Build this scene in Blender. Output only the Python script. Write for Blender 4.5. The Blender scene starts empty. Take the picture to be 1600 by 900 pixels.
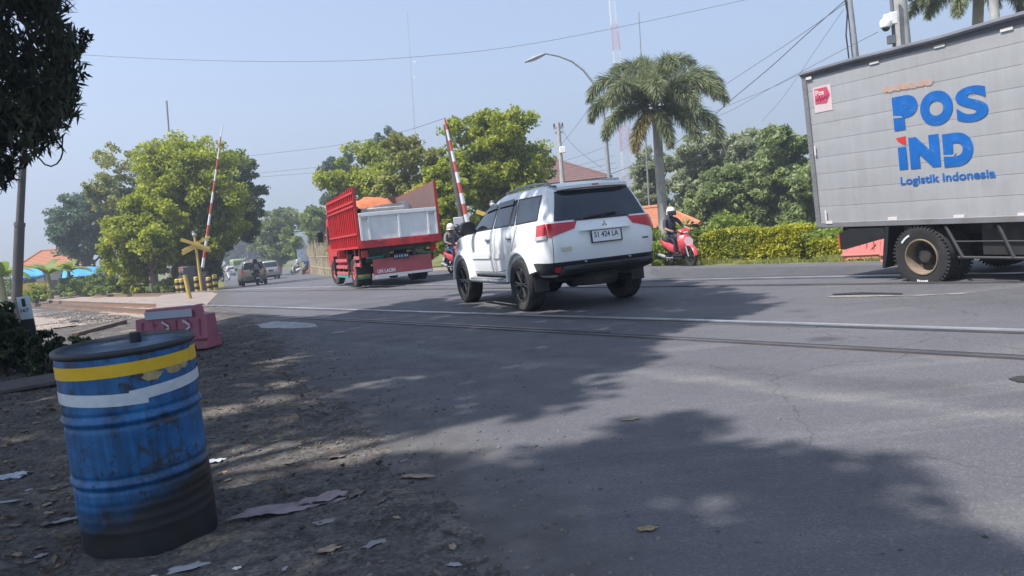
import bpy, bmesh, math, random
import numpy as np
from mathutils import Vector, Matrix, geometry, noise as mnoise

R_ = math.radians
scene = bpy.context.scene
COL = scene.collection
random.seed(7)
rng = np.random.default_rng(11)

# ------------------------------------------------------------------ camera model
F = 1204.4; PI_, RO = R_(4.128), R_(5.874); CH = 1.2
_fw = np.array([0, math.cos(PI_), -math.sin(PI_)])
_r0 = np.array([1., 0, 0]); _u0 = np.cross(_r0, _fw)
CR = np.array([math.cos(RO)*_r0 - math.sin(RO)*_u0, math.sin(RO)*_r0 + math.cos(RO)*_u0, _fw])

def sstep(t):
    t = np.clip(t, 0, 1); return t*t*(3-2*t)

def hgt(x, y):
    off = .783*x + .622*y
    far = np.interp(y, [30, 36, 50, 60, 77, 100, 175, 400], [0, -.10, -.58, -.80, -.97, -1.28, -1.55, -1.7])
    return -.28*sstep((off-12.2)/6)*sstep((x+3)/4)*sstep((60-y)/30) + far*sstep((off-9.5)/2.5)

def ray(px, py):
    return np.array([(px-800)/F, (450-py)/F, 1]) @ CR

def P(px, py, dz=0.0):
    """ground point seen at a photo pixel"""
    v = ray(px, py); o = np.array([0, 0, CH]); t = 1.; prev = 1.
    while t < 260:
        p = o+v*t
        if p[2] < float(hgt(p[0], p[1]))+dz: break
        prev = t; t *= 1.02
    else: return at(px, py, 200)
    lo, hi = prev, t
    for _ in range(30):
        m = (lo+hi)/2; p = o+v*m
        if p[2] < float(hgt(p[0], p[1]))+dz: hi = m
        else: lo = m
    return o+v*hi

def at(px, py, Y):
    v = ray(px, py); return np.array([0, 0, CH]) + Y/v[1]*v

def pix(p):
    q = CR @ (np.asarray(p, float)-np.array([0, 0, CH]))
    return 800+F*q[0]/q[2], 450-F*q[1]/q[2]

def base(px, Y):
    """ground point below the pixel column px at depth Y"""
    py = 430
    for _ in range(8):
        p = at(px, py, Y); z = float(hgt(p[0], p[1]))
        py = pix((p[0], p[1], z))[1]
    p = at(px, py, Y); return np.array([p[0], p[1], float(hgt(p[0], p[1]))])

SUN_EL = R_(60); SUN_DIR = np.array([-.86, -.51, 0]); SUN_DIR /= np.linalg.norm(SUN_DIR)
COT = 1/math.tan(SUN_EL)

# ------------------------------------------------------------------ materials
MATS = {}
def nt(name):
    m = bpy.data.materials.new(name); m.use_nodes = True
    t = m.node_tree; b = t.nodes['Principled BSDF']
    return m, t, b
def N(t, kind, **kw):
    n = t.nodes.new(kind)
    for k, v in kw.items():
        if k.startswith('i_'): n.inputs[k[2:].replace('_', ' ')].default_value = v
        else: setattr(n, k, v)
    return n
def ramp(t, stops):
    r = t.nodes.new('ShaderNodeValToRGB'); e = r.color_ramp.elements
    while len(e) < len(stops): e.new(.5)
    for i, (p, c) in enumerate(stops):
        e[i].position = p; e[i].color = (c, c, c, 1) if isinstance(c, (int, float)) else (*c[:3], 1)
    return r
def mixc(t, fac, a, b, blend='MIX'):
    n = t.nodes.new('ShaderNodeMix'); n.data_type = 'RGBA'; n.blend_type = blend
    for sock, v in ((n.inputs[0], fac), (n.inputs[6], a), (n.inputs[7], b)):
        if hasattr(v, 'links') or isinstance(v, bpy.types.NodeSocket): t.links.new(v, sock)
        elif isinstance(v, (tuple, list)): sock.default_value = (*v[:3], 1)
        else: sock.default_value = v
    return n.outputs[2]

def M(name, col, rough=.6, metal=0., var=.12, scale=6., dirt=None, damt=.4, dscale=3., bump=0., bscale=60., spec=.5, coat=0., trans=0., streak=0.):
    if name in MATS: return MATS[name]
    m, t, b = nt(name)
    tc = N(t, 'ShaderNodeTexCoord')
    n1 = N(t, 'ShaderNodeTexNoise', i_Scale=scale, i_Detail=6., i_Roughness=.6); t.links.new(tc.outputs['Object'], n1.inputs['Vector'])
    lo = tuple(max(0, c*(1-var)) for c in col); hi = tuple(min(1, c*(1+var)) for c in col)
    rp = ramp(t, [(.3, lo), (.7, hi)]); t.links.new(n1.outputs['Fac'], rp.inputs['Fac'])
    out = rp.outputs['Color']
    if dirt:
        n2 = N(t, 'ShaderNodeTexNoise', i_Scale=dscale, i_Detail=9., i_Roughness=.68); t.links.new(tc.outputs['Object'], n2.inputs['Vector'])
        r2 = ramp(t, [(.62-damt*.4, 0.), (.78-damt*.25, 1.)]); t.links.new(n2.outputs['Fac'], r2.inputs['Fac'])
        mm = N(t, 'ShaderNodeMath', operation='MULTIPLY'); t.links.new(r2.outputs['Color'], mm.inputs[0]); mm.inputs[1].default_value = .8
        out = mixc(t, mm.outputs[0], out, dirt)
    if streak:
        mp = N(t, 'ShaderNodeMapping'); mp.inputs['Scale'].default_value = (7, 7, .55); t.links.new(tc.outputs['Object'], mp.inputs[0])
        n5 = N(t, 'ShaderNodeTexNoise', i_Scale=1.3, i_Detail=7., i_Roughness=.65); t.links.new(mp.outputs[0], n5.inputs['Vector'])
        r5 = ramp(t, [(.42, 1-streak), (.62, 1.)]); t.links.new(n5.outputs['Fac'], r5.inputs['Fac']); out = mixc(t, 1., out, r5.outputs['Color'], 'MULTIPLY')
    t.links.new(out, b.inputs['Base Color'])
    b.inputs['Roughness'].default_value = rough; b.inputs['Metallic'].default_value = metal
    b.inputs['Specular IOR Level'].default_value = spec
    b.inputs['Coat Weight'].default_value = coat
    b.inputs['Transmission Weight'].default_value = trans
    if bump:
        n3 = N(t, 'ShaderNodeTexNoise', i_Scale=bscale, i_Detail=4.); t.links.new(tc.outputs['Object'], n3.inputs['Vector'])
        bp = N(t, 'ShaderNodeBump', i_Strength=bump, i_Distance=.01); t.links.new(n3.outputs['Fac'], bp.inputs['Height']); t.links.new(bp.outputs['Normal'], b.inputs['Normal'])
    MATS[name] = m; return m

def LEAF(name, c1, c2, trans=.3, rough=.55):
    """foliage: colour differs from leaf to leaf and slowly from branch to branch"""
    if name in MATS: return MATS[name]
    m, t, b = nt(name)
    g = N(t, 'ShaderNodeNewGeometry')
    tc = N(t, 'ShaderNodeTexCoord')
    n1 = N(t, 'ShaderNodeTexNoise', i_Scale=.55, i_Detail=2.); t.links.new(tc.outputs['Object'], n1.inputs['Vector'])
    ad = N(t, 'ShaderNodeMath', operation='MULTIPLY_ADD'); t.links.new(g.outputs['Random Per Island'], ad.inputs[0]); ad.inputs[1].default_value = .55
    sb = N(t, 'ShaderNodeMath', operation='MULTIPLY_ADD'); t.links.new(n1.outputs['Fac'], sb.inputs[0]); sb.inputs[1].default_value = 1.6; sb.inputs[2].default_value = -.58
    t.links.new(sb.outputs[0], ad.inputs[2])
    rp = ramp(t, [(.05, c1), (.95, c2)]); t.links.new(ad.outputs[0], rp.inputs['Fac'])
    t.links.new(rp.outputs['Color'], b.inputs['Base Color']); b.inputs['Roughness'].default_value = rough
    b.inputs['Specular IOR Level'].default_value = .3
    tr = N(t, 'ShaderNodeBsdfTranslucent')
    hs = N(t, 'ShaderNodeHueSaturation', i_Saturation=1.1, i_Value=1.25); t.links.new(rp.outputs['Color'], hs.inputs['Color']); t.links.new(hs.outputs['Color'], tr.inputs['Color'])
    mx = N(t, 'ShaderNodeMixShader'); mx.inputs[0].default_value = trans
    t.links.new(b.outputs[0], mx.inputs[1]); t.links.new(tr.outputs[0], mx.inputs[2])
    t.links.new(mx.outputs[0], t.nodes['Material Output'].inputs['Surface'])
    MATS[name] = m; return m

BLACK = M('black_plastic', (.018, .018, .02), .5, var=.3)
RUBBER = M('tyre_rubber', (.022, .021, .021), .85, var=.3, dirt=(.10, .085, .07), damt=.15, bump=.3, bscale=80)
DARKMETAL = M('dark_underbody', (.025, .024, .024), .7, var=.4, dirt=(.09, .07, .055), damt=.25)
WHITEPAINT = M('white_car_paint', (.82, .82, .81), .32, var=.025, scale=1.2, dirt=(.52, .49, .44), damt=.06, dscale=2.2, coat=.35)
GLASS = M('tinted_glass_sky_cast', (.016, .022, .031), .05, var=.3, scale=1.5, spec=.75)  # dark tint, with a bluish cast painted in for reflected sky
CHROME = M('chrome', (.62, .62, .63), .2, metal=1., var=.05)
REDLENS = M('red_lens', (.52, .012, .02), .18, var=.15, scale=30, coat=.5)
CLEARLENS = M('clear_lens', (.55, .52, .5), .15, var=.1, coat=.5)
PLATEWHITE = M('plate_white', (.75, .75, .76), .4, var=.03)
INK = M('black_ink', (.02, .02, .022), .6, var=.1)
STEEL = M('galvanised_steel', (.36, .37, .38), .45, metal=.5, var=.12)
CONCRETE = M('concrete', (.36, .35, .33), .85, var=.15, scale=4, dirt=(.2, .19, .17), damt=.25, bump=.3)
YELLOW = M('yellow_paint', (.55, .37, .08), .5, var=.15, dirt=(.25, .19, .09), damt=.2)
STRIPEBLACK = M('black_paint', (.02, .02, .02), .55, var=.3)
REDPAINT = M('red_gate_paint', (.55, .10, .07), .5, var=.12)
WHITEGATE = M('white_gate_paint', (.75, .74, .72), .5, var=.06, dirt=(.45, .42, .38), damt=.12)
SILVER = M('silver_paint', (.36, .355, .34), .35, metal=.4, var=.06, coat=.3)
BARK = M('bark', (.16, .12, .09), .9, var=.35, scale=10, bump=.6, bscale=25)

# ------------------------------------------------------------------ object helpers
def tag(o, label=None, cat=None, group=None, kind=None):
    if label: o['label'] = label
    if cat: o['category'] = cat
    if group: o['group'] = group
    if kind: o['kind'] = kind
    return o
def root(name, label, cat, loc=(0, 0, 0), rot=(0, 0, 0), group=None):
    o = bpy.data.objects.new(name, None); COL.objects.link(o); o.empty_display_size = .2
    o.location = tuple(float(v) for v in loc); o.rotation_euler = rot
    return tag(o, label, cat, group)
def sub(name, parent, loc=(0, 0, 0)):
    o = bpy.data.objects.new(name, None); COL.objects.link(o); o.parent = parent; o.location = loc; return o

def copy_tree(o, parent=None):
    c = o.copy(); COL.objects.link(c)
    if parent is not None: c.parent = parent
    for ch in list(o.children): copy_tree(ch, c)
    return c

class MB:
    def __init__(s): s.v = []; s.f = []; s.m = []; s.cur = 0
    def mat(s, i): s.cur = i; return s
    def add(s, vs, fs, m=None):
        k = len(s.v); s.v += [tuple(float(c) for c in v) for v in vs]
        s.f += [tuple(i+k for i in f) for f in fs]; s.m += [s.cur if m is None else m]*len(fs); return s
    def box(s, c, d, rot=None, taper=1.0):
        hx, hy, hz = d[0]/2, d[1]/2, d[2]/2
        vs = []
        for z in (-1, 1):
            tp = taper if z > 0 else 1
            for x, y in ((-1, -1), (1, -1), (1, 1), (-1, 1)): vs.append(Vector((x*hx*tp, y*hy*tp, z*hz)))
        if rot is not None:
            mt = Matrix.Rotation(rot[2], 3, 'Z') @ Matrix.Rotation(rot[1], 3, 'Y') @ Matrix.Rotation(rot[0], 3, 'X')
            vs = [mt @ v for v in vs]
        vs = [v+Vector(c) for v in vs]
        return s.add(vs, [(3, 2, 1, 0), (4, 5, 6, 7), (0, 1, 5, 4), (1, 2, 6, 5), (2, 3, 7, 6), (3, 0, 4, 7)])
    def b2(s, a, b):
        a = np.minimum(a, b), np.maximum(a, b); return s.box((a[0]+a[1])/2, a[1]-a[0])
    def cyl(s, p0, p1, r0, r1=None, n=12, cap=True):
        r1 = float(r0 if r1 is None else r1); r0 = float(r0)
        p0 = Vector(p0); p1 = Vector(p1); d = (p1-p0).normalized()
        u = d.orthogonal().normalized(); w = d.cross(u)
        vs = [];
        for p, r in ((p0, r0), (p1, r1)):
            for i in range(n):
                a = 2*math.pi*i/n; vs.append(p+r*(math.cos(a)*u+math.sin(a)*w))
        fs = [(i, (i+1) % n, n+(i+1) % n, n+i) for i in range(n)]
        if cap: fs += [tuple(range(n-1, -1, -1)), tuple(range(n, 2*n))]
        return s.add(vs, fs)
    def tube(s, pts, r, n=8):
        pts = [Vector(p) for p in pts]
        rs = [float(q) for q in r] if isinstance(r, (list, tuple)) else [float(r)]*len(pts)
        vs = []; u = None
        for i, p in enumerate(pts):
            d = (pts[min(i+1, len(pts)-1)]-pts[max(i-1, 0)]).normalized()
            if u is None: u = d.orthogonal().normalized()
            u = (u-d*u.dot(d)).normalized(); w = d.cross(u)
            for k in range(n):
                a = 2*math.pi*k/n; vs.append(p+rs[i]*(math.cos(a)*u+math.sin(a)*w))
        fs = []
        for i in range(len(pts)-1):
            for k in range(n): fs.append((i*n+k, i*n+(k+1) % n, (i+1)*n+(k+1) % n, (i+1)*n+k))
        fs += [tuple(range(n-1, -1, -1)), tuple(range((len(pts)-1)*n, len(pts)*n))]
        return s.add(vs, fs)
    def lathe(s, prof, n=32, axis='Z', c=(0, 0, 0), a0=0, a1=2*math.pi, mats=None):
        """prof: (r, h) pairs round an axis"""
        full = abs(a1-a0-2*math.pi) < 1e-6; k = n if full else n+1
        vs = []
        for r, h in prof:
            for i in range(k):
                a = a0+(a1-a0)*i/n; p, q = r*math.cos(a), r*math.sin(a)
                v = {'Z': (p, q, h), 'Y': (p, h, q), 'X': (h, p, q)}[axis]
                vs.append((v[0]+c[0], v[1]+c[1], v[2]+c[2]))
        for j in range(len(prof)-1):
            fs = []
            for i in range(n):
                i2 = (i+1) % k
                fs.append((j*k+i, j*k+i2, (j+1)*k+i2, (j+1)*k+i))
            if j == 0: s.add(vs, fs, None if mats is None else mats[j]); base_i = len(s.v)-len(vs)
            else:
                s.f += [tuple(q+base_i for q in f) for f in fs]; s.m += [s.cur if mats is None else mats[j]]*len(fs)
        return s
    def prism(s, poly, a, b, axis='Y'):
        """polygon in the plane square to axis, extruded from a to b"""
        n = len(poly); mk = {'Y': lambda p, t: (p[0], t, p[1]), 'X': lambda p, t: (t, p[0], p[1]), 'Z': lambda p, t: (p[0], p[1], t)}[axis]
        vs = [mk(p, a) for p in poly]+[mk(p, b) for p in poly]
        fs = [tuple(range(n-1, -1, -1)), tuple(range(n, 2*n))]+[(i, (i+1) % n, n+(i+1) % n, n+i) for i in range(n)]
        return s.add(vs, fs)
    def grid(s, pts):
        """pts[j][i] surface"""
        nj, ni = len(pts), len(pts[0]); vs = [p for r in pts for p in r]
        return s.add(vs, [(j*ni+i, j*ni+i+1, (j+1)*ni+i+1, (j+1)*ni+i) for j in range(nj-1) for i in range(ni-1)])
    def loft(s, secs, n=14, e=2.6):
        """secs: (centre, half width y, half height, tilt about Y) superellipse rings, capped"""
        vs = []
        for c, ry, rz, tl in secs:
            for i in range(n):
                a = 2*math.pi*i/n; ca, sa = math.cos(a), math.sin(a)
                y = ry*math.copysign(abs(ca)**(2/e), ca); w = rz*math.copysign(abs(sa)**(2/e), sa)
                vs.append((c[0]+w*math.sin(tl), c[1]+y, c[2]+w*math.cos(tl)))
        fs = [(j*n+i, j*n+(i+1) % n, (j+1)*n+(i+1) % n, (j+1)*n+i) for j in range(len(secs)-1) for i in range(n)]
        fs += [tuple(range(n-1, -1, -1)), tuple(range((len(secs)-1)*n, len(secs)*n))]
        return s.add(vs, fs)
    def ball(s, c, r, n=14, m=9, z0=-1, z1=1):
        r = (r, r, r) if isinstance(r, (int, float)) else r
        vs = []; a0 = math.asin(z0); a1 = math.asin(z1)
        for j in range(m):
            a = a0+(a1-a0)*j/(m-1)
            for i in range(n):
                b = 2*math.pi*i/n; vs.append((c[0]+r[0]*math.cos(a)*math.cos(b), c[1]+r[1]*math.cos(a)*math.sin(b), c[2]+r[2]*math.sin(a)))
        fs = [(j*n+i, j*n+(i+1) % n, (j+1)*n+(i+1) % n, (j+1)*n+i) for j in range(m-1) for i in range(n)]
        return s.add(vs, fs)
    def build(s, name, mats, parent=None, smooth=35, bevel=0, loc=None, rot=None):
        me = bpy.data.meshes.new(name); me.from_pydata(s.v, [], s.f)
        if not isinstance(mats, (list, tuple)): mats = [mats]
        for m in mats: me.materials.append(m)
        me.polygons.foreach_set('material_index', s.m)
        bm = bmesh.new(); bm.from_mesh(me); bmesh.ops.recalc_face_normals(bm, faces=bm.faces); bm.to_mesh(me); bm.free()
        if smooth:
            me.polygons.foreach_set('use_smooth', [True]*len(me.polygons)); me.set_sharp_from_angle(angle=R_(smooth))
        me.update()
        o = bpy.data.objects.new(name, me); COL.objects.link(o)
        if parent is not None: o.parent = parent
        if loc is not None: o.location = tuple(float(v) for v in loc)
        if rot is not None: o.rotation_euler = rot
        if bevel:
            b = o.modifiers.new('bevel', 'BEVEL'); b.width = bevel; b.segments = 2; b.limit_method = 'ANGLE'; b.angle_limit = R_(40)
        return o

def fast_mesh(name, V, Fq, mat, parent=None):
    """numpy quads"""
    me = bpy.data.meshes.new(name); V = np.asarray(V, np.float32); Fq = np.asarray(Fq, np.int32)
    me.vertices.add(len(V)); me.vertices.foreach_set('co', V.ravel())
    k = Fq.shape[1]; me.loops.add(Fq.size); me.loops.foreach_set('vertex_index', Fq.ravel())
    me.polygons.add(len(Fq)); me.polygons.foreach_set('loop_start', np.arange(0, Fq.size, k, dtype=np.int32)); me.polygons.foreach_set('loop_total', np.full(len(Fq), k, np.int32))
    for m in (mat if isinstance(mat, list) else [mat]): me.materials.append(m)
    me.update(calc_edges=True); me.validate()
    o = bpy.data.objects.new(name, me); COL.objects.link(o)
    if parent is not None: o.parent = parent
    return o

def text_mesh(s, size, mat, name, parent, loc, rot, bold=0., ext=.004, sx=1., width=None, height=None):
    cu = bpy.data.curves.new('t', 'FONT'); cu.body = s; cu.size = size; cu.offset = bold; cu.extrude = ext/2; cu.align_x = 'LEFT'
    o = bpy.data.objects.new('t', cu); COL.objects.link(o)
    dg = bpy.context.evaluated_depsgraph_get(); me = bpy.data.meshes.new_from_object(o.evaluated_get(dg))
    bpy.data.objects.remove(o); bpy.data.curves.remove(cu)
    V = np.zeros(len(me.vertices)*3, np.float32); me.vertices.foreach_get('co', V); V = V.reshape(-1, 3)
    if width or height:
        mn, mx = V.min(0), V.max(0)
        V[:, 0] = (V[:, 0]-mn[0])*(width/(mx[0]-mn[0]) if width else 1)
        V[:, 1] = (V[:, 1]-mn[1])*(height/(mx[1]-mn[1]) if height else 1)
    me.vertices.foreach_set('co', V.ravel()); me.update()
    me.name = name; me.materials.clear(); me.materials.append(mat)
    t = bpy.data.objects.new(name, me); COL.objects.link(t); t.parent = parent; t.location = loc; t.rotation_euler = rot
    return t
#@@SPLIT1
# ------------------------------------------------------------------ world, sun, camera
w = bpy.data.worlds.new('World'); scene.world = w; w.use_nodes = True
wt = w.node_tree; bg = wt.nodes['Background']
sky = wt.nodes.new('ShaderNodeTexSky'); sky.sky_type = 'NISHITA'; sky.sun_disc = False
sky.sun_elevation = SUN_EL; sky.sun_rotation = math.atan2(SUN_DIR[0], SUN_DIR[1])
sky.air_density = 1.0; sky.dust_density = 1.3; sky.ozone_density = 1.2; sky.altitude = 0
tint = mixc(wt, 1., sky.outputs[0], (.935, 1.0, 1.035), 'MULTIPLY'); wt.links.new(tint, bg.inputs[0]); bg.inputs[1].default_value = .083
sl = bpy.data.lights.new('sun', 'SUN'); sl.energy = 3.9; sl.angle = R_(.8); sl.color = (1, .965, .93)
so = bpy.data.objects.new('sun', sl); COL.objects.link(so)
sd = Vector((*(SUN_DIR[:2]*math.cos(SUN_EL)), math.sin(SUN_EL)))
so.rotation_euler = sd.to_track_quat('Z', 'Y').to_euler(); so.location = (0, 0, 40)
cd = bpy.data.cameras.new('camera'); co = bpy.data.objects.new('camera', cd); COL.objects.link(co); scene.camera = co
cd.sensor_width = 36; cd.lens = F/1600*36; cd.clip_end = 6000; cd.clip_start = .05
mw = Matrix.Identity(4)
for i in range(3):
    mw[i][0] = CR[0][i]; mw[i][1] = CR[1][i]; mw[i][2] = -CR[2][i]
mw[2][3] = CH; co.matrix_world = mw
scene.view_settings.view_transform = 'Standard'; scene.view_settings.look = 'None'; scene.view_settings.exposure = 1.36; scene.view_settings.gamma = 1
scene.render.engine = 'CYCLES'; scene.cycles.use_denoising = True
scene.cycles.max_bounces = 6; scene.cycles.diffuse_bounces = 3; scene.cycles.glossy_bounces = 3; scene.cycles.transmission_bounces = 3
scene.cycles.transparent_max_bounces = 6; scene.cycles.volume_bounces = 0; scene.cycles.caustics_reflective = False; scene.cycles.caustics_refractive = False

# ------------------------------------------------------------------ ground, road, ballast
def G2(px, py): return tuple(P(px, py)[:2])
road_px = [(745, 900), (690, 830), (635, 775), (585, 715), (530, 655), (487, 612), (448, 570), (420, 537), (398, 512), (376, 496), (345, 483), (330, 473), (338, 458), (350, 447), (352, 440)]
left_edge = [G2(*p) for p in road_px]
far_r = [G2(473, 421), G2(500, 427), G2(540, 429), G2(690, 420.5), G2(745, 416.5)]
verge_e = [G2(900, 415), G2(1000, 414.5), G2(1080, 415), G2(1200, 413), G2(1300, 410.5), G2(1380, 408)]
fl = at(340, 413, 190)[:2]; fr = at(425, 408, 190)[:2]
d_r = np.array(verge_e[-1])-np.array(verge_e[0]); d_r /= np.linalg.norm(d_r)
ve2 = np.array(verge_e[-1])+d_r*45
road_poly = [(0.15, -14.), (.05, 0.), (-.08, 1.9)]+left_edge+[tuple(fl), tuple(fr)]+far_r+verge_e+[tuple(ve2), (60., -14.)]
def jitter_poly(poly, step=.25, amp=.07, near=22):
    out = []
    n = len(poly)
    for i in range(n):
        a = np.array(poly[i]); b = np.array(poly[(i+1) % n]); L = np.linalg.norm(b-a)
        mid = (a+b)/2; st = step if np.hypot(*mid) < near else 2.5
        k = max(1, int(L/st)); nrm = np.array([-(b-a)[1], (b-a)[0]])/max(L, 1e-6)
        for j in range(k):
            p = a+(b-a)*j/k
            am = amp*(1 if np.hypot(*p) < 14 else 1.5)
            q = p+nrm*am*(mnoise.noise(Vector((p[0]*1.3, p[1]*1.3, 0)))*1.6+mnoise.noise(Vector((p[0]*5, p[1]*5, 3)))*.7)
            out.append((float(q[0]), float(q[1])))
    return out
road_in = jitter_poly(road_poly)
def inside(poly, X, Y):
    X = np.asarray(X); Y = np.asarray(Y); r = np.zeros(X.shape, bool); n = len(poly); j = n-1
    for i in range(n):
        xi, yi = poly[i]; xj, yj = poly[j]
        if yi != yj:
            c = ((yi > Y) != (yj > Y)) & (X < (xj-xi)*(Y-yi)/(yj-yi)+xi); r ^= c
        j = i
    return r
def poly_dist(poly, X, Y):
    d = np.full(X.shape, 1e9); n = len(poly)
    for i in range(n):
        ax, ay = poly[i]; bx, by = poly[(i+1) % n]; vx, vy = bx-ax, by-ay; L = vx*vx+vy*vy+1e-12
        t = np.clip(((X-ax)*vx+(Y-ay)*vy)/L, 0, 1); d = np.minimum(d, np.hypot(X-ax-t*vx, Y-ay-t*vy))
    return d
def fbm(X, Y, s, seed=0, o=3):
    r = np.zeros(X.shape); A = 1.; rg = np.random.default_rng(seed)
    for k in range(o):
        g = rg.random((64, 64)); x = (X*s) % 64; y = (Y*s) % 64
        i = np.floor(x).astype(int) % 64; j = np.floor(y).astype(int) % 64; fx = x-np.floor(x); fy = y-np.floor(y)
        fx = fx*fx*(3-2*fx); fy = fy*fy*(3-2*fy); i2 = (i+1) % 64; j2 = (j+1) % 64
        r += A*((g[i, j]*(1-fx)+g[i2, j]*fx)*(1-fy)+(g[i, j2]*(1-fx)+g[i2, j2]*fx)*fy-.5)
        A *= .5; s *= 2.1
    return r
def axis(lo, hi, st, far, gr=1.14):
    a = list(np.arange(lo, hi, st)); s = st; x = a[-1]
    while x < far: s *= gr; x += s; a.append(x)
    s = st; x = lo; b = []
    while x > -far: s *= gr; x -= s; b.append(x)
    return np.array(b[::-1]+a)
gx = axis(-12, 2.5, .075, 2500); gy = axis(1.2, 15, .075, 2500)
GX, GY = np.meshgrid(gx, gy)
gin = inside(road_poly, GX, GY); gd = np.where(np.hypot(GX, GY) < 400, poly_dist(road_poly, GX, GY), 100)
def ballast_bed(X, Y):
    off = .783*X+.622*Y
    return sstep((off-4.7)/.8)*sstep((12.6-off)/.8)
GZ = hgt(GX, GY)
bump = .055*fbm(GX, GY, 1.1, 1)+.03*fbm(GX, GY, 4.5, 2)+.012*fbm(GX, GY, 13, 9)
out_amt = sstep(gd/.9)
edge_n = .022*fbm(GX, GY, 2.2, 21)+.012*fbm(GX, GY, 7., 22)
GZ = np.where(gin, GZ+(.006+edge_n)*sstep(1-gd/.55)-.06*sstep((gd-.05)/.5)*(1-.6*np.exp(-gd/.2)), GZ+.006+edge_n*sstep(1-gd/1.)+bump*out_amt*np.where(np.hypot(GX, GY) < 60, 1, 0))
GZ = np.where(~gin, GZ-.20*ballast_bed(GX, GY)*sstep(gd/1.2)*(GX < 0), GZ)
GZ = GZ-.035*np.exp(-((GX+1.74)**2+(GY-3.35)**2)/.42**2)
nx = len(gx); ny = len(gy)
idx = np.arange(nx*ny).reshape(ny, nx)
Fg = np.stack([idx[:-1, :-1].ravel(), idx[:-1, 1:].ravel(), idx[1:, 1:].ravel(), idx[1:, :-1].ravel()], 1)

def ground_mat():
    m, t, b = nt('roadside_soil')
    tc = N(t, 'ShaderNodeTexCoord'); L = t.links.new
    def nz(s, d=8., r=.65):
        n = N(t, 'ShaderNodeTexNoise', i_Scale=s, i_Detail=d, i_Roughness=r); L(tc.outputs['Object'], n.inputs['Vector']); return n.outputs['Fac']
    r1 = ramp(t, [(.3, (.065, .060, .057)), (.5, (.108, .099, .091)), (.72, (.175, .155, .133))]); L(nz(2.2), r1.inputs['Fac'])
    r2 = ramp(t, [(.45, 0.), (.62, 1.)]); L(nz(9.), r2.inputs['Fac'])
    c = mixc(t, r2.outputs['Color'], r1.outputs['Color'], (.062, .055, .05))
    r3 = ramp(t, [(.56, 0.), (.66, 1.)]); L(nz(1.1, 10., .7), r3.inputs['Fac'])
    c = mixc(t, r3.outputs['Color'], c, (.20, .165, .12))
    vo = N(t, 'ShaderNodeTexVoronoi', i_Scale=55.); L(tc.outputs['Object'], vo.inputs['Vector'])
    r4 = ramp(t, [(.0, .55), (1., 1.5)]); L(vo.outputs['Color'], r4.inputs['Fac'])
    c = mixc(t, 1., c, r4.outputs['Color'], 'MULTIPLY')
    # grass cover far from the tracks
    sx = N(t, 'ShaderNodeSeparateXYZ'); L(tc.outputs['Object'], sx.inputs[0])
    m1 = N(t, 'ShaderNodeMath', operation='MULTIPLY'); L(sx.outputs['X'], m1.inputs[0]); m1.inputs[1].default_value = .783
    m2 = N(t, 'ShaderNodeMath', operation='MULTIPLY_ADD'); L(sx.outputs['Y'], m2.inputs[0]); m2.inputs[1].default_value = .622; L(m1.outputs[0], m2.inputs[2])
    m3 = N(t, 'ShaderNodeMath', operation='MULTIPLY_ADD'); L(nz(.6), m3.inputs[0]); m3.inputs[1].default_value = 3.; L(m2.outputs[0], m3.inputs[2])
    mr = N(t, 'ShaderNodeMapRange'); L(m3.outputs[0], mr.inputs[0]); mr.inputs[1].default_value = 15.2; mr.inputs[2].default_value = 16.4
    rg = ramp(t, [(.35, (.09, .10, .025)), (.65, (.20, .19, .06))]); L(nz(3.), rg.inputs['Fac'])
    c = mixc(t, mr.outputs[0], c, rg.outputs['Color'])
    L(c, b.inputs['Base Color']); b.inputs['Roughness'].default_value = .95; b.inputs['Specular IOR Level'].default_value = .15
    bp = N(t, 'ShaderNodeBump', i_Strength=.8, i_Distance=.02); L(nz(38., 6.), bp.inputs['Height']); L(bp.outputs['Normal'], b.inputs['Normal'])
    return m
g = fast_mesh('ground', np.stack([GX, GY, GZ], -1).reshape(-1, 3), Fg, ground_mat()); tag(g, kind='structure'); 
g.data.polygons.foreach_set('use_smooth', [True]*len(g.data.polygons))

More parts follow.
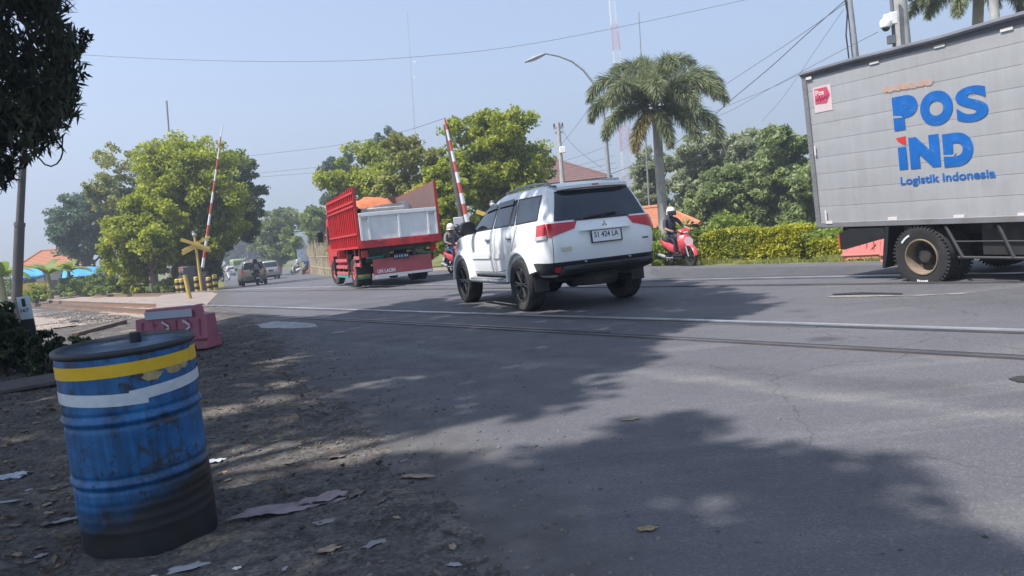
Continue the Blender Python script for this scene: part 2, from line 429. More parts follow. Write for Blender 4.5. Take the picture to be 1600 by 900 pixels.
def asphalt_mat():
    m, t, b = nt('worn_asphalt')
    tc = N(t, 'ShaderNodeTexCoord'); L = t.links.new
    def nz(s, d=8., r=.6, vec=None):
        n = N(t, 'ShaderNodeTexNoise', i_Scale=s, i_Detail=d, i_Roughness=r); L(vec or tc.outputs['Object'], n.inputs['Vector']); return n.outputs['Fac']
    wn0 = N(t, 'ShaderNodeTexNoise', i_Scale=1.1, i_Detail=6.); L(tc.outputs['Object'], wn0.inputs['Vector'])
    wv0 = N(t, 'ShaderNodeVectorMath', operation='MULTIPLY_ADD'); L(wn0.outputs['Color'], wv0.inputs[0]); wv0.inputs[1].default_value = (.5, .5, 0); L(tc.outputs['Object'], wv0.inputs[2])
    r1 = ramp(t, [(.3, (.084, .083, .090)), (.55, (.103, .101, .108)), (.75, (.122, .119, .124))]); L(nz(.45), r1.inputs['Fac'])
    c = r1.outputs['Color']
    # dusty strokes along the traffic direction
    mp = N(t, 'ShaderNodeMapping'); mp.inputs['Rotation'].default_value = (0, 0, R_(-128.5)); mp.inputs['Scale'].default_value = (.18, 1.6, 1); L(tc.outputs['Object'], mp.inputs[0])
    r2 = ramp(t, [(.52, 0.), (.72, .75)]); L(nz(1.2, 9., .7, mp.outputs[0]), r2.inputs['Fac'])
    c = mixc(t, r2.outputs['Color'], c, (.16, .152, .15))
    # darker patched and oily areas
    r3 = ramp(t, [(.60, 0.), (.70, .6)]); L(nz(.9, 7.), r3.inputs['Fac'])
    c = mixc(t, r3.outputs['Color'], c, (.055, .053, .053))
    v9 = N(t, 'ShaderNodeTexVoronoi', i_Scale=.9); L(wv0.outputs[0], v9.inputs['Vector'])
    r9 = ramp(t, [(.06, .75), (.15, 0.)]); L(v9.outputs['Distance'], r9.inputs['Fac'])
    c = mixc(t, r9.outputs['Color'], c, (.045, .043, .044))
    # pale scuffed band beside the near rail and wheel-polished bands along the lane
    sx = N(t, 'ShaderNodeSeparateXYZ'); L(wv0.outputs[0], sx.inputs[0])
    o1 = N(t, 'ShaderNodeMath', operation='MULTIPLY'); L(sx.outputs['X'], o1.inputs[0]); o1.inputs[1].default_value = .783
    o2 = N(t, 'ShaderNodeMath', operation='MULTIPLY_ADD'); L(sx.outputs['Y'], o2.inputs[0]); o2.inputs[1].default_value = .622; L(o1.outputs[0], o2.inputs[2])
    for c0, wd, col, am in ((4.75, .16, (.20, .19, .18), .55), (3.2, .35, (.075, .073, .076), .5), (8.9, .5, (.07, .068, .072), .55), (5.15, .22, (.06, .058, .06), .6), (1.7, .22, (.155, .148, .142), .4)):
        d1 = N(t, 'ShaderNodeMath', operation='SUBTRACT'); L(o2.outputs[0], d1.inputs[0]); d1.inputs[1].default_value = c0
        d2 = N(t, 'ShaderNodeMath', operation='ABSOLUTE'); L(d1.outputs[0], d2.inputs[0])
        mrr = N(t, 'ShaderNodeMapRange'); L(d2.outputs[0], mrr.inputs[0]); mrr.inputs[1].default_value = wd; mrr.inputs[2].default_value = wd*.25; mrr.inputs[4].default_value = am
        nm_ = N(t, 'ShaderNodeMath', operation='MULTIPLY'); L(mrr.outputs[0], nm_.inputs[0]); rn_ = ramp(t, [(.35, 0.), (.6, 1.)]); L(nz(1.6, 8., .7), rn_.inputs['Fac']); L(rn_.outputs['Color'], nm_.inputs[1])
        c = mixc(t, nm_.outputs[0], c, col)
    # aggregate
    vo = N(t, 'ShaderNodeTexVoronoi', i_Scale=95.); L(tc.outputs['Object'], vo.inputs['Vector'])
    r4 = ramp(t, [(.0, .72), (.7, 1.03), (1., 1.5)]); L(vo.outputs['Color'], r4.inputs['Fac'])
    c = mixc(t, .8, c, r4.outputs['Color'], 'MULTIPLY')
    # sparse pale chips
    v2 = N(t, 'ShaderNodeTexVoronoi', i_Scale=26.); L(tc.outputs['Object'], v2.inputs['Vector'])
    r5 = ramp(t, [(.06, .5), (.12, 0.)]); L(v2.outputs['Distance'], r5.inputs['Fac'])
    c = mixc(t, r5.outputs['Color'], c, (.24, .22, .2))
    # soil carried over the broken road edge
    da = N(t, 'ShaderNodeAttribute', attribute_name='dust')
    dm = N(t, 'ShaderNodeMath', operation='MULTIPLY_ADD'); L(nz(3.2, 9., .7), dm.inputs[0]); dm.inputs[1].default_value = 1.5; dm.inputs[2].default_value = -.75
    dn = N(t, 'ShaderNodeMath', operation='ADD'); L(dm.outputs[0], dn.inputs[0]); L(da.outputs['Fac'], dn.inputs[1])
    dr = ramp(t, [(.30, 0.), (.80, .97)]); L(dn.outputs[0], dr.inputs['Fac'])
    dc = ramp(t, [(.3, (.058, .054, .052)), (.55, (.092, .085, .08)), (.75, (.15, .134, .118))]); L(nz(4., 8.), dc.inputs['Fac'])
    c = mixc(t, dr.outputs['Color'], c, dc.outputs['Color'])
    # hairline cracks
    wn = N(t, 'ShaderNodeTexNoise', i_Scale=1.5, i_Detail=5.); L(tc.outputs['Object'], wn.inputs['Vector'])
    wv = N(t, 'ShaderNodeVectorMath', operation='MULTIPLY_ADD'); L(wn.outputs['Color'], wv.inputs[0]); wv.inputs[1].default_value = (.7, .7, 0); L(tc.outputs['Object'], wv.inputs[2])
    v3 = N(t, 'ShaderNodeTexVoronoi', i_Scale=.42, feature='DISTANCE_TO_EDGE'); L(wv.outputs[0], v3.inputs['Vector'])
    r6 = ramp(t, [(.001, .5), (.004, 0.)]); L(v3.outputs['Distance'], r6.inputs['Fac'])
    c = mixc(t, r6.outputs['Color'], c, (.035, .033, .032))
    L(c, b.inputs['Base Color'])
    rr = ramp(t, [(.3, .62), (.7, .85)]); L(nz(3.), rr.inputs['Fac']); L(rr.outputs['Color'], b.inputs['Roughness'])
    b.inputs['Specular IOR Level'].default_value = .35
    bp = N(t, 'ShaderNodeBump', i_Strength=.55, i_Distance=.008); L(vo.outputs['Distance'], bp.inputs['Height'])
    b2 = N(t, 'ShaderNodeBump', i_Strength=.35, i_Distance=.03); L(nz(2.5, 6.), b2.inputs['Height']); L(bp.outputs['Normal'], b2.inputs['Normal'])
    L(b2.outputs['Normal'], b.inputs['Normal'])
    return m
ASPHALT = asphalt_mat()
def line_dist(line, X, Y):
    d = np.full(np.shape(X), 1e9)
    for (ax, ay), (bx, by) in zip(line[:-1], line[1:]):
        vx, vy = bx-ax, by-ay; t = np.clip(((X-ax)*vx+(Y-ay)*vy)/(vx*vx+vy*vy+1e-12), 0, 1); d = np.minimum(d, np.hypot(X-ax-t*vx, Y-ay-t*vy))
    return d
def sheet(name, poly, z, mat, step=1.2, far=45, dust=False):
    n = len(poly); pts = [Vector(p) for p in poly]; ed = [(i, (i+1) % n) for i in range(n)]
    xs = np.array([p[0] for p in poly]); ys = np.array([p[1] for p in poly])
    a, b = np.meshgrid(np.arange(max(xs.min(), -45), min(xs.max(), 45), step), np.arange(max(ys.min(), -14), min(ys.max(), 90), step)); a = a.ravel()+.013; b = b.ravel()+.017
    k = inside(poly, a, b) & ((np.hypot(a, b) < far) | (rng.random(a.shape) < .25)); a, b = a[k], b[k]
    k = poly_dist(poly, a, b) > step*.4; a, b = a[k], b[k]
    if dust:
        ea = rng.uniform(-12, 1.5, 60000); eb = rng.uniform(-1, 27, 60000); ed_ = line_dist(left_edge, ea, eb)
        k = inside(poly, ea, eb) & (ed_ < 1.7) & (poly_dist(poly, ea, eb) > .06); a = np.r_[a, ea[k]]; b = np.r_[b, eb[k]]
    r = geometry.delaunay_2d_cdt(pts+[Vector((x, y)) for x, y in zip(a, b)], ed, [], 1, 1e-5)
    V = [(v[0], v[1], float(hgt(v[0], v[1]))+z) for v in r[0]]
    me = bpy.data.meshes.new(name); me.from_pydata(V, [], [list(f) for f in r[2]]); me.materials.append(mat)
    bm = bmesh.new(); bm.from_mesh(me); bmesh.ops.recalc_face_normals(bm, faces=bm.faces)
    if bm.faces and sum(f.normal.z for f in bm.faces) < 0: bmesh.ops.reverse_faces(bm, faces=bm.faces)
    bm.to_mesh(me); bm.free()
    me.polygons.foreach_set('use_smooth', [True]*len(me.polygons))
    if dust:
        co_ = np.zeros(len(me.vertices)*3, np.float32); me.vertices.foreach_get('co', co_); co_ = co_.reshape(-1, 3)
        d = line_dist(left_edge+[(.25, 0.), (.35, -14.)] if False else [(.15, -14.), (.05, 0.)]+left_edge, co_[:, 0], co_[:, 1])
        at_ = me.attributes.new('dust', 'FLOAT', 'POINT'); at_.data.foreach_set('value', np.clip(1-d/1.1, 0, 1).astype(np.float32))
    o = bpy.data.objects.new(name, me); COL.objects.link(o); return o
tag(sheet('road', road_in, .004, ASPHALT, dust=True), kind='structure')

# patches of other surfacing lying on the road
def blob(px_list, amp=.05): return jitter_poly([G2(*p) for p in px_list], .12, amp)
PALE = M('pale_cement', (.34, .33, .33), .8, var=.3, scale=5, dirt=(.14, .13, .13), damt=.4, bump=.3)
DARKTAR = M('dark_tar_patch', (.062, .06, .06), .75, var=.3, scale=5, dirt=(.11, .10, .095), damt=.3, bump=.4, bscale=120)
SAND = M('sandy_dust', (.25, .20, .165), .95, var=.3, scale=3, dirt=(.15, .13, .115), damt=.5, dscale=1.5, bump=.8, bscale=40)
tag(sheet('cement_patch', blob([(398, 508), (430, 503), (490, 506), (497, 512), (455, 514), (410, 513)]), .009, PALE, .5), kind='structure')
tag(sheet('sand_apron', blob([(250, 462), (300, 457), (334, 456), (330, 466), (336, 476), (340, 481), (300, 478), (238, 484)], .45), .012, SAND, .6), kind='structure')
tag(sheet('sand_edge', jitter_poly([G2(700, 417), G2(745, 413), G2(900, 412), G2(1080, 411.5), G2(1080, 414), G2(900, 415.5), G2(745, 419), G2(690, 423), G2(540, 431), G2(500, 429), G2(500, 425), G2(600, 422)], .4, .2), .010, SAND, .8), kind='structure')
tag(sheet('dark_patch', blob([(1020, 421), (1200, 418), (1330, 416), (1420, 414), (1600, 408), (1600, 422), (1400, 428), (1150, 434), (1020, 437)], .06), .008, DARKTAR, .8), kind='structure')
# broken edges along the rails with pale grit
GRIT = M('pale_grit', (.22, .20, .175), .95, var=.5, scale=25, bump=.8, bscale=90)
HOLE = M('pothole_dark', (.02, .019, .018), .9, var=.3)
tag(sheet('broken_edge_grit', blob([(1292, 463.5), (1340, 462), (1420, 462), (1520, 459), (1525, 460), (1440, 463), (1350, 465), (1300, 465.5)], .10), .010, GRIT, .3), kind='structure')
tag(sheet('road_crack', blob([(1300, 460.5), (1345, 458), (1410, 459.5), (1410, 461), (1350, 460.6), (1302, 462)], .015), .014, HOLE, .3), kind='structure')
tag(sheet('pothole', blob([(1574, 594), (1590, 590), (1640, 590), (1640, 601), (1590, 599)], .02), .010, HOLE, .2), kind='structure')

# ---- tracks
DTR = np.array([-math.sin(.672), math.cos(.672)]); NTR = np.array([math.cos(.672), math.sin(.672)])
RUST = M('rusty_rail_side', (.20, .115, .07), .85, var=.3, scale=12, bump=.3)
RAILTOP = M('polished_rail_top', (.64, .64, .67), .35, metal=.8, var=.3, scale=1.5)
RAILDULL = M('worn_rail_top', (.11, .105, .11), .45, metal=.5, var=.5, scale=1.2)
GROOVE = M('flangeway_dark', (.028, .027, .028), .9, var=.4, scale=8)  # flat dark strip standing in for the open groove beside the rail
GUARD = M('worn_guard_rail', (.14, .135, .135), .45, metal=.6, var=.4, scale=2)
SLEEPER = M('sleeper_concrete', (.25, .20, .16), .95, var=.2, scale=5, bump=.3)
def tp(off, s): p = NTR*off+DTR*s; return p
def track_z(off, s):
    p = tp(off, s); return float(hgt(p[0], p[1]))
def rail_strip(o0, o1, z0, z1, s0, s1, step=1.5):
    """box strip along the track"""
    n = max(2, int((s1-s0)/step)); secs = []
    for i in range(n+1):
        s = s0+(s1-s0)*i/n; hz = track_z((o0+o1)/2, s)
        secs.append([(*tp(o0, s), z0+hz), (*tp(o1, s), z0+hz), (*tp(o1, s), z1+hz), (*tp(o0, s), z1+hz)])
    vs = [v for q in secs for v in q]; fs = []
    for i in range(n):
        for k in range(4): fs.append((i*4+k, i*4+(k+1) % 4, i*4+4+(k+1) % 4, i*4+4+k))
    fs += [(0, 1, 2, 3), (n*4+3, n*4+2, n*4+1, n*4)]
    return vs, fs
S_ROAD = float(np.dot(np.array(G2(340, 481)), DTR)); S_END = 140.; S_BEG = -30.
for label, oa, oc, guard in (('nearer railway track set flush into the crossing asphalt', 6.9, 5.8, True), ('farther railway track passing under the box truck wheel', 11.25, 10.2, False)):
    tr = root('railway_track', label, 'railway track', (0, 0, 0), group='tracks of the level crossing')
    for off, inner in ((oa, -1), (oc, 1)):
        m = MB(); m.cur = 0; m.add(*rail_strip(off-.028, off+.028, .006, .020, S_BEG, S_END)); m.cur = 1
        m.add(*rail_strip(off-.030, off+.030, -.03, .005, S_BEG, S_END)); m.add(*rail_strip(off-.022, off+.022, -.13, -.03, S_ROAD-.5, S_END)); m.add(*rail_strip(off-.06, off+.06, -.145, -.12, S_ROAD-.5, S_END))
        m.build('rail', [RAILTOP if inner < 0 else RAILDULL, RUST], tr, smooth=0)
        m = MB(); a = off+inner*.085; m.add(*rail_strip(a-.05, a+.05, -.03, .0085, S_BEG, S_ROAD+1)); m.build('flangeway', GROOVE, tr, smooth=0)
        m = MB(); a = off+inner*.165; m.add(*rail_strip(a-.028, a+.028, -.03, .014, S_ROAD-15, S_ROAD+.2) if off == oc and guard else rail_strip(a-.014, a+.014, -.03, .011, S_ROAD-17, S_ROAD-.4)); m.build('guard_rail', GUARD, tr, smooth=0)
    m = MB(); ang = math.atan2(NTR[1], NTR[0])
    for i in range(170):
        s = S_ROAD+.6+i*.62; p = tp((oa+oc)/2, s); m.box((p[0], p[1], track_z((oa+oc)/2, s)-.215), (2.0, .22, .15), (0, 0, ang))
    tag(m.build('sleepers', SLEEPER, tr, smooth=0), kind='stuff')
# ballast bed
BALLAST = M('ballast_stone', (.25, .205, .17), .95, var=.45, scale=18, dirt=(.20, .13, .08), damt=.3, dscale=1.2, bump=1., bscale=28)
so_, se_ = np.arange(.9, 13.01, .11), np.concatenate([np.arange(S_ROAD+.4, S_ROAD+14, .12), np.arange(S_ROAD+14, 140, .6)])
OO, SS = np.meshgrid(so_, se_)
BX = NTR[0]*OO+DTR[0]*SS; BY = NTR[1]*OO+DTR[1]*SS
bz = -.24+.08*ballast_bed(BX, BY)-.1*(1-ballast_bed(BX, BY))+.05*rng.random(OO.shape)*sstep((40-SS)/15)
bz = np.where(OO < 5.2, np.minimum(-.12+(5.2-OO)/2.4*.16, .012)+.035*rng.random(OO.shape), bz)
for r0 in (6.9, 5.8, 11.25, 10.2): bz = np.where(abs(OO-r0) < .1, np.minimum(bz, -.1), bz)
bz = bz+hgt(BX, BY); bz = np.where(SS < S_ROAD+1.2, bz-.0, bz)
I = np.arange(OO.size).reshape(OO.shape)
bout = (~inside(road_poly, BX, BY)) & (np.where(np.hypot(BX, BY) < 80, poly_dist(road_poly, BX, BY), 9) > .35) & ((OO > 4.7+.5*fbm(BX, BY, .9, 41)) | (BX < -5.3+1.0*fbm(BX, BY, .9, 42))) & (OO > 1.5+.9*fbm(BX, BY, .8, 43)) & (BX < 0) & (OO < 12.3+.5*fbm(BX, BY, .4, 31))
cell = bout[:-1, :-1] & bout[:-1, 1:] & bout[1:, 1:] & bout[1:, :-1]
Fb = np.stack([I[:-1, :-1], I[:-1, 1:], I[1:, 1:], I[1:, :-1]], -1)[cell]
o = fast_mesh('ballast', np.stack([BX, BY, bz], -1).reshape(-1, 3), Fb, BALLAST)
tag(o, kind='structure')
#@@SPLIT2
# ------------------------------------------------------------------ foliage
def leaves_at(C, size, aspect=.5, up=.35, droop=0., jitter=.35):
    """one quad (folded rhomb) per centre C"""
    n = len(C); d = rng.normal(size=(n, 3)); d[:, 2] += -droop*1.5
    d /= np.linalg.norm(d, axis=1)[:, None]
    nn = rng.normal(size=(n, 3)); nn[:, 2] = abs(nn[:, 2])+up
    s = np.cross(d, nn); s /= (np.linalg.norm(s, axis=1)[:, None]+1e-9)
    sz = size*(1-jitter+2*jitter*rng.random((n, 1)))
    a = C-d*sz*.5; b = C+s*sz*aspect*.5; c = C+d*sz*.5; e = C-s*sz*aspect*.5
    V = np.stack([a, b, c, e], 1).reshape(-1, 3)
    return V
def clump_leaves(centres, rad, per, size, aspect=.5, up=.35, droop=0., flat=.7):
    cs = np.repeat(centres, per, 0); d = rng.normal(size=(len(cs), 3)); d /= np.linalg.norm(d, axis=1)[:, None]
    rr = np.repeat(rad if np.ndim(rad) else np.full(len(centres), rad), per)[:, None]*(rng.random((len(cs), 1))**.45)
    d[:, 2] *= flat
    return leaves_at(cs+d*rr, size, aspect, up, droop)
def quads(V): return np.arange(len(V)).reshape(-1, 4)

def tree(name, label, x0, x1, yt, yb, Y, bpx, mat, group=None, nl=26, per=26, size=.30, sparse=0., trunk_r=.16, seed=1, cat='tree', droop=0., depth=.9, nclump=9, bark=BARK):
    """a broadleaf tree whose crown fills a pixel box of the photo at depth Y"""
    global rng
    rng = np.random.default_rng(seed)
    c = at((x0+x1)/2, (yt+yb)/2, Y); rx = (x1-x0)/2*Y/F; rz = (yb-yt)/2*Y/F; ry = rx*depth
    b = base(bpx, Y)
    r = root(name, label, cat, b, group=group)
    # boughs: lobes on an ellipsoid, each carrying leaf clumps
    lobes = []
    for i in range(nl):
        for _ in range(40):
            d = rng.normal(size=3); d /= np.linalg.norm(d)
            if d[2] > -.97: break
        d = d/(np.abs(d)**3.2).sum()**(1/3.2); k = .52+.28*rng.random(); lobes.append(np.array([d[0]*rx*k, d[1]*ry*k, d[2]*rz*k]))
    lobes = np.array(lobes); lr = np.minimum(rx, rz)*(.22+.2*rng.random(nl))
    cl = []
    for L, q in zip(lobes, lr):
        d = rng.normal(size=(nclump, 3)); d /= np.linalg.norm(d, axis=1)[:, None]; d[:, 2] = d[:, 2]*.75+.15
        cl.append(L+d*q*(.55+.5*rng.random((nclump, 1))))
    nin = int(nl*nclump*.35); d = rng.normal(size=(nin, 3)); d /= np.linalg.norm(d, axis=1)[:, None]
    cl.append(d*np.array([rx, ry, rz])*.62*(rng.random((nin, 1))**.4))
    cl = np.concatenate(cl); cl = cl[rng.random(len(cl)) > sparse]
    crad = np.clip(.16*min(rx, rz), .28, .8)*(.7+.6*rng.random(len(cl)))
    V = clump_leaves(cl, crad, int(per*1.7), size*.76, .55, .45, droop)
    off = c-b
    fast_mesh('crown', V+off, quads(V), mat, r)
    m = MB(); top = Vector(off+np.array([0, 0, -rz*.1])); fork = Vector((0, 0, 0)).lerp(top, .5)
    fork.z = max(.5, off[2]-rz*.75)
    w1 = Vector((rng.normal()*.15, rng.normal()*.15, 0))
    m.tube([(0, 0, -.2), fork*.5+w1, fork, top], [trunk_r*1.25, trunk_r, trunk_r*.85, trunk_r*.3], 9)
    for i in range(min(12, nl)):
        L = Vector(lobes[i]+off); mid = fork.lerp(L, .5)+Vector((0, 0, -.08*rz))
        m.tube([fork.lerp(top, .35*rng.random()), mid, L], [trunk_r*.55, trunk_r*.35, trunk_r*.12], 6)
    m.build('trunk', bark, r, smooth=60)
    return r

YG = LEAF('leaf_yellow_green', (.12, .165, .02), (.46, .48, .07), .45)
MG = LEAF('leaf_mid_green', (.08, .13, .028), (.28, .34, .08), .4)
OG = LEAF('leaf_olive', (.13, .145, .035), (.38, .38, .10), .4)
DG = LEAF('leaf_dark_green', (.055, .085, .032), (.19, .235, .08), .36)
GG = LEAF('leaf_grey_green', (.14, .17, .095), (.42, .45, .27), .42)
MG2 = LEAF('leaf_fresh_green', (.10, .14, .05), (.32, .38, .15), .42)
BGN = LEAF('leaf_blue_green', (.045, .08, .052), (.16, .22, .125), .32)
FARG = LEAF('leaf_far', (.10, .14, .05), (.28, .32, .12), .3)

LT = 'trees left of the far road'; CT = 'trees behind the red truck and the car'; RT = 'trees behind the hedge'
tree('leafy_tree', 'large bright green tree behind the left crossing gate, tallest on that side', 214, 396, 203, 420, 47, 262, YG, LT, 44, 44, .30, trunk_r=.28, seed=3, nclump=12)
tree('leafy_tree', 'low bushy light green tree with split brown trunk by the tracks', 164, 292, 292, 446, 44, 246, YG, LT, 30, 40, .28, trunk_r=.2, seed=4, nclump=10)
tree('leafy_tree', 'olive tree rising between the dark round tree and the bright green tree', 142, 258, 226, 400, 58, 210, OG, LT, 26, 34, .32, sparse=.12, trunk_r=.22, seed=5)
tree('leafy_tree', 'round dark blue-green tree above the orange roof on the left', 74, 186, 294, 428, 66, 140, BGN, LT, 34, 36, .38, trunk_r=.3, seed=6)
tree('leafy_tree', 'dark shaded tree just right of the raised left gate boom', 322, 416, 218, 404, 56, 330, DG, LT, 40, 36, .34, trunk_r=.26, seed=7)
tree('leafy_tree', 'dense dark low tree behind the crossbuck sign', 268, 346, 330, 450, 53, 300, DG, LT, 30, 36, .30, trunk_r=.2, seed=27)
tree('leafy_tree', 'small wispy grey tree top above the bright green tree', 214, 262, 205, 262, 64, 245, GG, LT, 10, 22, .3, sparse=.3, trunk_r=.14, seed=8)
tree('leafy_tree', 'hazy blue-green tree at the far end of the road', 330, 412, 345, 420, 195, 336, BGN, LT, 26, 26, .6, trunk_r=.3, seed=9)
tree('leafy_tree', 'hazy dark tree closing the far end of the road', 385, 450, 340, 420, 200, 440, BGN, LT, 26, 26, .6, trunk_r=.3, seed=10)
tree('leafy_tree', 'pale green roadside tree with whitewashed trunk beside the billboard', 392, 486, 322, 424, 98, 432, FARG, LT, 36, 36, .45, trunk_r=.5, seed=11, bark=M('whitewashed_bark', (.5, .49, .46), .9, var=.2))
tree('leafy_tree', 'dark green tree standing behind the billboard', 448, 530, 318, 428, 86, 470, MG, CT, 28, 30, .42, trunk_r=.3, seed=12)
tree('leafy_tree', 'blue-green tree behind the front of the red truck', 498, 566, 232, 345, 74, 530, BGN, CT, 20, 32, .36, sparse=.15, trunk_r=.2, seed=13)
tree('leafy_tree', 'yellow-green tree right behind the red truck bed', 506, 650, 222, 440, 52, 575, YG, CT, 40, 40, .32, trunk_r=.25, seed=14, nclump=10)
tree('leafy_tree', 'dark feathery tree top above the yellow-green tree', 566, 646, 198, 290, 70, 606, BGN, CT, 22, 30, .34, sparse=.2, trunk_r=.2, seed=15)
tree('leafy_tree', 'olive tree left of the right gate boom', 590, 706, 198, 430, 46, 650, OG, CT, 34, 38, .30, sparse=.08, trunk_r=.22, seed=16, nclump=10)
tree('leafy_tree', 'vivid green tree close behind the right gate boom', 640, 745, 232, 432, 38, 700, YG, CT, 32, 40, .26, trunk_r=.2, seed=17, nclump=10)
tree('leafy_tree', 'tall airy yellow-green tree above the white car', 694, 858, 160, 350, 42, 765, YG, CT, 36, 42, .28, sparse=.15, trunk_r=.25, seed=18, nclump=11)
tree('leafy_tree', 'dense dark tree between the tall airy tree and the white car roof', 735, 872, 236, 420, 44, 800, MG, CT, 36, 40, .30, trunk_r=.25, seed=19)
tree('leafy_tree', 'small dark tree in front of the brown roof', 796, 866, 252, 330, 50, 835, DG, CT, 18, 30, .3, trunk_r=.18, seed=20)
tree('leafy_tree', 'grey-green tree just right of the palm trunk', 1040, 1150, 200, 350, 46, 1095, GG, RT, 34, 36, .30, sparse=.15, trunk_r=.22, seed=21)
tree('leafy_tree', 'pale airy tree behind the palm fronds left of its trunk', 972, 1062, 225, 345, 50, 1010, GG, RT, 24, 32, .30, sparse=.2, trunk_r=.2, seed=22)
tree('leafy_tree', 'broad grey-green tree with the highest crown of those by the box truck', 1108, 1230, 186, 330, 44, 1165, GG, RT, 36, 38, .30, sparse=.1, trunk_r=.22, seed=23)
tree('leafy_tree', 'dense mid green tree touching the rear of the box truck', 1168, 1300, 194, 380, 38, 1240, MG2, RT, 40, 40, .28, trunk_r=.22, seed=24, nclump=10)
tree('leafy_tree', 'dark shaded tree low behind the clipped hedge', 1060, 1210, 255, 380, 40, 1130, MG2, RT, 34, 36, .30, trunk_r=.2, seed=25)
tree('leafy_tree', 'dark tree hidden low behind the box truck end', 1210, 1400, 250, 385, 36, 1290, MG2, RT, 34, 34, .30, trunk_r=.2, seed=26)

# ---- shrubs
def shrub(name, label, x0, x1, yt, yb, Y, mat, group=None, n=60, per=26, size=.16, seed=1, cat='shrub', droop=0, aspect=.45, depth=.8, dome=True):
    global rng
    rng = np.random.default_rng(seed)
    b = base((x0+x1)/2, Y); rx = (x1-x0)/2*Y/F; H = max(.15, at((x0+x1)/2, yt, Y)[2]-b[2])
    r = root(name, label, cat, b, group=group)
    u = rng.normal(size=(n, 3)); u /= np.linalg.norm(u, axis=1)[:, None]; u[:, 2] = abs(u[:, 2])
    k = .55+.45*rng.random((n, 1))
    C = u*k*np.array([rx, rx*depth, H*.92])+np.array([0, 0, H*.04])
    V = clump_leaves(C, np.clip(.22*min(rx, H), .07, .45)*(.7+.6*rng.random(n)), per, size, aspect, .4, droop)
    V[:, 2] = np.maximum(V[:, 2], -.02)
    fast_mesh('foliage', V, quads(V), mat, r)
    m = MB()
    for i in range(min(14, n)):
        p = Vector(C[i]); m.tube([(rng.normal()*.08*rx, rng.normal()*.08*rx, -.05), p*.5+Vector((0, 0, .05)), p*.92], [.02, .014, .006], 5)
    m.build('stem', BARK, r, smooth=60)
    return r
WG = LEAF('leaf_weed', (.13, .18, .03), (.34, .41, .09), .4)
WS = 'wild shrubs round the hedge'
shrub('wild_shrub', 'tall light green weeds right behind the parked scooter rider', 1008, 1100, 342, 414, 23.5, WG, WS, 90, 40, .13, 31)
shrub('wild_shrub', 'wild yellow-green bush standing behind the clipped hedge', 1078, 1188, 330, 400, 26, WG, WS, 90, 40, .16, 32)
shrub('wild_shrub', 'rough green bush between the hedge and the red barriers', 1176, 1300, 342, 405, 26, WG, WS, 90, 40, .16, 33)
shrub('wild_shrub', 'weeds under the back end of the box truck', 1250, 1360, 350, 404, 23, WG, WS, 80, 40, .14, 34)
shrub('wild_shrub', 'small weedy bush beside the palm foot', 1050, 1110, 350, 405, 25.5, MG, WS, 50, 34, .13, 35)

def hedge(name, label, x0, x1, yt, yb, mat, seed, n=420, per=30):
    global rng
    rng = np.random.default_rng(seed)
    a = P(x0, yb+1.5)[:2]; c = P(x1, yb-2)[:2]; d = c-a; L = np.linalg.norm(d); d /= L; nn = np.array([-d[1], d[0]])
    H = at((x0+x1)/2, yt, float((a+c)[1]/2))[2]-float(hgt(*((a+c)/2))); D = .8
    r = root(name, label, 'hedge', (*((a+c)/2), float(hgt(*((a+c)/2)))), group='clipped hedges')
    s = rng.random(n)*L-L/2; q = rng.random(n)*D; z = rng.random(n)*H
    face = rng.random(n); q = np.where(face < .45, .04, q); z = np.where((face > .45) & (face < .85), H*.97, z)
    H_ = H*(1-.10*sstep((abs(s)-L*.38)/(L*.12)))*(1+.05*np.sin(s*2.3+seed)); z = z*H_/H
    C = np.stack([d[0]*s+nn[0]*q, d[1]*s+nn[1]*q, z], 1)
    V = clump_leaves(C, .11, per, .075, .55, .4, 0, 1.)
    V[:, 2] = np.maximum(V[:, 2], 0); fast_mesh('foliage', V, quads(V), mat, r)
    m = MB()
    for i in range(18):
        t = (i+.5)/18*L-L/2; p = d*t+nn*.4; m.tube([(p[0], p[1], -.05), (p[0]+.03, p[1], H*.5), (p[0]-.03, p[1], H*.85)], [.015, .012, .006], 5)
    m.build('stem', BARK, r); return r
HEDGE = LEAF('leaf_hedge', (.10, .135, .014), (.46, .43, .03), .28)
hedge('clipped_hedge', 'clipped hedge with a yellow-green flat top beside the scooter', 1094, 1248, 360, 408, HEDGE, 41, 620, 34)
hedge('clipped_hedge', 'lower clipped hedge running toward the box truck', 1226, 1330, 379, 404, HEDGE, 42, 360, 34)

# ---- grass verge (stuff)
def grass(name, pts_fn, n, h, mat, seed, label=None):
    global rng
    rng = np.random.default_rng(seed)
    B = pts_fn(n); n = len(B)
    d = rng.normal(size=(n, 3))*.35; d[:, 2] = 1; hh = h*(.4+.8*rng.random((n, 1))); w = .006+.008*rng.random((n, 1))
    a = rng.random(n)*6.283; s = np.stack([np.cos(a), np.sin(a), 0*a], 1)
    V = np.stack([B-s*w, B+s*w, B+d*hh+s*w*.3, B+d*hh-s*w*.3], 1).reshape(-1, 3)
    o = fast_mesh(name, V, quads(V), mat); return tag(o, label, kind='stuff')
def strip_pts(pa, pb, wid):
    def f(n):
        a = np.array(pa); b = np.array(pb); t = rng.random(n); q = rng.random(n)*wid; d = (b-a)/np.linalg.norm(b-a); nn = np.array([-d[1], d[0]])
        X = a[0]+(b-a)[0]*t+nn[0]*q; Y = a[1]+(b-a)[1]*t+nn[1]*q
        k = fbm(X, Y, .8, 5) > -.25; X, Y = X[k], Y[k]
        return np.stack([X, Y, hgt(X, Y)], 1)
    return f
GRASS = LEAF('grass_blades', (.10, .13, .025), (.33, .32, .10), .3)
va, vb = G2(760, 415), tuple(ve2)
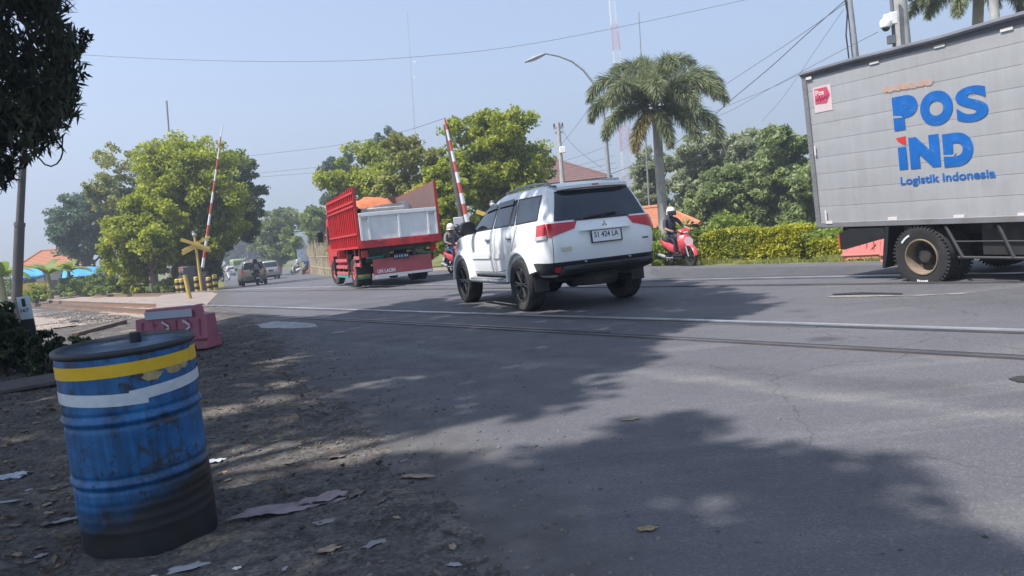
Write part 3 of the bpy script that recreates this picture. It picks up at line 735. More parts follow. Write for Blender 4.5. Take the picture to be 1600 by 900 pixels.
grass('verge_grass', strip_pts(np.array(vb), np.array(verge_e[0]), -2.2), 26000, .10, GRASS, 51) if False else grass('verge_grass', strip_pts(np.array(verge_e[0]), np.array(verge_e[-1])+d_r*6, 2.4), 30000, .10, GRASS, 51)
ga, gb = P(20, 459)[:2], P(262, 452)[:2]
grass('trackside_grass', strip_pts(ga, gb, 3.5), 26000, .5, LEAF('grass_track', (.09, .13, .02), (.30, .33, .07), .35), 52)

# ---- palms
TRUNKP = M('palm_trunk', (.33, .31, .28), .9, var=.2, scale=5, bump=.4, bscale=12)
PALMLEAF = LEAF('palm_leaflet', (.04, .06, .028), (.32, .35, .18), .3)
PALMDRY = LEAF('palm_leaflet_dry', (.14, .11, .04), (.34, .30, .13), .3)
RACHIS = M('frond_stalk', (.24, .22, .10), .7)
def palm(label, cpx, cpy, Y, bpx, fl, nf, seed, angs, droopf, trunk=True, group='palms', tr=.16):
    global rng
    rng = np.random.default_rng(seed)
    c = at(cpx, cpy, Y); b = base(bpx, Y); r = root('palm_tree', label, 'palm tree', b, group=group); off = Vector(c-b)
    if trunk:
        m = MB(); prof = []
        H = off.length
        pts = [Vector((0, 0, -.1)).lerp(off, i/14) for i in range(15)]
        m.tube(pts, [tr*(1.35 if i == 0 else 1.1-.012*i+(.02 if i % 2 else 0)) for i in range(15)], 14)
        m.tube([off*.93, off*1.0, off+Vector((0, 0, .5))], [tr*1.05, tr*.95, tr*.35], 12)
        m.build('trunk', TRUNKP, r, smooth=60)
    for k in range(nf):
        az, el, ln, dr = angs[k] if k < len(angs) else (rng.random()*360, rng.uniform(-10, 60), fl, droopf)
        ln = ln*(.86 if seed == 61 else 1); az = R_(az); el = R_(el); pts = []; p = off+Vector((0, 0, .25)); n = 26; st = ln/n
        hv = Vector((math.cos(az), math.sin(az), 0)); e = el
        for i in range(n+1):
            pts.append(p.copy()); p = p+(hv*math.cos(e)+Vector((0, 0, 1))*math.sin(e))*st; e = max(e-R_(dr)/n*(.35+2.0*i/n), R_(-88))
        V = []
        for i in range(3, n+1):
            t = i/n; d = (pts[min(i+1, n)]-pts[i-1]).normalized(); u = d.orthogonal().normalized(); v = d.cross(u)
            L0 = .56*math.sin(math.pi*(.12+.80*t))**.7*(ln/3.0)**.5
            for j in range(44):
                a = rng.random()*6.283; q = (math.cos(a)*u+math.sin(a)*v); dd = (q*.9+d*rng.uniform(.35, .9)); dd.z -= .42; dd.normalize()
                s = dd.cross(Vector((rng.normal(), rng.normal(), rng.normal()))).normalized()*.0105
                o0 = pts[i]+d*st*(rng.random()-.5); l = L0*rng.uniform(.65, 1.1); e0 = o0+dd*l*.55; e1 = o0+dd*l+Vector((0, 0, -.16*l))
                V += [o0-s*.6, o0+s*.6, e0+s, e0-s, e0-s, e0+s, e1+s*.2, e1-s*.2]
        V = np.array([tuple(x) for x in V])
        fr = fast_mesh('frond', V, quads(V), PALMDRY if (k == 9 and seed == 61) else PALMLEAF, r)
        m = MB(); m.tube([tuple(x) for x in pts], [.028*(1-.85*i/n)+.004 for i in range(n+1)], 6); m.build('midrib', RACHIS, fr, smooth=60)
    return r
# azimuths: 0 = right, 90 = away, 180 = left, 270 = toward the camera
palm('foxtail palm with drooping bushy fronds and a grey trunk behind the scooter', 1025, 178, 27, 1040, 2.6, 18, 61,
     [(178, 62, 3.5, 112), (3, 58, 3.6, 108), (95, 80, 3.0, 60), (186, 34, 3.2, 88), (-8, 40, 3.3, 92), (205, 6, 3.0, 66), (262, 50, 2.9, 112), (300, 26, 2.9, 92), (328, 46, 3.1, 104), (228, -24, 2.6, 45), (70, 70, 3.1, 80), (283, 76, 3.0, 100), (215, 50, 3.1, 108), (130, 78, 3.2, 78), (30, 76, 3.3, 80), (345, -4, 3.1, 60), (315, -18, 2.6, 50), (275, -30, 2.4, 40)], 130)
palm('palm crown showing above the roof of the box truck at top right', 1530, -28, 24, 1515, 2.3, 14, 62,
     [(182, 24, 2.6, 80), (196, 8, 2.5, 62), (170, -4, 2.3, 44), (240, 20, 2.3, 90), (270, 12, 2.2, 100), (0, 30, 2.4, 100), (330, 16, 2.3, 90), (20, 0, 2.3, 70), (188, -14, 2.2, 40), (300, 40, 2.2, 110), (215, -22, 2.1, 40), (-20, -18, 2.1, 40), (255, -30, 1.9, 30), (290, -20, 1.9, 40)], 90)

# ---- banana plants by the tracks
BANANA = LEAF('banana_leaf', (.12, .19, .03), (.30, .36, .09), .4)
def banana(label, px, yt, Y, seed, n=8, group='banana plants by the tracks'):
    global rng
    rng = np.random.default_rng(seed)
    b = base(px, Y); H = at(px, yt, Y)[2]-b[2]; r = root('banana_plant', label, 'banana plant', b, group=group)
    m = MB(); m.tube([(0, 0, -.1), (0, 0, H*.35), (.03, 0, H*.62)], [.13*H/2, .11*H/2, .06*H/2], 9); m.build('stem', M('banana_stem', (.20, .2, .09), .7, var=.3), r, smooth=60)
    for k in range(n):
        az = k*2.4+rng.random(); e = R_(rng.uniform(35, 80)); L = H*rng.uniform(.55, .8); p = Vector((.03, 0, H*.58)); hv = Vector((math.cos(az), math.sin(az), 0)); sd = Vector((-hv.y, hv.x, 0)); rows = []
        for i in range(9):
            t = i/8; w_ = .13*H*math.sin(math.pi*min(1, .08+.9*t))**.7*(.25 if t < .12 else 1)
            fold = Vector((0, 0, -.25*w_)); rows.append([tuple(p+sd*w_+fold), tuple(p), tuple(p-sd*w_+fold)])
            p = p+(hv*math.cos(e)+Vector((0, 0, 1))*math.sin(e))*L/8; e -= R_(rng.uniform(9, 17))
        m = MB(); m.grid(rows); m.build('leaf', BANANA, r, smooth=60)
banana('banana plant in front of the blue awnings', 80, 402, 52, 71)
banana('banana plant just right of the left blue awning', 112, 398, 54, 72)
banana('banana plant at the left photo edge behind the grey pole', 8, 396, 40, 73)
banana('ragged banana plant near the split brown trunk', 195, 395, 50, 74)
LS = 'low shrubs across the tracks on the left'
shrub('low_shrub', 'dark bushes behind the relay cabinet and the left gate', 284, 334, 396, 452, 49, DG, LS, 70, 34, .22, 87)
shrub('low_shrub', 'round green shrub right of the blue awnings', 136, 190, 416, 452, 47, MG, LS, 70, 34, .2, 81)
shrub('low_shrub', 'leafy shrub at the foot of the split brown trunk', 190, 238, 398, 454, 46, YG, LS, 60, 34, .22, 82)
shrub('low_shrub', 'low yellow-green bush in front of the yellow stall cloth', 30, 82, 440, 458, 44, WG, LS, 50, 34, .16, 83)
shrub('low_shrub', 'dark green bush beside the twin striped bollards', 240, 284, 432, 456, 43, MG, LS, 50, 34, .16, 84)
shrub('low_shrub', 'shrub between the two blue awnings', 88, 140, 428, 452, 52, MG, LS, 50, 30, .2, 85)
shrub('low_shrub', 'wild shrub at the left edge behind the bananas', -30, 40, 415, 460, 55, MG, LS, 60, 30, .24, 86)

# ---- shade trees: their crowns are above and left of the picture, their shadow is the dapple on the road
shade_px = [(-260, 600), (-60, 560), (110, 545), (225, 543), (318, 520), (350, 496), (410, 492), (465, 500), (540, 490), (600, 478), (720, 458), (900, 450), (1010, 436), (1060, 440), (1120, 452), (1195, 468), (1185, 488), (1060, 512), (1005, 535), (1012, 560), (975, 590), (935, 612), (850, 648), (770, 670), (690, 688), (610, 700), (585, 712), (640, 722), (700, 712), (790, 700), (905, 690), (1000, 664), (1085, 650), (1195, 645), (1232, 672), (1180, 702), (1240, 712), (1320, 706), (1400, 735), (1492, 752), (1430, 782), (1380, 795), (1500, 838), (1620, 880), (1900, 1100), (1500, 1800), (200, 2500), (-900, 1500)]
shade_poly = [G2(*p) for p in shade_px]
holes = [((790, 724), (.20, .05)), ((420, 602), (.3, .10)), ((625, 640), (.34, .09)), ((545, 692), (.38, .12)), ((665, 692), (.45, .13)), ((380, 690), (.3, .1)), ((450, 650), (.3, .1)), ((520, 520), (.5, .12)), ((650, 500), (.5, .10)), ((250, 600), (.4, .14)), ((60, 630), (.3, .1)), ((465, 560), (.55, .12)), ((430, 575), (.35, .1)), ((560, 610), (.3, .08)), ((600, 592), (.25, .07)), ((440, 625), (.35, .1)), ((350, 645), (.35, .13)), ((165, 700), (.14, .07)), ((400, 735), (.30, .10)), ((560, 720), (.35, .10)), ((30, 690), (.2, .07)), ((700, 590), (.2, .06)), ((350, 720), (.1, .05)), ((480, 690), (.3, .06))]
holes = [(np.array(G2(*p)), r) for p, r in holes]
SHADELEAF = LEAF('shade_tree_leaf', (.04, .06, .022), (.12, .16, .05), .4)
rng = np.random.default_rng(99)
cx, cy = np.meshgrid(np.arange(-15, 3.5, .30), np.arange(-1.5, 17, .30)); cx = cx.ravel()+rng.normal(size=cx.size)*.1; cy = cy.ravel()+rng.normal(size=cy.size)*.1
k = inside(shade_poly, cx, cy) & (poly_dist(shade_poly, cx, cy) > .10+.14*fbm(cx, cy, 1.4, 8)); cx, cy = cx[k], cy[k]
for hp, hr in holes:
    q = np.abs((cx-hp[0])*.8+(cy-hp[1])*.6)/(hr[0]+.14)+np.abs((cx-hp[0])*-.6+(cy-hp[1])*.8)/(hr[1]+.14)
    kk = q > 1.1; cx, cy = cx[kk], cy[kk]
sa, sb = np.array([.75, 11.3]), np.array([-.75, 15.2]); tt = np.clip(((cx-sa[0])*(sb-sa)[0]+(cy-sa[1])*(sb-sa)[1])/((sb-sa)@(sb-sa)), 0, 1)
kk = (np.hypot(cx-sa[0]-tt*(sb-sa)[0], cy-sa[1]-tt*(sb-sa)[1]) > .75) | (fbm(cx, cy, 1.5, 77) > .26); cx, cy = cx[kk], cy[kk]
H_ = 7.6+1.6*fbm(cx, cy, .35, 4)+.9*rng.random(len(cx))
CC = np.stack([cx+SUN_DIR[0]*COT*H_, cy+SUN_DIR[1]*COT*H_, H_], 1)
ok = []
for p in CC:
    q = CR @ (p-np.array([0, 0, CH]))
    if q[2] <= .3: ok.append(True); continue
    X, Yp = 800+F*q[0]/q[2], 450-F*q[1]/q[2]; mrg = 330*3/max(q[2], 2)
    ok.append(not (-mrg < X < 1600+mrg and -mrg < Yp < 900))
CC = CC[np.array(ok)]
split = CC[:, 1] > 5.2
for lab, sel, tb in (('spreading shade tree just left of the picture whose shadow reaches the white car', split, (-11.5, 7.5)), ('spreading shade tree beside the camera whose shadow covers the near road', ~split, (-6.2, 1.2))):
    c = CC[sel]
    tb3 = np.array([tb[0], tb[1], 0.]); r = root('shade_tree', lab, 'tree', tb3, group='shade trees over the roadside')
    V = clump_leaves(c-tb3, .36, 64, .20, .6, 1.2, 0, .8); fast_mesh('crown', V, quads(V), SHADELEAF, r)
    m = MB(); m.tube([(0, 0, -.2), (.1, .05, 2.2), (.0, .1, 4.6), (.2, .2, 6.6)], [.38, .28, .24, .12], 12)
    pick = c[rng.permutation(len(c))[:34]]-tb3
    for p in pick:
        z0 = rng.uniform(3.6, 6.2); a = Vector((.05, .08, z0)); p = Vector(p); m.tube([a, a.lerp(p, .5)+Vector((0, 0, .25)), p], [.09, .055, .02], 6)
    m.build('trunk', BARK, r, smooth=60)

# ---- dark drooping tree at the upper left and dark undergrowth
SHADED_DROOPLEAF = LEAF('shaded_drooping_leaf', (.010, .015, .009), (.05, .058, .026), .14)  # leaf colour darkened to carry the shade under the higher crown
mast_poly = [(-300, -200), (92, -200), (88, 0), (104, 40), (118, 75), (124, 105), (112, 130), (118, 150), (108, 175), (100, 205), (92, 218), (66, 236), (42, 240), (22, 262), (6, 285), (-40, 300), (-300, 320)]
rng = np.random.default_rng(17)
C = []
while len(C) < 900:
    px, py = rng.uniform(-280, 130), rng.uniform(-190, 310)
    if inside(mast_poly, np.array([px]), np.array([py]))[0]:
        Yd = rng.uniform(9.6, 12.4)
        if poly_dist(mast_poly, np.array([px]), np.array([py]))[0] > 9: C.append(at(px, py, Yd))
for t in np.linspace(0, 1, 16): C.append(at(118+t*18, 88-t*36, 11.)+rng.normal(size=3)*.03)
C = np.array(C); bb = base(-130, 11.2)
r = root('drooping_tree', 'near dark tree with drooping narrow leaves filling the upper left corner', 'tree', bb)
V1 = clump_leaves(C[:-16]-bb, .20, 46, .19, .22, .1, .75, 1.3); V2 = clump_leaves(C[-16:]-bb, .06, 14, .09, .4, .2, .2, 1.)
# long hanging leaf blades at the tips
tips = np.array([at(rng.uniform(70, 112), rng.uniform(-5, 20), 10.5) for _ in range(40)]+[at(rng.uniform(-5, 22), rng.uniform(255, 285), 10.5) for _ in range(60)]+[at(rng.uniform(100, 118), rng.uniform(60, 180), 10.5) for _ in range(120)])-bb
V3 = leaves_at(tips, .33, .09, .1, .9)
V = np.concatenate([V1, V2, V3]); fast_mesh('crown', V, quads(V), SHADED_DROOPLEAF, r)
m = MB(); cc = at(-90, 60, 11.2)-bb; m.tube([(0, 0, -.2), (0, 0, 1.5), tuple(cc*.6), tuple(cc), tuple(cc+np.array([0, 0, 2.]))], [.2, .16, .14, .1, .03], 10)
for i in range(0, 900, 28):
    p = Vector(C[i]-bb); m.tube([Vector(cc)*(.55+.4*rng.random()), p], [.03, .008], 5)
m.build('trunk', BARK, r, smooth=60)
UG = 'dark undergrowth below the grey pole'
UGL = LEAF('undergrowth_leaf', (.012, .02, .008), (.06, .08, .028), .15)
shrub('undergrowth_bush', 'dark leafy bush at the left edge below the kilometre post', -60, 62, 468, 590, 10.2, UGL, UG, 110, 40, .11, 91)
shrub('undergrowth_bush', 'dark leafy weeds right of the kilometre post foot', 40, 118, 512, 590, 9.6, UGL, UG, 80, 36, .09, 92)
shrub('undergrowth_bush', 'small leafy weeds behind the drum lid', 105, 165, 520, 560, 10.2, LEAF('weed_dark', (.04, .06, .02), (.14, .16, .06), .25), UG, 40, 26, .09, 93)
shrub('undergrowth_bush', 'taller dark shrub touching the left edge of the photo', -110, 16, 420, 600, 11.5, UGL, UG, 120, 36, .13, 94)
#@@SPLIT3
# ------------------------------------------------------------------ vehicles
class Loft:
    """car body: horizontal outlines stacked by height; ctrl rows (z, x rear, x front, half width, rear corner r, front corner r)"""
    def __init__(s, ctrl, bow=.06, side=.05):
        s.c = np.array(ctrl, float); s.bow = bow; s.side = side
    def row(s, t):
        c = s.c; n = len(c); i = int(min(max(math.floor(t), 0), n-2)); f = t-i
        p0 = c[max(i-1, 0)]; p1 = c[i]; p2 = c[i+1]; p3 = c[min(i+2, n-1)]
        q = .5*((2*p1)+(p2-p0)*f+(2*p0-5*p1+4*p2-p3)*f*f+(3*p1-p0-3*p2+p3)*f**3)
        lo = np.minimum(p1, p2); hi = np.maximum(p1, p2); return np.clip(q, lo, hi)
    def t_of_z(s, z):
        lo, hi = 0., len(s.c)-1.
        if not hasattr(s, 'tz'): s.tz = {}
        kz = round(float(z), 4)
        if kz in s.tz: return s.tz[kz]
        for _ in range(24):
            m = (lo+hi)/2
            if s.row(m)[0] < z: lo = m
            else: hi = m
        s.tz[kz] = lo
        return lo
    def outline(s, t, ns=40, na=7, ne=7):
        k = (round(t, 3), ns)
        if not hasattr(s, 'cache'): s.cache = {}
        if k not in s.cache: s.cache[k] = s.outline_(t, ns, na, ne)
        return s.cache[k]
    def outline_(s, t, ns=40, na=7, ne=7):
        z, xr, xf, w, rr, rf = s.row(t); pts = []
        for i in range(ne): pts.append((xr, (w-rr)*i/ne))
        for i in range(na): a = math.pi/2*i/na; pts.append((xr+rr*(1-math.cos(a)), w-rr+rr*math.sin(a)))
        for i in range(ns): pts.append((xr+rr+(xf-rf-xr-rr)*i/ns, w))
        for i in range(na): a = math.pi/2*i/na; pts.append((xf-rf+rf*math.sin(a), w-rf+rf*math.cos(a)))
        for i in range(ne+1): pts.append((xf, (w-rf)*(1-i/ne)))
        xm = (xr+xf)/2; hl = (xf-xr)/2; out = []
        for x, y in pts:
            u = (x-xm)/hl; x2 = x+(s.bow*(y/w)**2 if u < -.6 else 0)*min(1, max(0, (-u-.6)/.4)) - (s.bow*1.6*(y/w)**2)*min(1, max(0, (u-.6)/.4))
            out.append((x2, y*(1-s.side*u*u)))
        return out, z
    def mesh(s, nt=70):
        m = MB(); rows = []
        for k in range(nt+1):
            o, z = s.outline(k/nt*(len(s.c)-1)); full = [(x, y, z) for x, y in o]+[(x, -y, z) for x, y in o[-2:0:-1]]
            rows.append(full)
        n = len(rows[0]); vs = [v for r in rows for v in r]
        fs = [(j*n+i, j*n+(i+1) % n, (j+1)*n+(i+1) % n, (j+1)*n+i) for j in range(nt) for i in range(n)]
        fs += [tuple(range(n-1, -1, -1)), tuple(range(nt*n, nt*n+n))]
        m.add(vs, fs); return m
    def side_pt(s, x, z):
        o, _ = s.outline(s.t_of_z(z)); xs = [p[0] for p in o[9:-9]]; ys = [p[1] for p in o[9:-9]]
        return np.array([x, np.interp(x, xs, ys), z])
    def arc_pt(s, L, z):
        o, _ = s.outline(s.t_of_z(z)); o = np.array(o); d = np.r_[0, np.cumsum(np.hypot(*np.diff(o, axis=0).T))]
        return np.array([np.interp(abs(L), d, o[:, 0]), math.copysign(np.interp(abs(L), d, o[:, 1]), L), z])
    def patch(s, m, quad, off, kind='side', sgn=1, nx=10, nz=6, thick=0.0):
        fn = s.side_pt if kind == 'side' else s.arc_pt
        (ax, az), (bx, bz), (cx_, cz), (dx, dz) = quad; rows = []
        for j in range(nz+1):
            v = j/nz; row = []
            for i in range(nx+1):
                u = i/nx; x = (ax*(1-u)+bx*u)*(1-v)+(dx*(1-u)+cx_*u)*v; z = (az*(1-u)+bz*u)*(1-v)+(dz*(1-u)+cz*u)*v
                p = fn(x, z); e = .012; n = np.cross(fn(x+e, z)-fn(x-e, z), fn(x, z+e)-fn(x, z-e)); n /= np.linalg.norm(n)+1e-9
                if kind == 'side' and n[1] < 0: n = -n
                if kind != 'side' and (n[0]*-1+n[1]*np.sign(x if x else 1)*.3) < 0: n = -n
                p = p+n*off
                row.append((p[0], p[1]*sgn, p[2]))
            rows.append(row)
        m.grid(rows); return m
    def frame(s, m, quad, wd, off, kind='side', sgn=1):
        q = [np.array(p, float) for p in quad]; c = sum(q)/4
        for a, b in ((0, 1), (1, 2), (2, 3), (3, 0)):
            pa, pb = q[a], q[b]; d = (pb-pa)/np.linalg.norm(pb-pa); n = np.array([-d[1], d[0]])
            if n @ (c-pa) < 0: n = -n
            s.patch(m, [pa, pb, pb+n*wd, pa+n*wd], off, kind, sgn, 12, 1)

def wheel(parent, c, r, wd, rim_mat, side=1, rim_r=.6, spokes=6, dish=.03, name='wheel'):
    e = sub(name, parent, c); h = wd/2
    m = MB(); prof = [(r*rim_r, -h*.8), (r*.82, -h), (r*.93, -h*.97), (r, -h*.72)]
    prof += [(r, -h*.45), (r*.985, -h*.42), (r*.985, -h*.38), (r, -h*.35), (r, -h*.05), (r*.985, -h*.03), (r*.985, h*.03), (r, h*.05), (r, h*.35), (r*.985, h*.38), (r*.985, h*.42), (r, h*.45)]
    prof += [(r, h*.72), (r*.93, h*.97), (r*.82, h), (r*rim_r, h*.8), (r*rim_r, -h*.8)]
    m.lathe(prof, 40, 'Y'); m.build('tyre', RUBBER, e, smooth=40)
    m = MB(); rr = r*rim_r; f = side*h*.8
    m.lathe([(rr, f), (rr*.95, f+side*.008), (rr*.91, f-side*.01), (rr*.90, f-side*.08), (rr*.2, f-side*.085), (.001, f-side*.085)], 40, 'Y')
    for k in range(spokes):
        a = 2*math.pi*k/spokes
        for da in (-.13, .13):
            p0 = Vector((math.cos(a)*rr*.2, f-side*.02, math.sin(a)*rr*.2)); p1 = Vector((math.cos(a+da)*rr*.93, f-side*.012, math.sin(a+da)*rr*.93))
            m.cyl(p0, p1, rr*.07, rr*.055, 6)
    m.cyl((0, f-side*.06, 0), (0, f+side*.004, 0), rr*.2, rr*.16, 12)
    m.build('rim', rim_mat, e, smooth=35)
    return e

def boolean_cut(o, cutters, mat):
    me = o.data; me.materials.append(mat)
    cm = MB()
    for c, r, y0, y1 in cutters: cm.cyl((c[0], y0, c[1]), (c[0], y1, c[1]), r, n=40)
    co_ = cm.build('cutter', [mat], None, smooth=0)
    b = o.modifiers.new('b', 'BOOLEAN'); b.operation = 'DIFFERENCE'; b.object = co_; b.solver = 'EXACT'
    try: b.material_mode = 'TRANSFER'
    except Exception: pass
    dg = bpy.context.evaluated_depsgraph_get(); nm = bpy.data.meshes.new_from_object(o.evaluated_get(dg))
    o.modifiers.clear(); o.data = nm; nm.name = o.name
    bpy.data.objects.remove(co_)
    nm.polygons.foreach_set('use_smooth', [True]*len(nm.polygons)); nm.set_sharp_from_angle(angle=R_(38))

def plate(parent, c, rot, txt, wd=.44, ht=.145, pm=PLATEWHITE, ink=INK, frame=True):
    m = MB(); m.box((0, 0, 0), (.012, wd, ht)); p = m.build('licence_plate', pm, parent, loc=c, rot=rot)
    if frame:
        m = MB()
        for y in (-1, 1): m.box((-.004, y*(wd/2+.004), 0), (.022, .014, ht+.022))
        for z in (-1, 1): m.box((-.004, 0, z*(ht/2+.004)), (.022, wd, .014))
        m.build('plate_frame', BLACK, p)
    if txt:
        text_mesh(txt, .1, ink, 'plate_lettering', p, (-.0065, wd*.41, -ht*.12), (R_(90), 0, R_(-90)), .0015, .003, width=wd*.82, height=ht*.48)
        text_mesh('08 27', .03, ink, 'plate_date', p, (-.0065, wd*.09, -ht*.42), (R_(90), 0, R_(-90)), .0, .002, width=wd*.18, height=ht*.14) if False else None
    return p

# ---- white SUV
suv = root('sport_utility_car', 'white four wheel drive car with black wheels driving over the near track', 'car', (.995, 11.805, .006), (0, 0, 1.938))
SL = Loft([(.50, -.90, 3.40, .80, .20, .3), (.56, -.98, 3.50, .865, .22, .35), (.70, -1.04, 3.60, .895, .22, .40), (.90, -1.07, 3.62, .905, .20, .42), (1.06, -1.06, 3.56, .90, .17, .45), (1.16, -1.045, 3.44, .888, .16, .45),
           (1.20, -1.035, 3.05, .88, .16, .30), (1.24, -1.02, 2.62, .868, .16, .22), (1.32, -.985, 2.42, .838, .16, .22), (1.55, -.885, 1.95, .748, .15, .2), (1.68, -.81, 1.62, .692, .14, .2), (1.755, -.75, 1.40, .65, .14, .2), (1.80, -.66, 1.20, .585, .16, .2), (1.83, -.45, .9, .42, .2, .2)], bow=.05, side=.045)
body = SL.mesh(84).build('body', [WHITEPAINT, BLACK], suv, smooth=38)
body.data.materials.clear(); body.data.materials.append(WHITEPAINT)
boolean_cut(body, [((0, .40), .475, -1.2, 1.2), ((2.8, .40), .475, -1.2, 1.2)], DARKMETAL)
SMOKE = M('smoked_visor', (.03, .035, .042), .2, var=.1)
for sg in (1, -1):
    for ax in (0, 2.8):   # wide wheel arch flare
        m = MB(); m.lathe([(.462, .72*sg), (.470, .945*sg), (.492, .957*sg), (.535, .945*sg), (.575, .893*sg), (.58, .84*sg)], 36, 'Y', (ax, 0, .40), R_(4), R_(160 if ax == 0 else 176)); m.build('wheel_arch_flare', WHITEPAINT, suv, smooth=50)
    for nm, q, g4 in (('rear_door', [(.48, .62), (1.10, .58), (1.10, 1.235), (.08, 1.255)], None), ('front_door', [(1.115, .58), (2.20, .58), (2.30, 1.215), (1.115, 1.235)], None)):
        m = MB(); m.cur = 1; SL.patch(m, [(q[0][0]-.009, q[0][1]-.009), (q[1][0]+.009, q[1][1]-.009), (q[2][0]+.009, q[2][1]+.004), (q[3][0]-.009, q[3][1]+.004)], .002, 'side', sg, 12, 10)
        m.cur = 0; SL.patch(m, q, .005, 'side', sg, 12, 10); d = m.build(nm, [WHITEPAINT, BLACK], suv, smooth=60)
        hx = q[0][0]+.02 if nm == 'rear_door' else 1.26
        hx = .36 if nm == 'rear_door' else 1.30
        p = SL.side_pt(hx, 1.10); m = MB(); m.loft([((hx-.10, p[1]*sg+.012*sg, 1.10), .008, .016, 0), ((hx-.06, p[1]*sg+.03*sg, 1.10), .012, .022, 0), ((hx+.06, p[1]*sg+.03*sg, 1.10), .012, .022, 0), ((hx+.10, p[1]*sg+.012*sg, 1.10), .008, .016, 0)], 10); m.build('door_handle', CHROME, d, smooth=50)
        m = MB(); SL.patch(m, [(q[0][0]+.12, .80), (q[1][0]-.02, .80), (q[1][0]-.02, .875), (q[0][0]+.12, .875)], .022, 'side', sg, 8, 3); SL.patch(m, [(q[0][0]+.12, .79), (q[1][0]-.02, .79), (q[1][0]-.02, .80), (q[0][0]+.12, .80)], .012, 'side', sg, 8, 1); m.build('side_moulding', WHITEPAINT, d, smooth=60)
    # windows: front door, rear door, quarter light, rear side
    for nm, q in (('side_window', [(1.16, 1.275), (2.22, 1.255), (1.74, 1.60), (1.16, 1.655)]), ('side_window', [(.42, 1.285), (1.09, 1.277), (1.09, 1.658), (.42, 1.672)]), ('quarter_window', [(.20, 1.29), (.385, 1.286), (.385, 1.672), (.31, 1.674)]), ('rear_side_window', [(-.62, 1.315), (.15, 1.292), (.26, 1.675), (-.56, 1.672)])):
        m = MB(); SL.patch(m, q, .007, 'side', sg, 12, 8); wn = m.build(nm, GLASS, suv, smooth=60)
        m = MB(); SL.frame(m, q, .018, .0095, 'side', sg); m.build('window_seal', BLACK, wn, smooth=60)
    m = MB(); SL.patch(m, [(.40, 1.60), (1.10, 1.585), (1.10, 1.665), (.40, 1.685)], .03, 'side', sg, 10, 2); SL.patch(m, [(1.14, 1.585), (1.76, 1.54), (1.70, 1.60), (1.14, 1.665)], .03, 'side', sg, 10, 2); m.build('window_visor', SMOKE, suv, smooth=60)
    # lamps wrapping round the rear corner
    m = MB(); SL.patch(m, [(.46*sg, 1.155), (.84*sg, 1.06), (.84*sg, 1.25), (.40*sg, 1.25)], .012, 'rear', 1, 10, 6); tl = m.build('tail_light', REDLENS, suv, smooth=60)
    m = MB(); SL.patch(m, [(.852*sg, 1.055), (1.18*sg, 1.03), (1.10*sg, 1.24), (.852*sg, 1.25)], .016, 'rear', 1, 10, 6); m.build('lamp_wing', REDLENS, tl, smooth=60)
    m = MB(); SL.patch(m, [(.87*sg, 1.045), (1.15*sg, 1.035), (1.14*sg, 1.085), (.87*sg, 1.095)], .02, 'rear', 1, 8, 2); m.build('reversing_lens', CLEARLENS, tl, smooth=60)
    # mirror
    yy = SL.side_pt(2.05, 1.25)[1]*sg
    m = MB(); m.loft([((2.16, yy+.13*sg, 1.33), .09, .075, 0), ((2.10, yy+.14*sg, 1.335), .135, .115, 0), ((2.02, yy+.14*sg, 1.335), .135, .115, 0), ((2.00, yy+.14*sg, 1.335), .125, .105, 0)], 14, 3); m.cyl((2.10, yy-.03*sg, 1.27), (2.09, yy+.10*sg, 1.29), .035, .03, 8); m.build('side_mirror', BLACK, suv, smooth=50)
    # roof rail
    m = MB(); pts = [(1.15, .555, 1.80), (1.0, .565, 1.845), (.5, .585, 1.872), (-.1, .585, 1.868), (-.48, .565, 1.842), (-.60, .55, 1.80)]; m.tube([(x, y*sg, z-.012) for x, y, z in pts], .016, 8)
    for x in (1.02, .2, -.5): m.box((x, .57*sg, 1.81), (.10, .03, .06))
    m.build('roof_rail', STEEL, suv, smooth=50)
    # side step
    m = MB(); m.tube([(.50, .80*sg, .47), (.56, .93*sg, .44), (1.4, .95*sg, .44), (2.22, .93*sg, .44), (2.28, .80*sg, .47)], .045, 10); m.box((1.4, .93*sg, .475), (1.55, .10, .02)); m.build('side_step', STEEL, suv, smooth=50)
    # wheels
    for ax in (0, 2.8): wheel(suv, (ax, .81*sg, .40), .40, .27, BLACK, sg, .66, 6)
    m = MB(); m.box((-.49, .79*sg, .43), (.02, .22, .26)); m.build('mud_flap', BLACK, suv)
    m = MB(); SL.patch(m, [(3.0, 1.0), (3.32, .98), (3.30, 1.12), (2.95, 1.14)], .01, 'side', sg, 8, 4); m.build('headlight', CLEARLENS, suv, smooth=60)
# tailgate
m = MB(); m.cur = 1; SL.patch(m, [(-.80, .70), (.80, .70), (.80, 1.29), (-.80, 1.29)], .0015, 'rear', 1, 30, 10); m.cur = 0
SL.patch(m, [(-.79, .712), (.79, .712), (.79, 1.29), (-.79, 1.29)], .0045, 'rear', 1, 30, 12); tg = m.build('tailgate', [WHITEPAINT, BLACK], suv, smooth=60)
m = MB(); SL.patch(m, [(-.725, 1.275), (.725, 1.275), (.585, 1.69), (-.585, 1.69)], .010, 'rear', 1, 30, 10); rw = m.build('rear_window', GLASS, suv, smooth=60)
m = MB(); SL.patch(m, [(-.45, 1.255), (.45, 1.255), (.40, 1.285), (-.40, 1.285)], .013, 'rear', 1, 16, 2); m.build('window_edge', BLACK, rw, smooth=60)
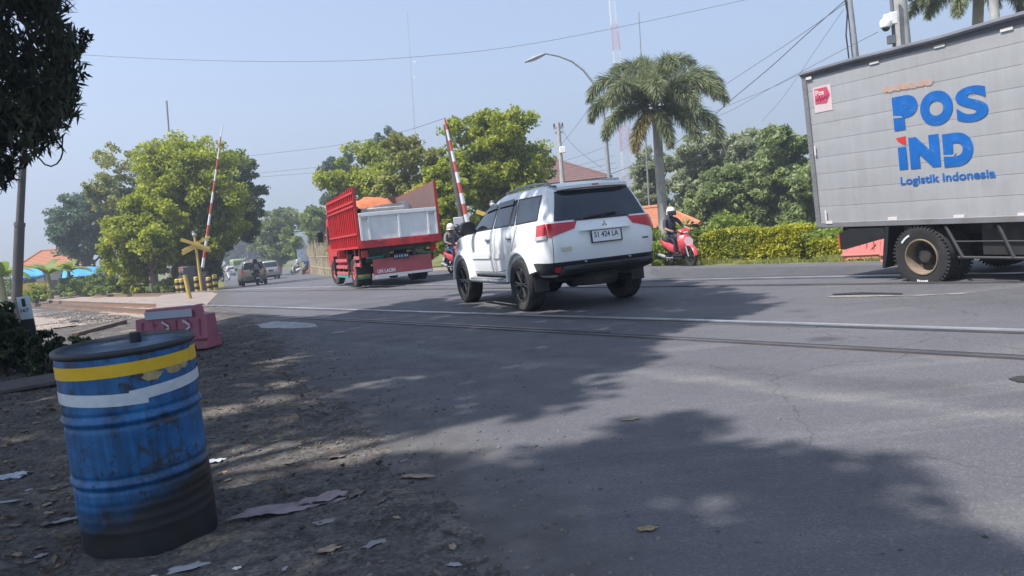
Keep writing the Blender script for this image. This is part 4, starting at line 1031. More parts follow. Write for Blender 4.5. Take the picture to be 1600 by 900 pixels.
# garnish over the plate with number plate recess
m = MB(); m.loft([((-1.055, -.38, 1.10), .02, .015, 0), ((-1.085, -.36, 1.105), .03, .018, 0)], 8); 
m = MB()
for t in range(2): pass
m.box((-1.085, 0, 1.118), (.05, .80, .028)); m.build('plate_garnish', WHITEPAINT, tg, bevel=.01)
plate(suv, (-1.092, .0, 1.02), (0, R_(4), 0), 'S1 424 LA', .46, .16)
m = MB()
for k in range(3):
    a = R_(90+120*k); c = (-1.105+.045, 0, 1.185); d = Vector((0, math.cos(a), math.sin(a))); s2 = Vector((0, -math.sin(a), math.cos(a))); o0 = Vector((-1.066, 0, 1.182)); q = [o0, o0+d*.024+s2*.014, o0+d*.048, o0+d*.024-s2*.014]
    m.add([tuple(v) for v in q]+[tuple(v+Vector((-.006, 0, 0))) for v in q], [(0, 1, 2, 3), (7, 6, 5, 4), (0, 4, 5, 1), (1, 5, 6, 2), (2, 6, 7, 3), (3, 7, 4, 0)])
m.build('emblem', SILVER, tg, smooth=0)
text_mesh('VGT', .05, CHROME, 'badge_lettering', tg, (-1.068, .70, .865), (R_(90), 0, R_(-90)), .002, .008, width=.17, height=.05)
m = MB(); m.box((-1.045, -.63, .93), (.012, .13, .02)); m.build('badge', M('badge_dark', (.08, .08, .085), .4), tg)
m = MB(); p = [(-.62, -.70), (-.70, -.55)]; m.tube([(-1.035, .02, 1.285), (-1.015, -.10, 1.33), (-1.012, -.2, 1.335)], .014, 6); m.tube([(-1.022, .28, 1.285), (-1.025, .05, 1.315), (-1.015, -.15, 1.325), (-1.008, -.24, 1.32)], [.012, .02, .018, .008], 6); m.build('rear_wiper', BLACK, suv, smooth=50)
# spoiler
m = MB(); rows = []
for i in range(13):
    y = -.62+1.24*i/12; k = 1-.10*abs(y/.62)**4; dz = -.012*(y/.62)**2; rows.append([(-.60, y, 1.80+dz), (-.78, y*k, 1.795+dz), (-.905*k, y*k, 1.765+dz), (-.90*k, y*k, 1.722+dz), (-.80, y*k, 1.705+dz), (-.70, y, 1.70+dz)])
m.grid(rows); sp = m.build('spoiler', WHITEPAINT, suv, smooth=50)
m = MB(); m.box((-.905, 0, 1.75), (.012, .10, .018)); m.build('brake_light', REDLENS, sp)
text_mesh('MIVEC', .03, PLATEWHITE, 'window_lettering', rw, (-.862, .10, 1.652), (R_(68), 0, R_(-90)), .001, .002, width=.24, height=.022) if False else None
# bumper: dark lower part
m = MB(); SL.patch(m, [(-1.28, .55), (1.28, .55), (1.30, .715), (-1.30, .715)], .02, 'rear', 1, 44, 5); bp_ = m.build('rear_bumper', BLACK, suv, smooth=50)
m = MB(); m.prism([(-1.12, .66), (-1.135, .60), (-1.09, .545), (-.80, .48), (-.62, .46), (-.62, .56), (-.95, .64)], -.70, .70); m.build('bumper_guard', BLACK, bp_, bevel=.02)
m = MB(); m.tube([(-1.03, .56, .60), (-1.115, .48, .63), (-1.13, 0, .635), (-1.115, -.48, .63), (-1.03, -.56, .60)], .022, 8); m.build('bumper_bar', DARKMETAL, bp_, smooth=50)
for y in (.66, -.66):
    m = MB(); SL.patch(m, [(y-.11, .585), (y+.11, .585), (y+.11, .655), (y-.11, .655)], .026, 'rear', 1, 8, 2); m.build('reflector', REDLENS, bp_, smooth=60)
for y in (.35, -.35): m = MB(); m.cyl((-1.05, y, .69), (-1.10, y, .69), .014, n=10); m.build('parking_sensor', STEEL, bp_)
# underbody
m = MB(); m.b2((-.6, -.62, .42), (3.2, .62, .56)); m.cyl((0, -.75, .40), (0, .75, .40), .06, n=10); m.ball((0, .05, .40), .14); m.lathe([(.1, .33), (.30, .33), (.34, .38), (.34, .46), (.30, .52)], 24, 'Z', (-.62, 0, 0)); m.tube([(-.2, -.35, .42), (-.7, -.42, .40), (-.95, -.45, .38)], .035, 8); m.build('underbody', DARKMETAL, suv, smooth=50)
m = MB(); rows = []
for i in range(15):
    y = -.80+1.6*i/14
    rows.append([(2.60-.10*(y/.8)**2, y*.98, 1.27), (2.18-.1*(y/.8)**2, y*.90, 1.47), (1.70-.1*(y/.8)**2, y*.80, 1.665)])
m.grid(rows)
m.build('windscreen', GLASS, suv, smooth=60)
m = MB(); m.b2((3.60, -.45, .72), (3.66, .45, 1.05)); m.build('grille', CHROME, suv, bevel=.02)

# ---- silver people carriers and other distant cars
def small_car(label, px, py, Y, yaw, paint, glass=GLASS, sc=1., group='cars ahead on the far road', lamp=True, tall=1.0):
    b = base(px, Y)
    r = root('passenger_car', label, 'car', b, (0, 0, yaw), group); r.scale = (sc,)*3
    z = tall
    L = Loft([(.32, -.80, 3.1, .72, .15, .3), (.40, -.88, 3.3, .80, .18, .35), (.62, -.92, 3.40, .83, .18, .4), (.85, -.90, 3.36, .83, .16, .4), (1.0*z, -.87, 3.15, .815, .15, .3), (1.06*z, -.85, 2.7, .80, .15, .25), (1.14*z, -.82, 2.35, .78, .14, .2), (1.45*z, -.72, 1.75, .68, .13, .2), (1.60*z, -.66, 1.45, .62, .13, .2), (1.66*z, -.56, 1.2, .52, .16, .2), (1.69*z, -.3, .8, .3, .2, .2)], .05, .05)
    bd = L.mesh(40).build('body', paint, r, smooth=38); boolean_cut(bd, [((0, .31), .36, -1.2, 1.2), ((2.6, .31), .36, -1.2, 1.2)], DARKMETAL)
    m = MB(); L.patch(m, [(-.66, 1.12*z), (.66, 1.12*z), (.56, 1.54*z), (-.56, 1.54*z)], .008, 'rear', 1, 16, 6); m.build('rear_window', glass, r, smooth=60)
    for sg in (1, -1):
        for q in ([(-.45, 1.13*z), (.55, 1.12*z), (.55, 1.52*z), (-.42, 1.52*z)], [(.62, 1.12*z), (1.35, 1.11*z), (1.30, 1.5*z), (.62, 1.52*z)], [(1.42, 1.11*z), (2.25, 1.10*z), (1.72, 1.45*z), (1.37, 1.5*z)]):
            m = MB(); L.patch(m, q, .007, 'side', sg, 8, 5); m.build('side_window', glass, r, smooth=60)
        m = MB(); L.patch(m, [(.62*sg, .82*z), (.92*sg, .82*z), (.86*sg, 1.16*z), (.68*sg, 1.16*z)], .012, 'rear', 1, 6, 6); m.build('tail_light', REDLENS, r, smooth=60)
        for ax in (0, 2.6): wheel(r, (ax, .72*sg, .31), .31, .2, SILVER, sg, .62, 5)
        m = MB(); yy = .84*sg; m.loft([((1.98, yy+.06*sg, 1.18*z), .07, .05, 0), ((1.92, yy+.08*sg, 1.18*z), .10, .075, 0), ((1.86, yy+.08*sg, 1.18*z), .09, .07, 0)], 10); m.build('side_mirror', paint, r, smooth=50)
    m = MB(); L.patch(m, [(-1.0, .36), (1.0, .36), (1.0, .60), (-1.0, .60)], .02, 'rear', 1, 20, 3); m.build('rear_bumper', paint, r, smooth=60)
    m = MB(); L.patch(m, [(-.95, .33), (.95, .33), (.95, .40), (-.95, .40)], .03, 'rear', 1, 20, 2); m.build('bumper_skirt', BLACK, r, smooth=60)
    plate(r, (-.935, 0, .80), (0, 0, 0), None, .42, .14, BLACK, frame=False)
    m = MB(); m.b2((-.5, -.5, .2), (2.9, .5, .36)); m.build('underbody', DARKMETAL, r)
    return r
GOLD = M('beige_silver_paint', (.21, .20, .165), .35, metal=.4, var=.06, coat=.3)
small_car('beige silver people carrier with opened dark rear window beside the motorcyclist', 398, 444.5, 54, 1.98, GOLD, sc=1.04)
small_car('pale silver people carrier ahead of the motorcyclist, right of the beige one', 423, 436, 74, 1.98, SILVER, sc=1.06)
small_car('small dark blue car far down the road at left', 339, 431, 100, 1.99, M('blue_paint', (.05, .09, .17), .35, coat=.3), group='cars far down the road')
small_car('small pale car far down the road behind the oncoming motorcycles', 361, 424.5, 135, 1.99, M('pale_paint', (.5, .5, .5), .4, coat=.3), group='cars far down the road')

# ---- green bus far away
bus = root('bus', 'pale green bus far down the road', 'bus', base(373, 165), (0, 0, 1.98))
BUSG = M('bus_green', (.33, .42, .10), .45, var=.08)
m = MB(); m.b2((-2.2, -1.15, .5), (6.3, 1.15, 3.0)); m.build('body', BUSG, bus, bevel=.18)
m = MB(); m.b2((-2.23, -.95, 1.7), (-2.19, .95, 2.55)); m.build('rear_window', GLASS, bus, bevel=.01)
for sg in (1, -1):
    m = MB(); m.b2((-1.9, 1.14*sg, 1.7), (6.0, 1.17*sg, 2.45)); m.build('side_window', GLASS, bus)
    for ax in (0, 4.6): wheel(bus, (ax, .98*sg, .48), .48, .28, SILVER, sg, .6, 5)
    m = MB(); m.b2((-2.24, .85*sg, .95), (-2.19, 1.08*sg, 1.25)); m.build('tail_light', REDLENS, bus)
m = MB(); m.b2((-2.26, -1.1, .45), (-2.15, 1.1, .75)); m.build('bumper', BLACK, bus, bevel=.02)
#@@SPLIT4
# ---- red dump truck
TW = 1.157; TR0 = -1.66; TL = 4.26
truck = root('dump_truck', 'red high-sided truck with a white tailgate leaving the crossing', 'truck', (-3.617, 23.252, .05), (0, 0, 1.969))
TRED = M('truck_red', (.60, .028, .035), .45, var=.12, scale=3, dirt=(.30, .05, .04), damt=.3, coat=.1, streak=.22)
TPINK = M('faded_red', (.48, .10, .11), .6, var=.15, dirt=(.25, .08, .07), damt=.3)
TWHITE = M('truck_white', (.82, .81, .81), .45, var=.05, dirt=(.5, .46, .44), damt=.12, streak=.06)
TBROWN = M('rusted_board', (.17, .105, .09), .8, var=.25, scale=3, dirt=(.08, .05, .04), damt=.35)
TEAL = M('teal_paint', (.03, .28, .22), .5, var=.15)
TORANGE = M('orange_tarpaulin', (.42, .13, .05), .75, var=.15, scale=4)
TGREY = M('grey_sacks', (.10, .10, .12), .8, var=.3, scale=2)
# boards: top edge falls a little towards the cab
for sg, nm in ((1, 'side_board'), (-1, 'side_board')):
    x1 = TR0+TL; m = MB(); m.cur = 0
    m.prism([(TR0, 1.12), (x1, 1.12), (x1, 2.69), (TR0, 2.83)], TW*sg, (TW-.022)*sg)
    m.cur = 1; m.prism([(TR0+.005, 1.15), (x1-.005, 1.15), (x1-.005, 2.67), (TR0+.005, 2.81)], (TW-.0245)*sg, (TW-.03)*sg); m.cur = 0
    n = 15
    for i in range(n+1):
        x = TR0+.03+(TL-.06)*i/n; zt = 2.83-.14*i/n; m.b2((x-.025, (TW+.002)*sg, 1.14), (x+.025, (TW+.05)*sg, zt))
    for z0 in (1.13, 1.50, 2.28, 2.40, 2.64):
        m.add([(TR0, (TW+.003)*sg, z0), (x1, (TW+.003)*sg, z0-.04*(z0 > 2)), (x1, (TW+.062)*sg, z0-.04*(z0 > 2)), (TR0, (TW+.062)*sg, z0), (TR0, (TW+.003)*sg, z0+.055), (x1, (TW+.003)*sg, z0+.055-.04*(z0 > 2)), (x1, (TW+.062)*sg, z0+.055-.04*(z0 > 2)), (TR0, (TW+.062)*sg, z0+.055)], [(0, 1, 2, 3), (4, 5, 6, 7), (0, 1, 5, 4), (1, 2, 6, 5), (2, 3, 7, 6), (3, 0, 4, 7)])
    sb = m.build(nm, [TRED, TBROWN], truck, smooth=0)
    sb['label'] = 'ribbed bright red side board' if sg > 0 else 'side board whose rusty brown inner face shows'
m = MB(); m.b2((TR0-.02, -TW, 1.115), (TR0+.07, TW, 1.32)); m.b2((TR0+.07, -TW+.03, 1.13), (TR0+TL, TW-.03, 1.25)); m.build('bed_frame', TRED, truck, bevel=.01)
tgt = MB(); tgt.b2((TR0-.005, -TW+.05, 1.325), (TR0+.03, TW-.05, 2.076))
tgt.b2((TR0-.05, -TW+.04, 1.99), (TR0-.006, TW-.04, 2.09))
for y in (TW-.07, TW-.30, 0, -TW+.30, -TW+.07): tgt.b2((TR0-.045, y-.03, 1.33), (TR0-.007, y+.03, 1.985))
tailgate = tgt.build('tailgate', TWHITE, truck, bevel=.006)
m = MB()
for y in (TW-.2, -TW+.2): m.b2((TR0-.065, y-.10, 1.90), (TR0-.052, y+.10, 1.945))
m.build('latch', STEEL, tailgate)
m = MB()
for y in (.6, -.05, -.7): m.b2((TR0-.045, y-.06, 1.27), (TR0-.022, y+.06, 1.305))
m.build('hinge', TPINK, truck)
m = MB(); m.b2((TR0+TL, -TW, 1.12), (TR0+TL+.05, TW, 2.75)); m.build('front_board', [TBROWN], truck)
# load: dark sacks under an orange sheet
m = MB(); rows = []
for i in range(22):
    x = TR0+.5+3.5*i/21; row = []
    for j in range(15):
        y = -.95+1.75*j/14; e = min(1, min(i, 21-i)/3)*min(1, min(j, 14-j)/2.5); row.append((x, y, 1.5+.80*e+.12*fbm(np.array([x*2.1]), np.array([y*2.1]), 1., 6)[0]+.12*i/21))
    rows.append(row)
m.grid(rows); m.build('load', TGREY, truck, smooth=60)
m = MB(); rows = []
for i in range(20):
    x = TR0+1.0+3.0*i/19; row = []
    for j in range(17):
        y = -.25+1.25*j/16; e = min(1, min(i, 19-i)/2.5)*min(1, min(j, 16-j)/2); row.append((x, y, 2.25+.27*e**.6+.17*fbm(np.array([x*3.2]), np.array([y*2.6]), 1., 16)[0]+.05*i/19))
    rows.append(row)
m.grid(rows); m.build('tarpaulin', TORANGE, truck, smooth=60)
m = MB(); m.b2((TR0+.3, -.3, 1.9), (TR0+.45, .95, 2.22)); m.build('load_box', M('pale_box', (.45, .43, .40), .7, var=.2), truck, bevel=.02)
# chassis, splash board and lamps
m = MB()
for y in (.38, -.38): m.b2((TR0+.1, y-.05, .80), (4.3, y+.05, 1.00))
for x in (-1.5, -.6, .7, 2.0, 3.2): m.b2((x-.06, -.9, .98), (x+.06, .9, 1.12))
m.cyl((0, -.9, .42), (0, .9, .42), .08, n=10); m.ball((0, 0, .42), .2); m.cyl((3.287, -.85, .42), (3.287, .85, .42), .06, n=10)
m.b2((1.0, -.85, .5), (2.0, -.45, .95)); m.b2((1.0, .5, .55), (1.8, .9, .95)); m.b2((-1.35, -1.0, .72), (-1.25, .95, .80)); m.build('chassis', DARKMETAL, truck)
m = MB(); m.b2((-1.40, -.92, .27), (-1.375, .80, .79)); spb = m.build('splash_board', TPINK, truck, bevel=.005)
m = MB(); m.b2((-1.405, -.90, .27), (-1.395, .78, .34)); m.build('white_stripe', TWHITE, spb)
text_mesh('UN LAON', .12, TWHITE, 'lettering', spb, (-1.404, .70, .38), (R_(90), 0, R_(-90)), .006, .006, width=.52, height=.11)
plate(truck, (-1.43, -.03, .80), (0, 0, 0), None, .44, .15, M('dark_plate', (.05, .06, .10), .5, var=.2), frame=False)
m = MB()
for k, y in enumerate((.10, .16, .02, -.05, -.14, -.20)): m.b2((-1.4385, y-.015, .775), (-1.437, y+.015, .83))
m.build('plate_characters', TWHITE, truck)
for y in (.30, -.32): m = MB(); m.b2((-1.42, y-.12, .90), (-1.40, y+.12, .96)); m.build('reflector', YELLOW, truck)
m = MB(); m.tube([(-1.36, .95, .84), (-1.36, .48, .84), (-1.36, .42, .95), (-1.36, .42, 1.05)], .03, 8); m.build('teal_pipe', TEAL, truck, smooth=50); m = MB(); m.tube([(-1.36, -.95, .84), (-1.36, -.55, .84)], .03, 8); m.build('teal_pipe', TEAL, truck, smooth=50)
for y in (1.0, -1.0): m = MB(); m.b2((-1.45, y-.09, .86), (-1.36, y+.09, 1.06)); m.build('tail_light', REDLENS, truck, bevel=.01)
for sg in (1, -1):
    m = MB()
    for z in (.86, .66): m.b2((-1.1, 1.06*sg, z-.05), (-.35, 1.11*sg, z+.05))
    m.b2((-1.05, 1.04*sg, .58), (-.98, 1.085*sg, 1.1)); m.b2((-.45, 1.04*sg, .6), (-.38, 1.085*sg, 1.1)); m.build('side_guard', TPINK, truck, bevel=.006); m = MB()
    for z in (.80, .60, .40): m.b2((.75, 1.06*sg, z-.05), (2.55, 1.11*sg, z+.05))
    for x in (.85, 1.7, 2.45): m.b2((x-.03, 1.03*sg, .35), (x+.03, 1.058*sg, 1.1))
    m.build('side_guard', TPINK, truck, bevel=.006)
    m = MB(); m.b2((.75, 1.062*sg, .27), (2.55, 1.108*sg, .34)); m.build('guard_stripe', TEAL, truck)
    m = MB(); m.b2((-.62, .72*sg, .22), (-.60, 1.12*sg, .85)); mf = m.build('mud_flap', BLACK, truck)
    m = MB(); m.b2((-.626, .74*sg, .30), (-.622, 1.10*sg, .37)); m.build('flap_stripe', YELLOW, mf)
    m = MB(); m.b2((-.626, .74*sg, .24), (-.622, 1.10*sg, .295)); m.build('flap_stripe', TEAL, mf)
    wheel(truck, (0, .98*sg, .42), .42, .22, TPINK, sg, .52, 5); wheel(truck, (0, .73*sg, .42), .42, .22, DARKMETAL, sg, .52, 5)
    fw_ = wheel(truck, (3.287, .93*sg, .42), .42, .23, TPINK, sg, .52, 5); fw_.rotation_euler = (0, 0, R_(8))
# cab
m = MB(); m.prism([(2.72, .55), (4.55, .55), (4.62, 1.2), (4.40, 2.05), (4.25, 2.25), (2.75, 2.25)], -.98, .98); cab = m.build('cab', TRED, truck, bevel=.06)
for sg in (1, -1):
    m = MB(); m.prism([(3.15, 1.35), (4.30, 1.35), (4.15, 1.98), (3.15, 1.98)], .982*sg, .99*sg); m.build('cab_window', GLASS, cab)
    m = MB(); m.box((4.45, 1.20*sg, 1.65), (.06, .2, .36)); m.cyl((4.4, .97*sg, 1.75), (4.45, 1.12*sg, 1.75), .015); m.build('cab_mirror', BLACK, cab, bevel=.02)
m = MB(); m.add([(4.585, -.85, 1.38), (4.585, .85, 1.38), (4.43, .80, 2.0), (4.43, -.80, 2.0)], [(0, 1, 2, 3)]); m.build('windscreen', GLASS, cab)
m = MB(); m.b2((2.75, .98, .30), (2.80, 1.13, .95)); m.build('front_flap', BLACK, cab)

# ---- grey box truck at right
pos = root('box_truck', 'grey aluminium box truck with blue postal lettering on its side', 'truck', (6.286, 10.479, -.005))
yaw, pt, rl = -1.14, -.026, .066
Mz = Matrix.Rotation(yaw, 4, 'Z') @ Matrix.Rotation(-pt, 4, 'Y') @ Matrix.Rotation(rl, 4, 'X')
pos.rotation_euler = Mz.to_euler()
ALU = M('box_aluminium', (.42, .418, .425), .5, metal=.25, var=.07, scale=.8, dirt=(.34, .333, .33), damt=.3, dscale=1.6, bump=.5, bscale=2.2, streak=.07)
ALUD = M('box_trim', (.26, .26, .27), .5, metal=.4, var=.12, dirt=(.16, .14, .12), damt=.3)
TARP = M('roof_rubber', (.12, .125, .14), .6, var=.3, scale=2)
PBLUE = M('postal_blue', (.004, .125, .44), .5, var=.15, scale=3, dirt=(.13, .24, .42), damt=.2, dscale=7, streak=.15)
BX0, BX1, BZ0, BZ1 = -1.65, 4.0, .90, 3.06
m = MB(); m.b2((BX0, -.985, BZ0), (BX1, .985, BZ1)); 
nz_ = 9
for sg in (-1, 1):
    for i in range(nz_):   # overlapping horizontal sheets: each stands out at its lower edge
        z0 = BZ0+(BZ1-BZ0)*i/nz_; z1 = BZ0+(BZ1-BZ0)*(i+1)/nz_; k = 14
        rows = []
        for z, dy in ((z0, .0045), (z0+.002, .0065), (z0+.10, .0062), (z1-.02, .0052), (z1-.001, .0040)):
            row = []
            for a in range(29):
                x = BX0+.04+(BX1-BX0-.08)*a/28; wv = .0012*math.sin(x*3.1+i*1.7)+.0010*math.sin(x*7.3+i)
                row.append((x, sg*(.985+dy+wv*math.sin(math.pi*(z-z0)/(z1-z0+1e-6))), z))
            rows.append(row)
        m.grid(rows)
bx = m.build('cargo_box', ALU, pos, smooth=25)
m = MB(); m.b2((BX0-.02, -1.01, BZ0-.075), (BX1, 1.01, BZ0+.004)); m.build('floor_rail', ALUD, pos, bevel=.008)
for y in (-1, 1):
    m = MB(); m.b2((BX0-.025, min(y*.955, y*1.012), BZ0-.06), (BX0+.055, max(y*.955, y*1.012), BZ1+.03))
    for i in range(16): m.ball((BX0+.02, y*1.012, BZ0+.08+i*.135), .009, 8, 5)
    m.build('corner_post', ALUD, pos, smooth=40)
m = MB(); m.tube([(BX0-.03, -1.005, BZ1+.02), (BX0+.8, -1.01, BZ1+.035), (.5, -1.008, BZ1+.02), (1.3, -1.012, BZ1+.04), (BX1, -1.01, BZ1+.03)], .038, 8); m.tube([(BX0-.03, 1.005, BZ1+.02), (BX1, 1.01, BZ1+.03)], .035, 8); m.tube([(BX0-.03, 1.005, BZ1+.02), (BX0-.03, -1.005, BZ1+.02)], .035, 8); m.b2((BX0-.02, -.99, BZ1), (BX1, .99, BZ1+.035)); m.b2((BX0, -1.006, BZ1-.05), (BX1, -1.0, BZ1)); m.build('roof_edge', TARP, pos, smooth=40)
m = MB()
for y in (-1, 1): m.b2((BX0-.03, min(0, y)+.01*(y > 0), BZ0+.02), (BX0-.012, max(0, y)-.01*(y < 0)-.06*(y > 0), BZ1-.02))
m.build('rear_door', ALUD, pos, bevel=.01)
YP = -.9965
def side_text(s, x0, x1, z0, z1, bold, mat, nm='lettering'): return text_mesh(s, .4, mat, nm, bx, (x0, YP, z0), (R_(90), 0, 0), bold, .003, width=x1-x0, height=z1-z0)
side_text('P', -.225, .135, 2.07, 2.50, .035, PBLUE); side_text('O', .165, .60, 2.06, 2.48, .03, PBLUE); side_text('S', .64, 1.03, 2.04, 2.455, .016, PBLUE)
side_text('I', -.20, -.075, 1.56, 1.85, .03, PBLUE); side_text('N', -.035, .385, 1.555, 1.955, .035, PBLUE); side_text('D', .43, .815, 1.535, 1.94, .035, PBLUE)
m = MB(); m.prism([(-.215, 1.975), (-.075, 1.985), (-.075, 1.875), (-.14, 1.90), (-.19, 1.94)], YP-.002, YP+.002); m.build('red_mark', M('postal_red', (.60, .03, .03), .5), bx)
side_text('Logistik Indonesia', -.20, 1.055, 1.33, 1.465, .008, PBLUE)
# white cuts through the letters P and D
m = MB(); m.prism([(-.22, 2.235), (-.10, 2.225), (-.10, 2.245), (-.22, 2.262)], YP-.0035, YP-.0025); m.prism([(.43, 1.665), (.56, 1.655), (.60, 1.70), (.585, 1.71), (.55, 1.675), (.43, 1.685)], YP-.0035, YP-.0025); m.build('letter_gap', ALU, bx, smooth=0)
# faded orange smears left of old lettering
OSM = M('faded_orange', (.50, .25, .13), .6, var=.25, scale=14, dirt=(.345, .34, .345), damt=.75, dscale=8)
m = MB(); rnd = random.Random(5)
pl = []
for k in range(61): x = -.34+.72*k/60; pl.append((x, 2.612-.03*(x+.3)-.028*(1 if 1 < k < 59 else .2)-.016*rnd.random()+(.016 if k % 9 in (4, 5) else 0)))
for k in range(60, -1, -1): x = -.34+.72*k/60; pl.append((x, 2.618-.03*(x+.3)+.026*(1 if 1 < k < 59 else .2)+.018*rnd.random()-(.014 if k % 7 in (2,) else 0)))
m.prism(pl, YP-.0008, YP+.002)
m.build('faded_lettering', OSM, bx, smooth=0)
m = MB(); m.prism([(-1.50, 2.50), (-1.18, 2.50), (-1.18, 2.86), (-1.50, 2.86)], YP, YP+.003); stk = m.build('sticker', M('sticker_pink', (.62, .50, .50), .5, var=.06), bx)
m = MB(); m.prism([(-1.475, 2.62), (-1.27, 2.61), (-1.20, 2.72), (-1.25, 2.835), (-1.47, 2.835)], YP-.003, YP-.001); m.build('sticker_arrow', M('sticker_red', (.52, .07, .13), .5, var=.1), stk)
text_mesh('Pos', .1, M('sticker_white', (.66, .58, .58), .5), 'sticker_lettering', stk, (-1.455, YP-.0035, 2.735), (R_(90), 0, 0), .003, .003, width=.15, height=.075)
m = MB(); m.tube([(-1.47, YP-.005, 2.67), (-1.44, YP-.005, 2.69), (-1.42, YP-.005, 2.66), (-1.39, YP-.005, 2.72), (-1.38, YP-.005, 2.65), (-1.34, YP-.005, 2.71), (-1.33, YP-.005, 2.66), (-1.29, YP-.005, 2.71), (-1.28, YP-.005, 2.67), (-1.24, YP-.005, 2.72)], .004, 5); m.build('scribble', INK, stk)
REFL = M('reflective_tape', (.66, .61, .58), .4, var=.1, scale=30)
def px_plane(px, py, yv=YP):
    R3 = np.array(Mz.to_3x3()); v = R3.T @ ray(px, py); o0 = R3.T @ (np.array([0, 0, CH])-np.array(pos.location)); k = (yv-o0[1])/v[1]; q = o0+k*v; return q[0], q[2]
m = MB()
for px, py in ((1395, 342), (1499, 339), (1366, 97), (1468, 71), (1573, 45), (1600, 336)):
    x, z = px_plane(px, py); m = MB(); m.prism([(x-.07, z-.022), (x+.07, z-.022), (x+.07, z+.022), (x-.07, z+.022)], YP-.008, YP+.004); m.build('reflective_strip', REFL, bx)
for px, py, a, b_ in ((1292, 337, .015, .08), (1297, 347, .06, .022), (1275, 235, .015, .07), (1265, 122, .05, .02)):
    x, z = px_plane(px, py); m = MB(); m.prism([(x-a, z-b_), (x+a, z-b_), (x+a, z+b_), (x-a, z+b_)], -1.0185, -1.0121); m.build('reflective_strip', REFL, bx)
# chassis
m = MB()
for y in (.36, -.36): m.b2((-1.5, y-.05, .62), (5.2, y+.05, .82))
for x in (-1.2, -.2, .9, 2.0, 3.0): m.b2((x-.05, -.95, .76), (x+.05, .95, .83))
m.cyl((0, -.9, .40), (0, .9, .40), .08, n=12); m.ball((0, 0, .40), .2); m.b2((.75, -.86, .42), (2.6, -.42, .80)); m.b2((.75, .42, .42), (2.6, .86, .80)); m.b2((2.7, -.6, .3), (3.6, .6, .8)); m.build('chassis', DARKMETAL, pos)
m = MB(); m.prism([(-1.28, .735), (-1.28, .50), (-1.22, .495), (-.52, .66), (-.52, .80), (-1.1, .80)], -1.0, -.93); m.prism([(-1.28, .735), (-1.28, .50), (-1.22, .495), (-.52, .66), (-.52, .80), (-1.1, .80)], .93, 1.0); m.b2((-1.275, -.93, .52), (-1.22, .93, .72)); rb = m.build('rear_underrun', BLACK, pos)
for y in (-.95, .95): m = MB(); m.b2((-1.31, y-.05, .51), (-1.283, y+.05, .72)); m.build('tail_light', M('orange_lens', (.50, .10, .03), .3, var=.2), rb)
DISH = M('rusty_dish', (.21, .155, .105), .8, var=.3, scale=7, dirt=(.09, .07, .055), damt=.3)
def dual(ax, sg, single=False):
    for k, yc in enumerate((.89,) if single else (.89, .64)):
        e = sub('wheel', pos, (ax, yc*sg, .40)); r = .40; h = .115
        m = MB(); prof = [(r*.60, -h*.85), (r*.82, -h), (r*.93, -h*.98), (r*.99, -h*.75), (r, -h*.4), (r*.975, -h*.36), (r*.975, -h*.30), (r, -h*.26), (r, h*.26), (r*.975, h*.30), (r*.975, h*.36), (r, h*.4), (r*.99, h*.75), (r*.93, h*.98), (r*.82, h), (r*.60, h*.85), (r*.60, -h*.85)]
        m.lathe(prof, 48, 'Y')
        for i in range(48):   # shoulder lugs
            a = 2*math.pi*i/48
            for s2 in (-1, 1): m.box((math.cos(a)*r*.965, s2*h*.90, math.sin(a)*r*.965), (.05, .02, .022), (0, -a, 0))
        ty = m.build('tyre', RUBBER, e, smooth=40)
        m = MB(); f = sg*h*.85; m.lathe([(r*.60, f), (r*.585, f+sg*.012), (r*.55, f+sg*.010), (r*.53, f-sg*.02), (r*.50, f-sg*.06), (r*.49, f-sg*.14)], 48, 'Y'); m.build('rim', DISH, e, smooth=40)
        m = MB(); m.lathe([(r*.49, f-sg*.14), (r*.30, f-sg*.15), (r*.26, f-sg*.10), (r*.20, f-sg*.06), (.001, f-sg*.055)], 32, 'Y')
        for i in range(6): a = i*1.047; m.cyl((math.cos(a)*r*.38, f-sg*.15, math.sin(a)*r*.38), (math.cos(a)*r*.38, f-sg*.115, math.sin(a)*r*.38), .014, n=6)
        m.build('hub', DARKMETAL, e, smooth=40)
        if sg < 0 and k == 0 and ax == 0:
            m = MB(); yy = -h-.0005
            for a0, a1 in ((118, 142), (258, 282)):
                for q in np.linspace(a0, a1, 6): a = R_(q); m.box((math.cos(a)*r*.80, yy, math.sin(a)*r*.80), (.024, .006, .020), (0, -a, 0))
            m.build('tyre_lettering', TWHITE, e)
dual(0, -1); dual(0, 1); dual(3.3, -1, True); dual(3.3, 1, True)
for sg in (-1, 1): m = MB(); m.prism([(-.50, .82), (-.44, .82), (-.50, .46), (-.56, .24), (-.60, .24), (-.56, .5)], 1.0*sg, .55*sg); m.build('mud_flap', BLACK, pos)
GG_ = M('grey_guard', (.05, .05, .052), .6, metal=.3, var=.2)
for sg in (-1, 1):
    m = MB()
    for a, b_ in (((.36, .80), (.56, .40)), ((1.03, .80), (1.19, .40)), ((2.0, .80), (2.0, .40))): m.tube([(a[0], .97*sg, a[1]), (b_[0], .97*sg, b_[1])], .022, 6)
    m.tube([(.50, .97*sg, .40), (2.6, .97*sg, .40)], .018, 6); m.tube([(.46, .97*sg, .60), (2.6, .97*sg, .60)], .010, 6); m.build('side_guard', GG_, pos, smooth=40)
